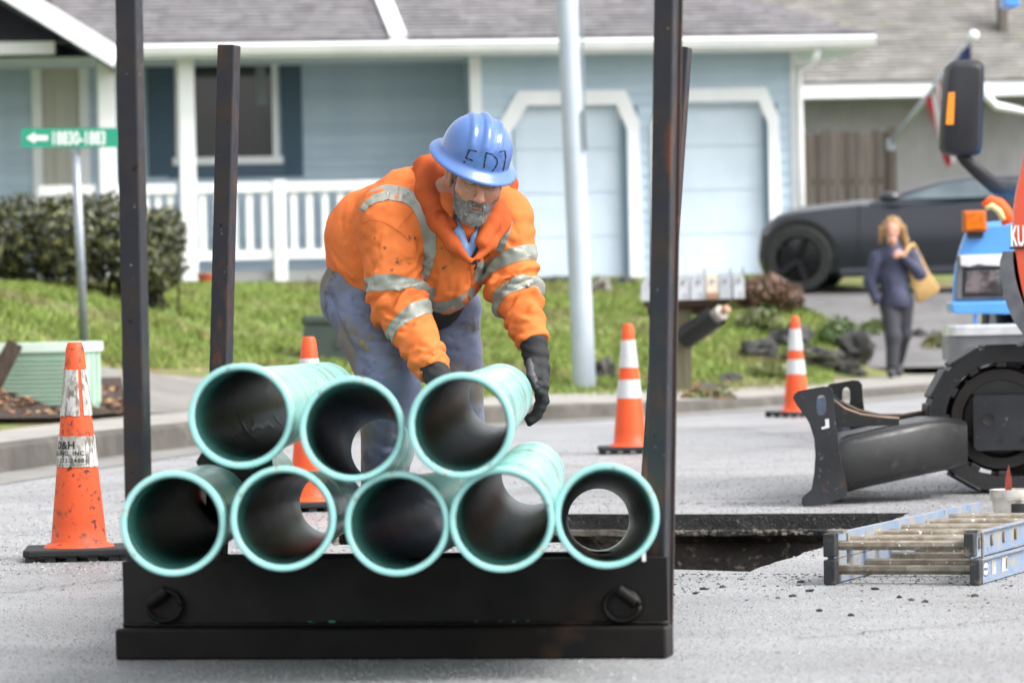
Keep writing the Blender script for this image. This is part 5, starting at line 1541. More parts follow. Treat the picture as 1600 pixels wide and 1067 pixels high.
# two curved gusset ribs from blade top to beam
for d_, pts, pb2 in ((17.25, [(1300, 625), (1320, 640), (1345, 649), (1375, 653), (1405, 655)], [(1304, 668), (1405, 664)]), (17.9, [(1312, 628), (1340, 642), (1375, 650), (1410, 650), (1446, 644)], [(1314, 665), (1446, 662)])):
    P = [W(x, y, d_) for x, y in pts] + [W(x, y, d_) for x, y in pb2[::-1]]
    MB().prism(P, (0, .02, 0)).build('gusset_rib', DIGB, dig, world=True, fix=True)
    MB().tube([W(x, y - 1, d_ + .01) for x, y in pts], .008, 6).build('gusset_edge', M('worn_edge_steel', '#6b5a4c', .5, metal=.3), dig, world=True, smooth=True)
# bottom skirt behind the beam
P = [W(x, y, 17.9) for x, y in ((1325, 740), (1440, 715), (1500, 690), (1500, 722), (1450, 738), (1325, 768))]
MB().prism(P, (0, .05, 0)).build('beam_brace', DIGG, dig, world=True, fix=True)

# ================================================================== blue truck behind the digger
TBLUE = M('truck_blue', '#4b8fd6', .3, '#5697d8', 2, coat=.5)
DTK = 23.6; kt = DTK / FPX
trk = thing('truck', 'sky blue truck with chrome bumper standing behind the orange digger', 'truck', (W(1560, 560, DTK).x, DTK, 0))
def tk(px, py, dy=0.0): return W(px, py, DTK + dy)
# wing: rounded box profile swept to the right
prof = [(1489, 488), (1487, 470), (1488, 440), (1492, 412), (1498, 388), (1506, 366), (1518, 352), (1545, 347), (1575, 345), (1640, 338)]
mb = MB(); sect = [tk(*p) for p in prof]
back = [tk(p[0], p[1]) + Vector((.05, 1.2, .06)) for p in prof]
bt = [tk(1640, 492), tk(1489, 490)]
full = sect + [tk(1640, 488)]
fr_ = [p + Vector((0, .0, 0)) for p in full]
def loft_cap(front, off, name, mat, par, bev=.012): return MB().prism(front, off).build(name, mat, par, world=True, fix=True, bevel=bev)
wing = loft_cap(fr_, Vector((.24, 1.2, .03)), 'wing', TBLUE, trk, .03)
cab = MB().bx(.40, 2.0, .02, 1.2, .75, 1.30).build('bonnet', TBLUE, trk, bevel=.05)
MB().bx(.78, 2.4, 1.3, 3.0, .9, 2.5).build('cab', TBLUE, trk, bevel=.06)
MB().bx(.9, 2.3, 1.285, 1.298, 1.6, 2.3).build('windscreen', GLASS, trk)
bez = loft_cap([tk(1496, 400, -.02), tk(1582, 398, -.02), tk(1584, 466, -.02), tk(1493, 468, -.02)][::-1], Vector((0, .05, 0)), 'headlight_bezel', M('bezel_grey', '#6d6f73', .5, '#55575b', 10), trk, .006)
loft_cap([tk(1505, 419, -.026), tk(1567, 417, -.026), tk(1568, 463, -.026), tk(1504, 464, -.026)][::-1], Vector((0, .01, 0)), 'lamp_recess', BLACKP, bez, .002)
LENS = M('lamp_glass', '#8f969b', .06, '#4c5256', 18, 3, .4, .6, spec=1.0, metal=.55)
hl = loft_cap([tk(1509, 424, -.034), tk(1562, 422, -.034), tk(1563, 458, -.034), tk(1508, 459, -.034)][::-1], Vector((0, .012, 0)), 'headlight', LENS, trk, .004)
loft_cap([tk(1500, 399, -.045), tk(1566, 397, -.045), tk(1566, 416, -.045), tk(1540, 415, -.045), tk(1528, 413, -.045), tk(1516, 417, -.045), tk(1501, 415, -.045)][::-1], Vector((0, .03, 0)), 'chrome_brow', M('white_chrome', '#e0e2e4', .2, metal=.3), trk, .004)
loft_cap([tk(1486, 472, -.03), tk(1584, 470, -.03), tk(1588, 491, -.03), tk(1489, 490, -.03)][::-1], Vector((0, .3, 0)), 'lower_apron', TBLUE, trk, .012)
loft_cap([tk(1522, 491, .0), tk(1527, 491, .0), tk(1527, 512, .0), tk(1522, 512, .0)][::-1], Vector((0, .06, 0)), 'bumper_strut', TBLUE, trk, .002)
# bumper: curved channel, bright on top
mb = MB(); bp_ = [(0, 0), (0, .06), (.02, .075), (.16, .075)]
outl = [(1478, 520), (1481, 510), (1488, 507)]
xs_ = [tk(1479, 530).x, tk(1482, 530).x, tk(1490, 530).x, tk(1510, 530).x, tk(1660, 530).x + 1.0]; ys_ = [.35, .08, .0, -.04, -.04]
zt_b, zm_b, zb_b = tk(1540, 507).z, tk(1540, 523).z, tk(1540, 562).z
for x, y in zip(xs_, ys_):
    for z, dy in ((zb_b, .10), (zb_b, .0), (zm_b - .01, -.0), (zm_b, -.02), (zt_b - .01, -.02), (zt_b, .0), (zt_b, .18)):
        mb.v.append((x, DTK - .1 + y + dy, z))
for i in range(4):
    for k in range(6):
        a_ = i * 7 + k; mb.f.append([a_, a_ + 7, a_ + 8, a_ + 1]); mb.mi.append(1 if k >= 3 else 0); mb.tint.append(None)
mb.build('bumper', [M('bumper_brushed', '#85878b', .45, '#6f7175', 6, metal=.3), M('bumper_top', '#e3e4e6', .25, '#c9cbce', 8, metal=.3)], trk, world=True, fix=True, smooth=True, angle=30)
# tyre with ribs
ty = tk(1565, 505, .5)
tyr = MB().lathe([(.30, -.11), (.46, -.12), (.49, -.1), (.49, .1), (.46, .12), (.30, .11)], (ty.x - trk.location.x + .08, .75, .49), (1, 0, 0), 40).build('tyre', RUBBER, trk, smooth=True, angle=35)
for k in range(-2, 3):
    MB().lathe([(.49, -.017), (.502, -.015), (.502, .015), (.49, .017)], (ty.x - trk.location.x + .08 + k * .042, .75, .49), (1, 0, 0), 40).build('tread_rib', RUBBER, tyr)
MB().lathe([(0, -.05), (.2, -.06), (.30, -.1), (.30, .1), (0, .1)], (ty.x - trk.location.x + .08, .75, .49), (1, 0, 0), 30).build('rim', GALV, tyr)
# indicator lamp
ind = loft_cap([tk(1505, 329, -.06), tk(1541, 328, -.06), tk(1543, 362, -.06), tk(1505, 363, -.06)][::-1], Vector((0, .09, 0)), 'indicator_housing', M('amber_housing', '#a8561a', .5), trk, .012)
loft_cap([tk(1509, 333, -.068), tk(1537, 332, -.068), tk(1539, 358, -.068), tk(1509, 359, -.068)][::-1], Vector((0, .008, 0)), 'indicator_lens', M('amber_lens', '#d9730f', .15, '#b65a0c', 30, coat=.6), ind, .003)
MB().bx(tk(1512, 366).x - trk.location.x, tk(1535, 366).x - trk.location.x, -.04, .02, tk(1520, 372).z, tk(1520, 364).z).build('indicator_foot', BLACKP, ind)
# mirror
MIR = M('mirror_shell', '#1d1e23', .45, '#22242a', 6, spec=.4)
mp = [(1469, 232), (1474, 130), (1478, 106), (1488, 95), (1505, 92), (1530, 93), (1538, 98), (1538, 110), (1535, 230), (1532, 240), (1524, 243), (1490, 242), (1475, 239)]
DM = DTK - .15
F0 = [W(x, y, DM) for x, y in mp]
mb = MB()
fold = [W(x, y, DM - .06) for x, y in ((1503, 238), (1508, 120), (1512, 104))]
A_ = [W(x, y, DM) for x, y in ((1469, 230), (1472, 238), (1492, 243), (1502, 244), (1524, 243), (1532, 240), (1535, 230), (1538, 112), (1537, 99), (1530, 95), (1512, 93), (1490, 95), (1478, 105), (1474, 128))]
C_ = [W(x, y, DM - .07) for x, y in ((1476, 226), (1480, 233), (1494, 236), (1502, 237), (1520, 236), (1526, 233), (1529, 226), (1531, 116), (1530, 106), (1525, 103), (1512, 103), (1494, 104), (1486, 110), (1482, 130))]
B_ = [p + Vector((0, .10, 0)) for p in A_]
n = len(A_); mb.v += [tuple(p) for p in A_ + C_ + B_]
for k in range(n):
    j = (k + 1) % n; mb.f += [[k, j, n + j, n + k], [j, k, 2 * n + k, 2 * n + j]]; mb.mi += [0, 0]; mb.tint += [None, None]
mb.f += [list(range(n, 2 * n)), list(range(3 * n - 1, 2 * n - 1, -1))]; mb.mi += [0, 0]; mb.tint += [None, None]
mir = mb.build('mirror', MIR, trk, world=True, fix=True, smooth=True, angle=28, bevel=.008)
P = [W(1482, 145, DM - .075), W(1492, 144, DM - .075), W(1490, 195, DM - .075), W(1478, 195, DM - .075)]
MB().prism(P, (0, .012, 0)).build('amber_reflector', M('amber_reflector', '#f08a10', .3, coat=.5), mir, world=True, fix=True)
arm = [W(1500, 240, DM + .05), W(1508, 250, DM + .05), W(1530, 270, DM + .1), W(1556, 292, DM + .2), W(1585, 297, DM + .5)]
MB().tube(arm, [.03, .036, .04, .045, .05], 10).build('mirror_arm', BLACKP, mir, world=True, smooth=True)
P = [W(x, y, DTK + 1.2) for x, y in ((1569, -12), (1594, -12), (1594, 9), (1584, 12), (1570, 9))]
MB().prism(P, (0, .3, 0)).build('roof_piece', TBLUE, trk, world=True, fix=True, bevel=.01)  # blue bit of the truck roof, not a lamp
# high-visibility sleeve of a worker between bonnet and digger, wearer not modelled
vp = [W(1536, 322, 22.6), W(1548, 316, 22.6), W(1560, 320, 22.6), W(1570, 332, 22.6), W(1576, 350, 22.6)]
vst = thing('hivis_sleeve', 'orange and yellow reflective workwear of an unbuilt worker, seen between the blue bonnet and digger', 'vest', vp[2])
HV = M('hivis_orange', '#f0561a', .7)
MB().tube(vp, [.02, .034, .04, .04, .035], 10).build('cloth', HV, vst, world=True, smooth=True)
MB().tube([W(1540, 326, 22.55), W(1550, 322, 22.55), W(1561, 330, 22.55), W(1568, 344, 22.55)], [.012, .018, .018, .016], 8).build('reflective_stripe', M('hivis_yellow', '#d8c98a', .5), vst, world=True, smooth=True)

# ================================================================== parked dark car
DC = 47.2; kc = DC / FPX
CARM = M('matt_black_car', '#191e27', .28, '#1d222c', 2, spec=.5, coat=.5)
LOW = lambda z: .96 + (z - .96) * .68 if z > .96 else z
p0 = W(1195, 458, DC)
car = thing('parked_car', 'matt black two door sports car parked on the driveway beside the blue house', 'car', (p0.x - .02, DC, p0.z), R(-10))
def cp(px, py): 
    q = local(car, W(px, py, DC - .9)); return q.x, q.z
# stations along the length: x, sill z, shoulder z, top z, half width
st_ = [(-.0, .30, .50, .62, .62), (.12, .20, .56, .74, .76), (.45, .16, .62, .86, .88), (.9, .16, .66, .93, .93), (1.35, .16, .68, .97, .94), (1.62, .16, .70, .99, .94), (2.2, .16, .72, .97, .93), (3.0, .16, .74, .98, .94), (3.7, .17, .78, 1.0, .95), (4.3, .2, .76, 1.0, .93), (4.7, .28, .70, .96, .86), (4.84, .38, .66, .88, .76)]
mb = MB(); npr_ = 14
def sec_pts(x, zs, zh, zt, hw):
    P = [(-.80 * hw, zs), (-.97 * hw, zs + .05), (-1.0 * hw, (zs + zh) / 2), (-1.0 * hw, zh), (-.95 * hw, zt - .06), (-.80 * hw, zt - .01), (-.4 * hw, zt + .015)]
    P = P + [(-a_, b_) for a_, b_ in P[::-1]]
    return [(x, y, z) for y, z in P]
st_ = [((.96 - (.96 - s[0]) * .5) if s[0] < .96 else s[0],) + s[1:] for s in st_]
for s in st_: mb.v += sec_pts(s[0] - .45, *s[1:])
for i in range(len(st_) - 1):
    for k in range(npr_):
        k2 = (k + 1) % npr_; mb.f.append([i * npr_ + k, i * npr_ + k2, (i + 1) * npr_ + k2, (i + 1) * npr_ + k]); mb.mi.append(0); mb.tint.append(None)
mb.f += [list(range(npr_)), [(len(st_) - 1) * npr_ + k for k in range(npr_)]]; mb.mi += [0, 0]; mb.tint += [None, None]
cb_ = mb.build('body', CARM, car, fix=True, smooth=True, angle=40)
# cabin
gs = [(1.40, .96, .97, .80), (1.75, .96, 1.14, .76), (2.15, .96, 1.30, .70), (2.5, .96, 1.365, .66), (3.0, .96, 1.37, .64), (3.4, .97, 1.31, .64), (3.85, .98, 1.16, .66), (4.25, .99, 1.03, .7)]
mb = MB(); n5 = 6
for x, z0, z1, hw in gs:
    z1 = LOW(z1)
    P = [(-hw - .10, z0 - .03), (-hw, z0 + (z1 - z0) * .8), (-hw * .8, z1), (hw * .8, z1), (hw, z0 + (z1 - z0) * .8), (hw + .10, z0 - .03)]
    mb.v += [(x - .12, y, z) for y, z in P]
for i in range(len(gs) - 1):
    for k in range(n5 - 1):
        mb.f.append([i * n5 + k, (i + 1) * n5 + k, (i + 1) * n5 + k + 1, i * n5 + k + 1]); mb.mi.append(0); mb.tint.append(None)
mb.build('cabin', CARM, car, fix=True, smooth=True, angle=50)
CGL = M('car_glass', '#59666c', .1, '#47545a', 3, spec=.9)
def gside(poly, nm):
    # on the near flank, tilted with the cabin side
    mb = MB(); P = []
    for x, z in poly:
        hw = float(np.interp(x, [g[0] for g in gs], [g[3] for g in gs])); zt2_ = float(np.interp(x, [g[0] for g in gs], [g[2] for g in gs]))
        f_ = min(max((z - .93) / max((.96 + (zt2_ - .96) * .8) - .93, .05), 0), 1); P.append((x - .12, -(hw + .10 * (1 - f_)) - .014, LOW(z)))
    mb.add(P, [tuple(range(len(P)))]); return mb.build(nm, CGL, car)
gside([(1.72, 1.0), (2.9, 1.01), (2.88, 1.28), (2.5, 1.29), (2.2, 1.235), (1.95, 1.13)], 'side_window')
gside([(2.97, 1.01), (3.55, 1.05), (3.35, 1.21), (2.95, 1.27)], 'rear_window')
WHM = M('black_alloy', '#16171a', .35, metal=.5)
for x in (.51, 3.37):
    for y, sg_ in ((-.86, -1), (.86, 1)):
        wv = MB().lathe([(.25, -.12), (.345, -.12), (.36, -.1), (.36, .1), (.345, .12), (.25, .12)], (x, y, .36), (0, 1, 0), 40).build('wheel', RUBBER, car, smooth=True, angle=35)
        rim_ = MB().lathe([(.0, -.08 * 1), (.06, -.085), (.07, -.06), (.22, -.05), (.25, -.11), (.262, -.11), (.262, .1), (0, .1)], (x, y, .36), (0, 1, 0), 30).build('rim', WHM, wv, smooth=True, angle=35)
        if sg_ < 0:
            for k in range(5):
                t = 2 * math.pi * k / 5; MB().bar((x + .05 * math.cos(t), y - .098, .36 + .05 * math.sin(t)), (x + .25 * math.cos(t), y - .112, .36 + .25 * math.sin(t)), .06, .025, (0, 1, 0)).build('spoke', M('spoke_grey', '#2a2c30', .4, metal=.6) if k == 0 and x < 1 and False else WHM, rim_)
    # wheel arch
    mb = MB(); 
    for rr2, y in ((.36, -.955), (.44, -.965), (.44, -.92)):
        for k in range(19):
            t = math.pi * k / 18; mb.v.append((x + rr2 * math.cos(t), y, .36 + rr2 * math.sin(t)))
    for a_ in range(2):
        for k in range(18): mb.f.append([a_ * 19 + k, a_ * 19 + k + 1, (a_ + 1) * 19 + k + 1, (a_ + 1) * 19 + k]); mb.mi.append(0); mb.tint.append(None)
    mb.build('wheel_arch', BLACKP, car)
mb = MB(); mb.ico((1.52, -1.02, 1.01), .1, 2, (1.2, .8, .62)).build('wing_mirror', CARM, car, smooth=True)
MB().bx(2.33, 2.51, -.955, -.935, .80, .835).build('door_handle', BLACKP, car, bevel=.006)
MB().bx(.10, .24, -.84, -.66, .60, .66).build('headlight', M('smoked_lamp', '#50565c', .1), car, bevel=.02)
MB().bx(.95, 2.95, -.955, -.90, .17, .25).build('sill', M('sill_grey', '#34383f', .4), car, bevel=.015)
MB().bx(1.17, 1.176, -.953, -.93, .3, .95).build('door_gap', BLACKP, car)
# ================================================================== worker lifting the pipe
DMAN = 13.9; SM = FPX / DMAN
def P_(x, y, dz=0.0): return np.array(W(x, y, DMAN + dz), np.float32)
def bounds(pts, pad):
    a = np.array(pts); return a.min(0) - pad, a.max(0) + pad
foot = G(640, 874)
# --- joints (photo pixel, depth offset)
hipR, kneeR, ankR = P_(566, 462, .10), P_(609, 598, -.10), P_(596, 838, .08)
hipL, kneeL, ankL = P_(700, 492, .18), P_(714, 592, .10), P_(742, 832, .22)
shR, elR, wrR = P_(604, 345, -.10), P_(623, 474, -.16), P_(676, 578, -.30)
shL, elL, wrL = P_(791, 342, .02), P_(803, 452, -.04), P_(832, 530, -.16)
def dist_chain(V, pts):
    """arc length along a joint chain of the closest point, and distance"""
    best = np.full(len(V), 9.0); arc = np.zeros(len(V)); L0 = 0
    for a, b in zip(pts[:-1], pts[1:]):
        ba = b - a; t = np.clip(((V - a) @ ba) / (ba @ ba), 0, 1); d = np.linalg.norm(V - a - t[:, None] * ba, axis=1)
        m_ = d < best; best[m_] = d[m_]; arc[m_] = (L0 + t * np.linalg.norm(ba))[m_]; L0 += np.linalg.norm(ba)
    return arc, best
# --- head frame
hc_ = P_(744, 277, -.19)
yaw, pitch, roll = R(12.5), R(20), R(9.5)
RH = Matrix.Rotation(roll, 3, 'Y') @ Matrix.Rotation(yaw, 3, 'Z') @ Matrix.Rotation(pitch, 3, 'X')
RHn = np.array(RH)
def HW(p): return np.array(hc_) + 1.03 * (RHn @ np.array(p))

SKIN = M('weathered_skin', '#b9826a', .5, '#a86f5a', 30, 4, bump=.25, bs=120, bdist=.001, sub=.08, spots=[('#9a5a48', 18, .60, .74)])
# head in its own frame
def build_head():
    s = SDF((-.125, -.155, -.20), (.125, .135, .165), .0032)
    s.add(s.ell((0, .015, .045), (.076, .096, .098)), .01)
    s.add(s.ell((0, -.030, -.020), (.064, .066, .085)), .03)
    s.add(s.ell((0, -.042, -.082), (.046, .048, .040)), .03)            # jaw and chin
    s.add(s.ell((0, -.078, -.104), (.024, .020, .020)), .025)
    for q in (-1, 1):
        s.add(s.ell((q * .045, -.062, -.022), (.025, .024, .024)), .025)  # cheekbones
        s.add(s.cone((q * .016, -.088, .034), (q * .050, -.074, .032), .012, .010), .014)   # brow
        s.cut(s.ell((q * .033, -.102, .010), (.021, .020, .0135)), .014)
        s.add(s.ell((q * .080, .014, -.010), (.011, .021, .036)), .008)   # ear
        s.add(s.ell((q * .090, .019, -.004), (.006, .019, .032)), .006)
        s.cut(s.ell((q * .092, .008, -.006), (.008, .010, .018)), .006)
        s.add(s.ell((q * .079, .004, -.038), (.008, .010, .012)), .008)
        s.cut(s.cone((q * .030, -.104, -.035), (q * .040, -.092, -.060), .003, .003), .012)  # fold beside the nose
    s.add(s.cone((0, -.092, .018), (0, -.118, -.028), .0095, .0135), .014)   # nose
    s.add(s.ell((0, -.120, -.033), (.014, .013, .011)), .010)
    for q in (-1, 1):
        s.add(s.ell((q * .013, -.108, -.036), (.0085, .011, .0085)), .008)
        s.cut(s.ell((q * .006, -.118, -.045), (.004, .005, .004)), .003)
    s.add(s.cone((-.020, -.092, -.062), (.020, -.092, -.062), .007, .007), .008)   # lips
    s.add(s.cone((-.016, -.092, -.073), (.016, -.092, -.073), .0075, .0075), .008)
    s.cut(s.cone((-.020, -.104, -.0675), (.020, -.104, -.0675), .0028, .0028), .005)
    s.add(s.cone((0, .03, -.05), (0, .05, -.19), .056, .062), .03)        # neck
    s.F += .0008 * snoise(s.X * 160, s.Y * 160, s.Z * 160, 3)
    return s
hs_ = build_head(); HV_, HF_ = hs_.mesh()
HVw = np.array([HW(p) for p in HV_])
# body under the clothes, one surface
lo, hi = (np.minimum.reduce([P_(500, 240, .4), P_(880, 880, -.5)]) - .05, np.maximum.reduce([P_(500, 240, .4), P_(880, 880, -.5)]) + .05)
hi[2] = P_(700, 225, 0)[2]; lo[2] = -.0
b = SDF((P_(485, 400)[0], 13.30, .0), (P_(880, 400)[0], 14.45, P_(700, 240)[2]), .017)
b.chain([P_(640, 470, .14), P_(640, 380, .05), P_(690, 330, -.03)], [.11, .13, .12], .06)
b.chain([shR, elR, wrR], [.055, .042, .03]); b.chain([shL, elL, wrL], [.055, .042, .03])
b.add(b.cone(shR, shL, .06, .06), .05)
b.chain([hipR, kneeR, ankR], [.085, .055, .038]); b.chain([hipL, kneeL, ankL], [.085, .055, .038])
b.add(b.cone(P_(705, 325, -.06), HW((0, .04, -.10)), .055, .05), .04)
b.chain([ankR, ankR + np.array([.01, -.16, -.03], np.float32)], [.035, .03]); b.chain([ankL, ankL + np.array([.04, -.15, -.03], np.float32)], [.035, .03])
BV, BF = b.mesh()
V = np.concatenate([BV, HVw]); F = np.concatenate([BF, HF_ + len(BV)])
man_o = np.array([foot.x, foot.y, 0])
man = mesh_np('person', V - man_o, F, SKIN); man.location = man_o
tag(man, 'man in orange reflective jacket and blue hard hat bending to lift a green pipe', 'person')
bpy.context.view_layer.update()
def part(name, V, F, mat, smooth=True, parent=None): return mesh_np(name, np.asarray(V), F, mat, parent or man, smooth, True)

# --- eyes, brows, lips
for q in (-1, 1):
    c = HW((q * .0325, -.0805, .009)); gz = (Vector((CP.x + .4, CP.y, CP.z + .0)) - Vector(c)).normalized()
    e = MB().ico(c, .0122, 3).build('eye', M('eye_white', '#cfc9c2', .2), man, smooth=True, world=True)
    MB().lathe([(0, .0118), (.0030, .0116), (.0058, .0110), (.0060, .0106)], c, gz, 16).build('iris', M('iris_grey', '#3b4a50', .15), e, smooth=True, world=True)
    MB().lathe([(0, .0122), (.0026, .0120)], c, gz, 12).build('pupil', M('pupil_black', '#050505', .1), e, world=True)
    for zz, nm, th_ in ((.0185, 'eyelid', .0048), (.0005, 'eyelid', .0040)):
        pts = [Vector(HW((q * (.0325 + .0145 * math.cos(t)), -.089 - .0045 * math.sin(t), .009 + (zz - .009) * math.sin(t)))) for t in np.linspace(0, math.pi, 9)]
        MB().tube(pts, [th_ * .5] + [th_ * .8] * 7 + [th_ * .5], 8).build(nm, SKIN, man, smooth=True, world=True)
HAIRG = attr_tint(M('grey_beard_hair', (1, 1, 1), .6, spec=.3))
LIPM = M('lip_skin', '#7d4f47', .5)
for z_, rr2, w_ in ((-.0635, .0030, .019), (-.0720, .0040, .016)):
    pts = [Vector(HW((x, -.0985 + 6 * x * x, z_ + (2.0 if z_ > -.07 else -1) * -x * x * 3))) for x in np.linspace(-w_, w_, 9)]
    MB().tube(pts, [rr2 * .4] + [rr2] * 7 + [rr2 * .4], 8).build('lip', LIPM, man, smooth=True, world=True)

# --- beard: thick close-cropped volume plus hairs
s = hs_; head_F = s.F.copy()
X, Y, Z_ = s.X, s.Y, s.Z
nse = snoise(X * 420, Y * 420, Z_ * 300, 8) * .0008 + snoise(X * 90, Y * 90, Z_ * 90, 9) * .0014
ax_abs = np.abs(X)
# upper edge of the beard runs from the sideburn down across the cheek to the moustache
edge = np.where(ax_abs > .030, -.056 + (np.clip(ax_abs - .040, 0, .05) / .034) ** 2 * .030, -.0475)
edge = edge + np.clip((Y + .058) * 1.7, 0, .085)
mask = np.maximum(Z_ - edge, Y + .008 + np.clip(Z_ + .05, -.06, .02) * .5)
taper = np.clip(-mask / .014, .0, 1) ** .7
mouth = np.maximum.reduce([np.abs(X) - .019, np.abs(Z_ + .0685) - .0085, Y + .05])
thick = .0012 + .0036 * np.clip((.0 - Y) / .045, 0, 1) + .0035 * np.clip((-.07 - Z_) / .04, 0, 1)
s.F = np.maximum.reduce([head_F - thick * taper - nse * (.3 + .7 * taper), mask * .8, -mouth]).astype(np.float32)
VB, FB2 = s.mesh(); s.F = head_F
BEARD = M('grizzled_beard', '#76726f', .85, '#514b47', 40, 5, .40, .62, bump=.6, bs=260, bdist=.002, spots=[('#9d9a98', 60, .56, .70), ('#453e3a', 24, .60, .74)])
VBw = np.array([HW(p) for p in VB])
beard = part('beard', VBw, FB2, BEARD)
# hairs
FT = FB2[:, :]; cen_ = VB[FT].mean(1); n_ = np.cross(VB[FT[:, 1]] - VB[FT[:, 0]], VB[FT[:, 2]] - VB[FT[:, 0]]); n_ /= np.linalg.norm(n_, axis=1)[:, None] + 1e-9
ok = (cen_[:, 1] < .02) & ((cen_[:, 1] + .9 * np.abs(cen_[:, 0]) < .06)); idx = np.where(ok)[0]
rh = np.random.default_rng(2); pick = rh.choice(idx, 5200)
c = cen_[pick]; nn_ = n_[pick]; dirs = nn_ * .7 + np.array([0, -.1, -1.0]) * .8 + rh.normal(size=c.shape) * .35; dirs /= np.linalg.norm(dirs, axis=1)[:, None]
ln = rh.uniform(.004, .011, len(c))[:, None] * (1 + .1 * (c[:, 2:3] < -.09)); sd_ = np.cross(dirs, rh.normal(size=c.shape)); sd_ /= np.linalg.norm(sd_, axis=1)[:, None]
q = np.stack([c - sd_ * .00035, c + sd_ * .00035, c + dirs * ln], 1).reshape(-1, 3)
g = np.clip(rh.normal(.15, .09, len(c)) + .20 * (c[:, 2] < -.085), .02, .6)[:, None]; tint = g * np.array([[1, .98, .96]])
mesh_np('beard_hair', np.array([HW(p) for p in q]), np.arange(len(q)).reshape(-1, 3), HAIRG, beard, False, True, kind='stuff', tint=tint)
# short grey hair at the temples
tq = []
for i in range(700):
    sgn = rh.choice((-1, 1)); y = rh.uniform(-.035, .0); z = rh.uniform(-.01, .05); x = sgn * .074 * math.sqrt(max(0, 1 - ((y - .015) / .096) ** 2)) 
    o_ = np.array((x * 1.01, y, z)); d_ = np.array((sgn * .3, .3, -1)) + rh.normal(size=3) * .2; d_ /= np.linalg.norm(d_); w_ = np.array((0, .0006, 0)); tq += [o_ - w_, o_ + w_, o_ + d_ * .010]
tq = np.array([HW(p) for p in tq]); g = np.clip(rh.normal(.28, .15, 700), .03, .6)[:, None]
mesh_np('hair', tq, np.arange(len(tq)).reshape(-1, 3), HAIRG, man, False, True, tint=g * np.ones((1, 3)))
for q in (-1, 1):
    tq = []
    for i in range(120):
        t = rh.uniform(0, 1); o_ = np.array((q * (.014 + .036 * t), -.101 + .014 * t, .030 + rh.uniform(-.004, .004))); d_ = np.array((q * .8, -.3, .2)) + rh.normal(size=3) * .3; w_ = np.array((0, 0, .0006)); tq += [o_ - w_, o_ + w_, o_ + d_ * .009]
    mesh_np('eyebrow', np.array([HW(p) for p in tq]), np.arange(len(tq)).reshape(-1, 3), HAIRG, man, False, True, tint=np.full((120, 3), .2))

# --- hard hat
HATC = HW((0, .008, .046)) 
RHat = np.array(Matrix.Rotation(R(16.5), 3, 'Y') @ Matrix.Rotation(R(13), 3, 'Z') @ Matrix.Rotation(R(21), 3, 'X'))
HATC = P_(743, 241, -.21)
HATM = M('blue_helmet_plastic', '#466399', .27, '#4e6ca4', 5, 5, bump=.05, bs=60, spots=[('#304f8c', 14, .60, .74), ('#86a5d8', 40, .69, .74)], rvar=.06)
nu, nv = 96, 34; V = []
def hat_pt(a, v):
    """a: angle round, v: 0 crown .. 1 dome foot"""
    ph = v * math.pi / 2; x = .116 * math.sin(ph) ** .92 * math.cos(a); y = .134 * math.sin(ph) ** .92 * math.sin(a); z = .128 * math.cos(ph) ** .86
    rg = 0
    up_ = min(max((z - .036) / .05, 0), 1)
    for xc, wd, h in ((0, .0165, .0085), (-.047, .010, .0055), (.047, .010, .0055)):
        e = abs(x - xc) / wd
        if e < 1: rg = max(rg, h * (1 - e ** 2.6) * min(1, up_ * 1.6))
    n = Vector((x / .116 ** 2, y / .134 ** 2, z / .128 ** 2)).normalized()
    return Vector((x, y, z)) + n * rg
for j in range(nv + 1):
    for i in range(nu): V.append(hat_pt(2 * math.pi * i / nu, max(j, .02) / nv))
br = [(1.015, 1.012, -.004), (1.06, 1.05, -.009), (1.16, 1.12, -.013), (1.235, 1.20, -.018), (1.27, 1.235, -.022), (1.285, 1.25, -.0265), (1.275, 1.24, -.0305), (1.22, 1.19, -.0275), (1.06, 1.06, -.018), (.98, .98, -.014), (.96, .96, .03)]
for kx, ky, z in br:
    for i in range(nu):
        a = 2 * math.pi * i / nu; fr2 = 1 + (.035 * max(0, -math.sin(a)) if kx > 1.1 else 0)
        V.append(Vector((.116 * kx * math.cos(a), .134 * ky * fr2 * math.sin(a), z - (.006 * max(0, -math.sin(a)) if kx > 1.1 else 0))))
F = []
for j in range(nv + len(br)):
    for i in range(nu):
        i2 = (i + 1) % nu; F.append([j * nu + i, (j + 1) * nu + i, (j + 1) * nu + i2, j * nu + i2])
HVW = np.array([HATC + RHat @ np.array(v) for v in V])
hat = mesh_np('hard_hat', HVW, np.array(F), HATM, man, True, True)
bvh = BVHTree.FromPolygons([tuple(v) for v in HVW], F)
def shoot(bv, px, py):
    d_ = ray(px, py).normalized(); h, n, i, dd_ = bv.ray_cast(CP, d_); return (h, n) if h is not None else (None, None)
MARK = M('black_marker', '#0e0f14', .5)
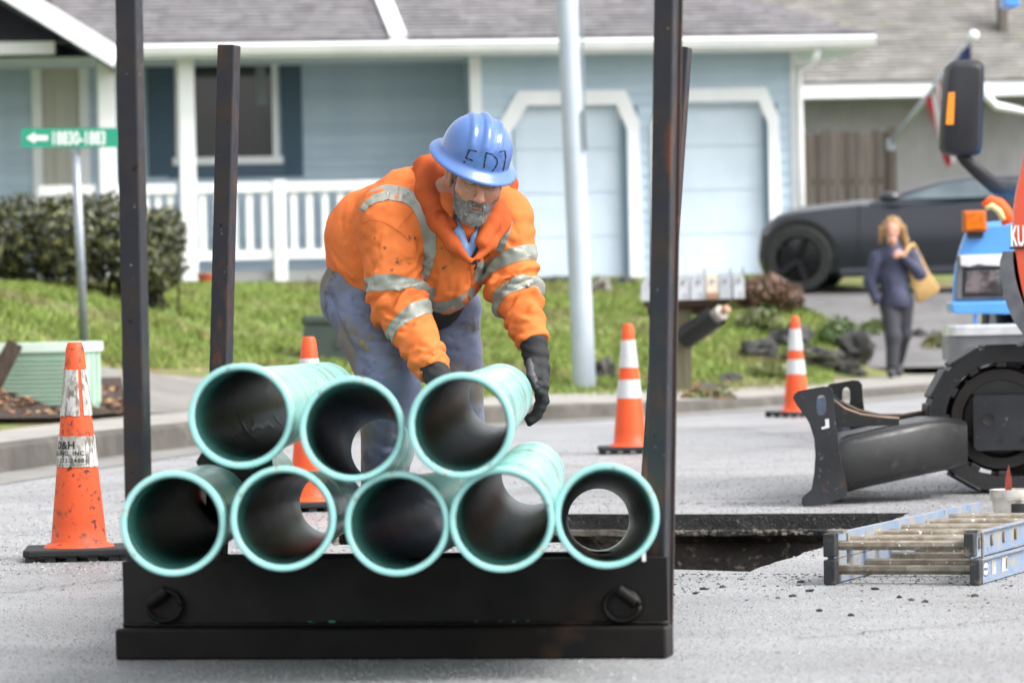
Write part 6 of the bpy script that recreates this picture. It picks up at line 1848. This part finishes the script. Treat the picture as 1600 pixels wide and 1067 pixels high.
def stroke(bv, pts, wpx, name, parent, mat, off=.0012, jit=0):
    """a mark lying on a surface along a photo-measured path"""
    mb = MB(); P = []
    for a, b_ in zip(pts[:-1], pts[1:]):
        n = max(2, int(math.hypot(b_[0] - a[0], b_[1] - a[1]) / 2))
        for k in range(n + (1 if b_ is pts[-1] else 0)): P.append((a[0] + (b_[0] - a[0]) * k / n, a[1] + (b_[1] - a[1]) * k / n))
    L_, R_ = [], []
    for i, (x, y) in enumerate(P):
        x2, y2 = P[min(i + 1, len(P) - 1)]; x1, y1 = P[max(i - 1, 0)]; dx, dy = x2 - x1, y2 - y1; m_ = math.hypot(dx, dy) or 1
        ww = (wpx[min(int(i / len(P) * len(wpx)), len(wpx) - 1)] if isinstance(wpx, (list, tuple)) else wpx) * (1 + (rs.uniform(-jit, jit) if jit else 0)) / 2
        row = []
        for sg_ in (-1, 0, 1):
            h, n = shoot(bv, x - dy / m_ * ww * sg_, y + dx / m_ * ww * sg_)
            row.append(None if h is None else h + n * off)
        L_.append(row)
    for i in range(len(L_) - 1):
        for k in (0, 1):
            q = [L_[i][k], L_[i][k + 1], L_[i + 1][k + 1], L_[i + 1][k]]
            if all(v is not None for v in q) and max((q[0] - v).length for v in q) < .09: mb.add(q, [(3, 2, 1, 0)])
    return mb.build(name, mat, parent, smooth=True, world=True) if mb.f else None
for nm, pts in (('marker_stroke', [(745, 237), (733.5, 234.5), (728, 247), (739, 251.5)]), ('marker_stroke', [(726, 252), (725, 255)]), ('marker_stroke', [(759.5, 239.5), (757.5, 252), (756, 263)]), ('marker_stroke', [(759, 239), (769, 241.5), (776.5, 249), (777, 256), (772, 265), (768, 268)]),
                ('marker_stroke', [(781, 237.5), (789, 236), (790, 246), (788, 258), (786, 267)])):
    stroke(bvh, pts, 2.1, nm, hat, MARK, .0008, .5)

# --- jacket
JAC = M('orange_jacket_cloth', '#d4713a', .8, '#c4632d', 5, 5, bump=.35, bs=300, bdist=.0012, spec=.25, crease=(5.5, .014, (1, 1, .7)),
        spots=[('#8f5228', 8, .58, .76), ('#b0602a', 3.5, .52, .74)])
s = SDF(P_(485, 505, -.50)[[0]].tolist() + [13.30, P_(700, 620)[2]], [P_(880, 500)[0], 14.42, P_(700, 222)[2]], .0068)
s.chain([P_(585, 418, .14), P_(588, 376, .10), P_(642, 338, .02)], [.155, .165, .155], .05)
s.chain([P_(700, 355, -.06), P_(690, 432, .02)], [.135, .135], .05)
s.chain([P_(602, 420, .06), P_(668, 436, .04)], [.145, .13], .05)
s.add(s.cone(P_(612, 338, -.05), P_(780, 338, .02), .105, .098), .05)
s.add(s.cone(P_(640, 318, 0), P_(760, 322, .02), .10, .09), .05)
torso_F = s.F.copy()
armF = []
for ch, rr2 in (([shR, elR, wrR], [.108, .086, .058]), ([shL, elL, wrL], [.092, .080, .055])):
    s.F = np.full_like(torso_F, 9.0); s.chain([np.asarray(p) for p in ch], rr2, .05)
    # cloth gathers into rings near the elbow and above the cuff
    pts = np.stack([s.X.ravel(), s.Y.ravel(), s.Z.ravel()], 1); near = np.abs(s.F.ravel()) < .03
    arc, _ = dist_chain(pts[near], ch); L1 = np.linalg.norm(ch[1] - ch[0]); LT_ = L1 + np.linalg.norm(ch[2] - ch[1])
    q = pts[near]; w_ = np.exp(-((arc - L1) / .085) ** 2) + .75 * np.exp(-((arc - LT_ + .05) / .06) ** 2) + .18
    wr_ = np.sin(arc * 95 + 2.4 * snoise(q[:, 0] * 16, q[:, 1] * 16, q[:, 2] * 16, 31) + q[:, 0] * 30) 
    wr_ = np.sign(wr_) * np.abs(wr_) ** .8
    dd_ = np.zeros(pts.shape[0], np.float32); dd_[near] = -.0085 * w_ * wr_ - .0035 * snoise(q[:, 0] * 45, q[:, 1] * 45, q[:, 2] * 45, 32)
    s.F = s.F + dd_.reshape(s.F.shape); armF.append(s.F.copy())
s.F = torso_F
# torso folds running from the shoulders to the waist
s.F += (-.004 * snoise(s.X * 22 + s.Z * 10, s.Y * 18, s.Z * 9 - s.X * 14, 41) - .0022 * snoise(s.X * 55, s.Y * 50, s.Z * 30, 42)).astype(np.float32)
fold = np.sin((s.X * .75 + s.Z * .65) * 62 + 2.2 * snoise(s.X * 10, s.Y * 10, s.Z * 10, 43))
s.F -= (.0042 * fold * np.exp(-((s.Z - P_(640, 425)[2]) / .09) ** 2)).astype(np.float32)
for A_ in armF: s.add(A_, .022)
# hem: cut by a plane through the waist, and open the collar
hemN = np.array([-.46, .10, -.88]); hem_p = P_(580, 474, .1)
def plane(nv_, p0_): nv_ = np.array(nv_) / np.linalg.norm(nv_); return (s.X - p0_[0]) * nv_[0] + (s.Y - p0_[1]) * nv_[1] + (s.Z - p0_[2]) * nv_[2]
e1 = P_(503, 424, .14); e2 = P_(583, 484, .0); e3 = P_(668, 500, -.02); e4 = P_(745, 466, .04)
# hem height as a function of x (straight from the photograph), not applied to the sleeves
xsh = np.array([P_(x, 470)[0] for x in (480, 503, 520, 545, 583, 625, 668, 695, 720, 745, 760)]); zsh = np.array([P_(600, y)[2] for y in (405, 419, 438, 455, 480, 492, 500, 497, 486, 462, 445)])
hem = np.interp(s.X, xsh, zsh).astype(np.float32)
armU = np.minimum(armF[0], armF[1])
cutr = np.minimum(hem - s.Z, armU - .004)
s.F = np.maximum(s.F, cutr * .9)
for w0, w1 in ((elR, wrR), (elL, wrL)):
    d_ = (w1 - w0) / np.linalg.norm(w1 - w0); pl = (s.X - w1[0]) * d_[0] + (s.Y - w1[1]) * d_[1] + (s.Z - w1[2]) * d_[2]
    nearw = np.sqrt((s.X - w1[0]) ** 2 + (s.Y - w1[1]) ** 2 + (s.Z - w1[2]) ** 2) < .16
    s.F = np.where(nearw, np.maximum(s.F, pl - .012), s.F)
# neck opening: a wedge
s.cut(s.cone(P_(735, 372, -.30), P_(722, 330, -.10), .022, .05), .012)
s.cut(s.cone(P_(737, 398, -.26), P_(735, 372, -.28), .010, .03), .01)
CREASE_J = [[(604, 490), (625, 499), (645, 499), (662, 492)], [(600, 503), (620, 508), (645, 508), (660, 503)], [(608, 515), (628, 519), (650, 511)], [(588, 470), (600, 484), (612, 492)], [(656, 378), (650, 405), (654, 432)], [(662, 402), (645, 428), (640, 440)],
    [(664, 420), (652, 440), (640, 446)], [(575, 395), (584, 420), (582, 438)], [(648, 560), (660, 552), (674, 556)], [(640, 545), (655, 540), (668, 544)], [(618, 552), (628, 560), (640, 562)], [(650, 580), (668, 574), (686, 566)],
    [(776, 438), (800, 445), (828, 436)], [(770, 449), (798, 455), (834, 446)], [(782, 429), (808, 430), (828, 424)], [(768, 420), (782, 432), (796, 436)], [(800, 348), (808, 366), (812, 384)], [(786, 372), (800, 384), (812, 388)], [(790, 500), (808, 508), (830, 502)], [(800, 515), (818, 522), (838, 516)], [(812, 488), (826, 494), (840, 492)],
    [(545, 350), (553, 385), (572, 420)], [(519, 395), (548, 428), (580, 462)], [(512, 380), (530, 412), (556, 446)], [(535, 345), (540, 375), (556, 405)], [(562, 410), (574, 432), (586, 448)],
    [(700, 395), (694, 425), (700, 455)], [(715, 430), (712, 455), (704, 478)], [(678, 400), (682, 430), (676, 462)], [(730, 425), (728, 446), (720, 462)], [(690, 372), (702, 392), (716, 402)], [(752, 388), (748, 410), (738, 436)], [(640, 285), (624, 300), (600, 316)], [(575, 305), (566, 318), (560, 336)], [(620, 380), (634, 392), (648, 398)], [(596, 360), (590, 385), (594, 405)]]
def carve(s, lines, depth=.013, ridge=.008):
    V0, F0 = s.mesh(); bv = BVHTree.FromPolygons([tuple(v) for v in V0], [list(f) for f in F0])
    dcut = np.full_like(s.F, 9.0); drid = np.full_like(s.F, 9.0)
    for L in lines:
        hits = [bv.ray_cast(CP, ray(x, y).normalized()) for x, y in L]
        up_l = [bv.ray_cast(CP, ray(x + 1.5, y + 6).normalized()) for x, y in L]
        for hh, acc, n0 in ((hits, 0, len(L)), (up_l, 1, len(L))):
            P = [(np.array(h[0] + h[1] * .002), i) for i, h in enumerate(hh) if h[0] is not None]
            for (a, i), (b, j) in zip(P[:-1], P[1:]):
                if np.linalg.norm(a - b) > .12: continue
                t0, t1 = math.sin(math.pi * (i + .4) / (n0 - .2)), math.sin(math.pi * (j + .4) / (n0 - .2))
                lo_ = np.minimum(a, b) - .03; hi_ = np.maximum(a, b) + .03
                i0 = np.maximum(((lo_ - s.lo) / s.h).astype(int), 0); i1 = np.minimum(((hi_ - s.lo) / s.h).astype(int) + 2, s.F.shape)
                if (i1 <= i0).any(): continue
                sl_ = tuple(slice(p, q) for p, q in zip(i0, i1)); sub_ = SDF.__new__(SDF); sub_.X, sub_.Y, sub_.Z = s.X[sl_], s.Y[sl_], s.Z[sl_]
                d = sub_.cone(a, b, 0, 0)
                k_ = (t0 + t1) / 2
                if acc == 0: s.F[sl_] += (depth * k_ * np.exp(-(d / .0085) ** 2)).astype(np.float32)
                else: s.F[sl_] -= (ridge * k_ * np.exp(-(d / .012) ** 2)).astype(np.float32)
carve(s, CREASE_J)
JV, JF = s.mesh(); jacket = part('jacket', JV, JF, JAC)
jb = BVHTree.FromPolygons([tuple(v) for v in JV], [list(f) for f in JF])
TAPE = M('reflective_tape', '#8b8d84', .42, '#74766e', 14, 5, bump=.15, bs=60, spots=[('#5c594e', 10, .58, .68), ('#a9aaa4', 26, .62, .72)])
def arm_bands(ch, armIdx, bands):
    arc, d_ = dist_chain(JV, ch); far_ = d_ > .135
    other = [shL, elL, wrL] if armIdx == 0 else [shR, elR, wrR]; _, d2 = dist_chain(JV, other)
    for mid, hw, slope, ax in bands:
        S = arc - mid - slope * ((JV - ch[1]) @ np.array(ax)); S = np.where(far_ | (d2 < d_), 9, S)
        mb = clip_band(JV, JF, S, -hw, hw, .0022)
        # keep only faces on the sleeve itself
        mb.build('reflective_tape', TAPE, jacket, smooth=True, world=True)
arm_bands([shR, elR, wrR], 0, [(.235, .026, .22, (1, 0, 0)), (.385, .024, -.25, (1, 0, 0))])
arm_bands([shL, elL, wrL], 1, [(.150, .025, -.28, (1, 0, 0)), (.283, .025, -.18, (1, 0, 0))])
# tapes over shoulder, chest and waist
stroke(jb, [(561, 330), (570, 316), (582, 308), (606, 301), (632, 305), (652, 318), (664, 340), (671, 368), (672, 395), (667, 420), (662, 436)], [18, 21, 23, 23, 22, 22, 22, 21, 20, 17, 13], 'reflective_tape', jacket, TAPE, .0028)
stroke(jb, [(792, 342), (786, 365), (777, 392)], 20, 'reflective_tape', jacket, TAPE, .0028)
stroke(jb, [(664, 472), (680, 479), (700, 479), (722, 470), (742, 452)], [14, 17, 18, 17, 14], 'reflective_tape', jacket, TAPE, .0026)
SEAM = M('seam_thread', '#b5521c', .8)
stroke(jb, [(568, 350), (578, 344), (595, 346), (612, 354), (628, 366), (640, 378)], 1.3, 'seam', jacket, SEAM, .0012)
stroke(jb, [(660, 312), (646, 330), (624, 355)], 1.1, 'seam', jacket, SEAM, .0012)
stroke(jb, [(716, 388), (734, 412), (738, 440), (732, 470)], 1.8, 'zip_line', jacket, SEAM, .0012)
for pts in ([(741, 420), (750, 405), (752, 398)], [(752, 398), (757, 404), (765, 397)], [(768, 374), (775, 382), (770, 388), (764, 384)], [(741, 421), (748, 418)]):
    stroke(jb, pts, 1.5, 'marker_stroke', jacket, MARK, .0012, .5)
SMEAR = M('grease_smear', '#6b4228', .85, '#b05c26', 70, 4, .42, .60)
for x, y, w_, l_, a_ in ((623, 408, 9, 13, 1.2), (612, 422, 5, 6, 0), (618, 433, 5, 10, 1.4), (601, 387, 4, 6, .5), (640, 412, 4, 6, .3), (694, 418, 4, 9, 2.6), (640, 372, 4, 8, 1.2), (648, 372, 3, 6, 1.4), (586, 372, 3, 5, 2.0), (609, 434, 3, 5, .2), (690, 388, 3, 4, 0)):
    pts = [(x - math.cos(a_) * l_ / 2, y - math.sin(a_) * l_ / 2), (x, y), (x + math.cos(a_) * l_ / 2, y + math.sin(a_) * l_ / 2)]
    stroke(jb, pts, [w_ * .5, w_, w_ * .4], 'grease_mark', jacket, SMEAR, .0011, .5)

# --- knitted waistband and belt
WB = M('black_knit', '#1b1b1d', .9, bump=.4, bs=120)
s = SDF([P_(485, 505)[0], 13.55, P_(700, 520)[2]], [P_(770, 500)[0], 14.42, P_(700, 395)[2]], .010)
s.chain([P_(584, 432, .14), P_(610, 446, .09), P_(672, 462, .05)], [.138, .132, .118], .05)
V, F = s.mesh(); 
part('waistband', V, F, WB)

# --- trousers
TRM = M('faded_blue_work_cloth', '#6f7891', .85, '#5c6176', 6, 5, bump=.35, bs=220, bdist=.0015, spec=.2, crease=(6, .016, (1.2, 1, .6)), spots=[('#6a655b', 4.5, .47, .62), ('#4a4744', 11, .58, .72), ('#8f7a54', 9, .67, .76)])
s = SDF([P_(485, 505)[0], 13.35, .035], [P_(790, 500)[0], 14.45, P_(700, 408)[2]], .0095)
s.chain([P_(574, 452, .16), P_(690, 482, .20)], [.148, .125], .05)
s.chain([hipR, kneeR], [.135, .094], .05); s.chain([kneeR, ankR], [.092, .074], .04)
hL = SDF.__new__(SDF)
s2F = s.F.copy(); s.F = np.full_like(s2F, 9.0)
s.chain([hipL, kneeL], [.112, .080], .05); s.chain([kneeL, ankL], [.080, .070], .04)
lF = s.F.copy(); s.F = s2F; s.add(lF, .02)
pts = (s.X, s.Y, s.Z)
wrk = np.sin((s.Z * .8 + s.X * .6) * 70 + 2.6 * snoise(s.X * 12, s.Y * 12, s.Z * 12, 51)) * np.exp(-((s.Z - P_(600, 520)[2]) / .13) ** 2) + .9 * np.sin(s.Z * 85 + 2 * snoise(s.X * 14, s.Y * 14, s.Z * 8, 52)) * np.exp(-((s.Z - .12) / .10) ** 2)
s.F -= (.0055 * np.sign(wrk) * np.abs(wrk) ** .8 + .004 * snoise(s.X * 26, s.Y * 26, s.Z * 16, 53)).astype(np.float32)
carve(s, [[(512, 462), (540, 490), (575, 502), (610, 500)], [(522, 490), (555, 512), (595, 518), (628, 508)], [(535, 470), (565, 482), (600, 486)], [(545, 520), (575, 532), (610, 530), (640, 518)], [(560, 548), (590, 556), (620, 550)], [(575, 575), (600, 582), (632, 574)],
    [(530, 455), (548, 500), (572, 548)], [(600, 500), (622, 530), (645, 548)], [(690, 505), (714, 514), (738, 502)], [(686, 522), (712, 532), (742, 524)], [(696, 545), (720, 552), (746, 546)], [(680, 490), (700, 520), (716, 556)], [(578, 650), (596, 672), (592, 712)], [(612, 650), (620, 680), (612, 716)], [(585, 690), (602, 700), (625, 694)], [(655, 520), (664, 545), (662, 575)]], .014, .009)
V, F = s.mesh(); trousers = part('trousers', V, F, TRM)
tb_ = BVHTree.FromPolygons([tuple(v) for v in V], [list(f) for f in F])
TSEAM = M('trouser_seam', '#5a607a', .85)
stroke(tb_, [(512, 448), (522, 470), (532, 500), (546, 530), (562, 556), (585, 582)], 1.0, 'seam', trousers, TSEAM, .0015)
stroke(tb_, [(515, 446), (524, 462), (528, 478), (536, 486)], 1.0, 'pocket_edge', trousers, TSEAM, .0015)
stroke(tb_, [(565, 592), (578, 582), (590, 576)], 1.1, 'seam', trousers, TSEAM, .0015)
DUST = M('dried_mud', '#8a7748', .95, '#6f664f', 50)
for x, y, w_, l_, a_ in ((572, 543, 9, 16, 1.0), (564, 535, 6, 9, .4), (580, 528, 5, 9, 2), (602, 672, 4, 5, 0), (601, 684, 3, 4, 0)):
    stroke(tb_, [(x - math.cos(a_) * l_ / 2, y - math.sin(a_) * l_ / 2), (x, y), (x + math.cos(a_) * l_ / 2, y + math.sin(a_) * l_ / 2)], [w_ * .5, w_, w_ * .5], 'mud_mark', trousers, DUST, .0012, .6)
# --- boots on the road
BOOT = M('brown_work_boot', '#3a2c22', .7, '#54473a', 12)
for an, dr in ((ankR, (.02, -1)), (ankL, (.25, -1))):
    d_ = np.array([dr[0], dr[1], 0]); d_ /= np.linalg.norm(d_); g0 = np.array([an[0], an[1], 0])
    s = SDF(g0 + [-.2, -.32, 0 - .004], g0 + [.2, .16, .2], .008)
    s.add(s.cone(g0 + [0, 0, .16], g0 + [0, 0, .07], .056, .055), .03); s.add(s.cone(g0 + d_ * -.04 + [0, 0, .05], g0 + d_ * .19 + [0, 0, .046], .048, .046), .04)
    s.F = np.maximum(s.F, -(s.Z - .002)); V, F = s.mesh(); part('boot', V, F, BOOT)

# --- gloves: palm, four fingers, thumb
GLV = M('black_knit_glove', '#121214', .8, '#1c1c1f', 30, bump=.4, bs=200, bdist=.0015)
GLP = M('grey_glove_grip', '#3a3b3f', .55, bump=.4, bs=150)
def glove(wrist, palm, knuck, fingers, thumb, name='glove', h=.0042, cuff=None):
    allp = [wrist, palm] + knuck + [p for f_ in fingers for p in f_] + thumb + (cuff or [])
    lo_, hi_ = bounds(allp, .05); s = SDF(lo_, hi_, h)
    if cuff: s.add(s.cone(cuff[0], cuff[1], .044, .041), .02)
    s.add(s.cone(wrist, palm, .037, .036), .02)
    for kx in knuck: s.add(s.cone(palm, kx, .030, .0185), .016)
    for f_ in fingers: s.chain(f_, [.0175, .0165, .0155, .0135][:len(f_)], .005)
    s.chain(thumb, [.019, .0165, .0145, .012][:len(thumb)], .012)
    d0_ = s.X * 60 + s.Z * 170
    s.F -= (.0016 * np.sin(d0_ + 2 * snoise(s.X * 30, s.Y * 30, s.Z * 30, 61))).astype(np.float32)
    V, F = s.mesh(); return part(name, V, F, GLV)
zs = [-.040, -.014, .012, .038]
# his left hand (image right) wraps the far side of the pipe end
wl_ = P_(834, 545, -.17); pl_ = P_(841, 577, -.20)
kn = [P_(849 - 2 * i, 603 + i, -.225 + zs[i] * 1.0) for i in range(4)]
fg = [[kn[i], P_(850 - 2 * i, 627 + i, -.235 + zs[i]), P_(841 - 2 * i, 647 + i, -.235 + zs[i] * .95), P_(828 - 1 * i, 660 - 2 * i, -.235 + zs[i] * .9)] for i in range(4)]
th = [P_(832, 568, -.23), P_(831, 590, -.275), P_(838, 603, -.285), P_(842, 612, -.285)]
gl_l = glove(wl_, pl_, kn, fg, th, cuff=[P_(833, 530, -.16), P_(838, 556, -.175)])
tv = [np.array(p) + np.array([0, -.004, 0]) for p in th[:3]]
s = SDF(*bounds(tv, .03), .003); s.chain([P_(828, 566, -.235), P_(830, 588, -.282), P_(838, 604, -.291)], [.014, .0145, .0125], .01); V, F = s.mesh()
part('thumb_grip', V, F, GLP, parent=gl_l)
# his right hand (image left) holds the near side of the pipe, behind its bell
wr2 = P_(684, 590, -.33); pr_ = P_(699, 606, -.36)
kn = [P_(712, 618 - 4 * i, -.40 + .024 * i) for i in range(4)]
fg = [[kn[i], P_(719, 632 - 4 * i, -.40 + .024 * i), P_(722, 650 - 4 * i, -.40 + .024 * i), P_(727, 664 - 4 * i, -.395 + .024 * i)] for i in range(4)]
th = [P_(703, 598, -.34), P_(716, 592, -.36), P_(728, 590, -.36)]
glove(wr2, pr_, kn, fg, th, cuff=[P_(674, 574, -.30), P_(690, 596, -.345)])

# --- hood round the neck
HOOD = M('faded_orange_fleece', '#b05228', .9, '#994420', 7, 5, bump=.4, bs=200, bdist=.0015, spec=.2, crease=(6, .012, (1, 1, .5)), spots=[('#7a2c14', 10, .62, .74)])
s = SDF([P_(640, 0)[0], 13.42, P_(0 + 700, 425)[2]], [P_(840, 0)[0], 14.05, P_(700, 222)[2]], .0062)
s.chain([P_(760, 262, .10), P_(690, 252, .06), P_(664, 262, -.03), P_(664, 305, -.12), P_(684, 345, -.20), P_(708, 382, -.235), P_(733, 408, -.235)], [.03, .038, .038, .036, .031, .023, .012], .02)
s.chain([P_(690, 255, .04), P_(684, 282, -.05), P_(690, 318, -.13), P_(706, 352, -.19)], [.03, .028, .024, .02], .012)
s.chain([P_(760, 262, .10), P_(797, 288, .03), P_(798, 322, -.03), P_(786, 350, -.10), P_(765, 380, -.17), P_(745, 404, -.22)], [.03, .024, .021, .022, .021, .013], .02)
s.chain([P_(780, 320, -.06), P_(768, 350, -.16), P_(752, 378, -.21)], [.03, .030, .022], .015)
s.F += (-.0028 * snoise(s.X * 40, s.Y * 40, s.Z * 20, 71) ).astype(np.float32)
V, F = s.mesh(); part('hood', V, F, HOOD)
# --- shirt collar, tee and dark zip inside the opening
SHI = M('blue_shirt', '#7d9bc6', .8, '#6a88b4', 9, bump=.2, bs=150)
s = SDF([P_(690, 0)[0], 13.48, P_(700, 425)[2]], [P_(775, 0)[0], 13.95, P_(700, 325)[2]], .0055)
s.chain([P_(707, 338, -.13), P_(716, 365, -.185), P_(730, 398, -.195)], [.024, .021, .014], .008); s.chain([P_(756, 350, -.14), P_(744, 372, -.185), P_(735, 394, -.19)], [.018, .017, .010], .008)
V, F = s.mesh(); part('shirt', V, F, SHI)
s = SDF([P_(690, 0)[0], 13.5, P_(700, 400)[2]], [P_(775, 0)[0], 13.95, P_(700, 320)[2]], .006)
s.chain([P_(722, 330, -.10), P_(730, 360, -.165)], [.045, .026], .02); V, F = s.mesh(); part('undershirt', V, F, M('orange_tee', '#e4631a', .85))
stroke(jb, [(744, 372), (742, 390), (738, 412)], 9, 'zip_facing', jacket, M('zip_facing_black', '#222328', .8), .006)

# ================================================================== woman walking on the sidewalk
DWO = 40.2; wp = W(1400, 590, DWO)
kw = DWO / FPX
def Q_(x, y, dz=0.0): return np.array(W(x, y, DWO + dz), np.float32)
WF = np.array([wp.x, wp.y, kh(wp.x) + .012])
zoff = WF[2] - Q_(1400, 592)[2]
def Qz(x, y, dz=0.0):
    p = Q_(x, y, dz); p[2] += zoff; return p
h = .0125
wsk = M('pale_skin', '#c08f7c', .55)
s = SDF([Qz(1335, 0)[0], DWO - .5, WF[2] - .01], [Qz(1480, 0)[0], DWO + .5, Qz(1400, 330)[2]], .013)
s.chain([Qz(1399, 470), Qz(1399, 420), Qz(1399, 395)], [.08, .09, .075], .05); s.add(s.cone(Qz(1398, 395), Qz(1394, 378, -.02), .045, .045), .03)
s.add(s.ell(Qz(1394, 362, -.03), (.068, .082, .098)), .02); s.add(s.cone(Qz(1393, 364, -.11), Qz(1393, 369, -.118), .010, .013), .012); s.add(s.ell(Qz(1393, 378, -.06), (.042, .045, .04)), .03)
s.chain([Qz(1368, 402), Qz(1360, 440), Qz(1366, 476, -.04)], [.05, .04, .03]); s.chain([Qz(1428, 402), Qz(1440, 430, -.06), Qz(1406, 398, -.17)], [.05, .04, .03])
s.chain([Qz(1390, 486), Qz(1396, 530, -.16), Qz(1394, 574, -.22)], [.05, .04, .03]); s.chain([Qz(1411, 486), Qz(1412, 525, .02), Qz(1405, 562, .30)], [.05, .04, .03])
s.add(s.cone(Qz(1403, 398, -.19), Qz(1400, 402, -.205), .036, .03), .015)
V, F = s.mesh()
wom = mesh_np('person', V - WF, F, wsk); wom.location = WF; tag(wom, 'blonde woman in dark blue jacket walking on the sidewalk with a tan shoulder bag', 'person')
def wpart(name, V, F, mat): return mesh_np(name, V, F, mat, wom, True, True)
WJ = M('navy_jacket', '#3d4059', .75, '#33364c', 5, bump=.3, bs=40)
s = SDF([Qz(1335, 0)[0], DWO - .45, Qz(1400, 490)[2]], [Qz(1480, 0)[0], DWO + .45, Qz(1400, 375)[2]], .012)
s.chain([Qz(1396, 405), Qz(1397, 440), Qz(1401, 472)], [.12, .125, .15], .06); s.add(s.cone(Qz(1376, 404), Qz(1420, 402), .068, .068), .05)
s.chain([Qz(1369, 405), Qz(1360, 442), Qz(1369, 470, -.06)], [.070, .058, .046]); s.chain([Qz(1424, 404), Qz(1438, 430, -.07), Qz(1413, 406, -.15)], [.070, .060, .046])
s.add(s.cone(Qz(1397, 388), Qz(1396, 383), .06, .06), .02)
s.F -= (.008 * snoise(s.X * 16, s.Y * 16, s.Z * 16, 5)).astype(np.float32); s.F = np.maximum(s.F, Qz(1400, 483)[2] - s.Z)
V, F = s.mesh(); wpart('jacket', V, F, WJ)
s = SDF([Qz(1350, 0)[0], DWO - .45, WF[2]], [Qz(1460, 0)[0], DWO + .5, Qz(1400, 460)[2]], .012)
s.chain([Qz(1389, 475), Qz(1396, 530, -.16), Qz(1394, 574, -.22)], [.098, .074, .058], .04); s.chain([Qz(1412, 475), Qz(1412, 525, .02), Qz(1405, 562, .30)], [.098, .072, .056], .04)
V, F = s.mesh(); wpart('trousers', V, F, M('dark_trousers', '#2a2b33', .8))
for a_, b_ in ((Qz(1394, 583, -.20), Qz(1392, 586, -.36)), (Qz(1405, 572, .34), Qz(1404, 584, .20))):
    s = SDF(np.minimum(a_, b_) - .08, np.maximum(a_, b_) + .08, .01); s.chain([a_, b_], [.045, .04]); s.F = np.maximum(s.F, WF[2] - s.Z); V, F = s.mesh(); wpart('shoe', V, F, M('dark_shoe', '#2c2a2c', .6))
s = SDF(Qz(1360, 415, -.25), Qz(1430, 332, .25), .009) if False else SDF([Qz(1362, 0)[0], DWO - .2, Qz(0 + 1400, 402)[2]], [Qz(1425, 0)[0], DWO + .2, Qz(1400, 330)[2]], .009)
s.add(s.ell(Qz(1395, 356, .01), (.092, .10, .10)), .02)
s.add(s.cone(Qz(1379, 360, 0), Qz(1376, 380, .0), .038, .024), .03); s.add(s.cone(Qz(1410, 360, 0), Qz(1416, 388, .02), .042, .034), .03)
s.cut(s.ell(Qz(1393, 370, -.10), (.062, .07, .085)), .012); s.F += (.006 * np.sin(s.X * 160 + 2 * snoise(s.X * 20, s.Y * 20, s.Z * 10, 4))).astype(np.float32)
V, F = s.mesh(); wpart('hair', V, F, M('blonde_hair', '#a07d52', .6, '#7f5f3d', 30, stretch=(3, 3, .4)))
for x in (1387, 1399): MB().ico(Qz(x, 362, -.112), .010, 1).build('eye', M('dark_eye', '#2b2320', .4), wom, world=True)
MB().box(Qz(1393, 379, -.108), (.04, .012, .012)).build('lip', LIPM, wom, world=True)
# bag hangs from her shoulder
TAN = M('tan_canvas', '#c3a06a', .8, '#ad8b58', 7, bump=.3, bs=60)
bag = thing('shoulder_bag', 'tan canvas shoulder bag hanging at the walking woman\'s side', 'bag', Vector(Qz(1440, 470, -.02)))
cq = [(1419, 424), (1436, 416), (1450, 424), (1468, 452), (1466, 459), (1440, 474), (1433, 472)]
mb = MB(); A_ = [Vector(Qz(x, y, -.08)) for x, y in cq]; cc = sum(A_, Vector()) / len(A_)
n = len(A_); mb.v += [tuple(p) for p in A_] + [tuple(cc + (p - cc) * 1.05 + Vector((0, .07, 0))) for p in A_] + [tuple(p + Vector((0, .15, 0))) for p in A_]
for L_ in (0, 1):
    for k in range(n): mb.f.append([L_ * n + k, L_ * n + (k + 1) % n, (L_ + 1) * n + (k + 1) % n, (L_ + 1) * n + k]); mb.mi.append(0); mb.tint.append(None)
mb.f += [list(range(n)), list(range(2 * n, 3 * n))]; mb.mi += [0, 0]; mb.tint += [None, None]
mb.build('pouch', TAN, bag, world=True, fix=True, bevel=.012, smooth=True, angle=60)
MB().tube([Vector(Qz(x, y, d)) for x, y, d in ((1428, 424, -.09), (1412, 402, -.18), (1420, 388, -.12), (1427, 384, .0), (1440, 410, .10), (1446, 422, .04))], .018, 8).build('strap', TAN, bag, world=True, smooth=True)
bpy.context.view_layer.update()
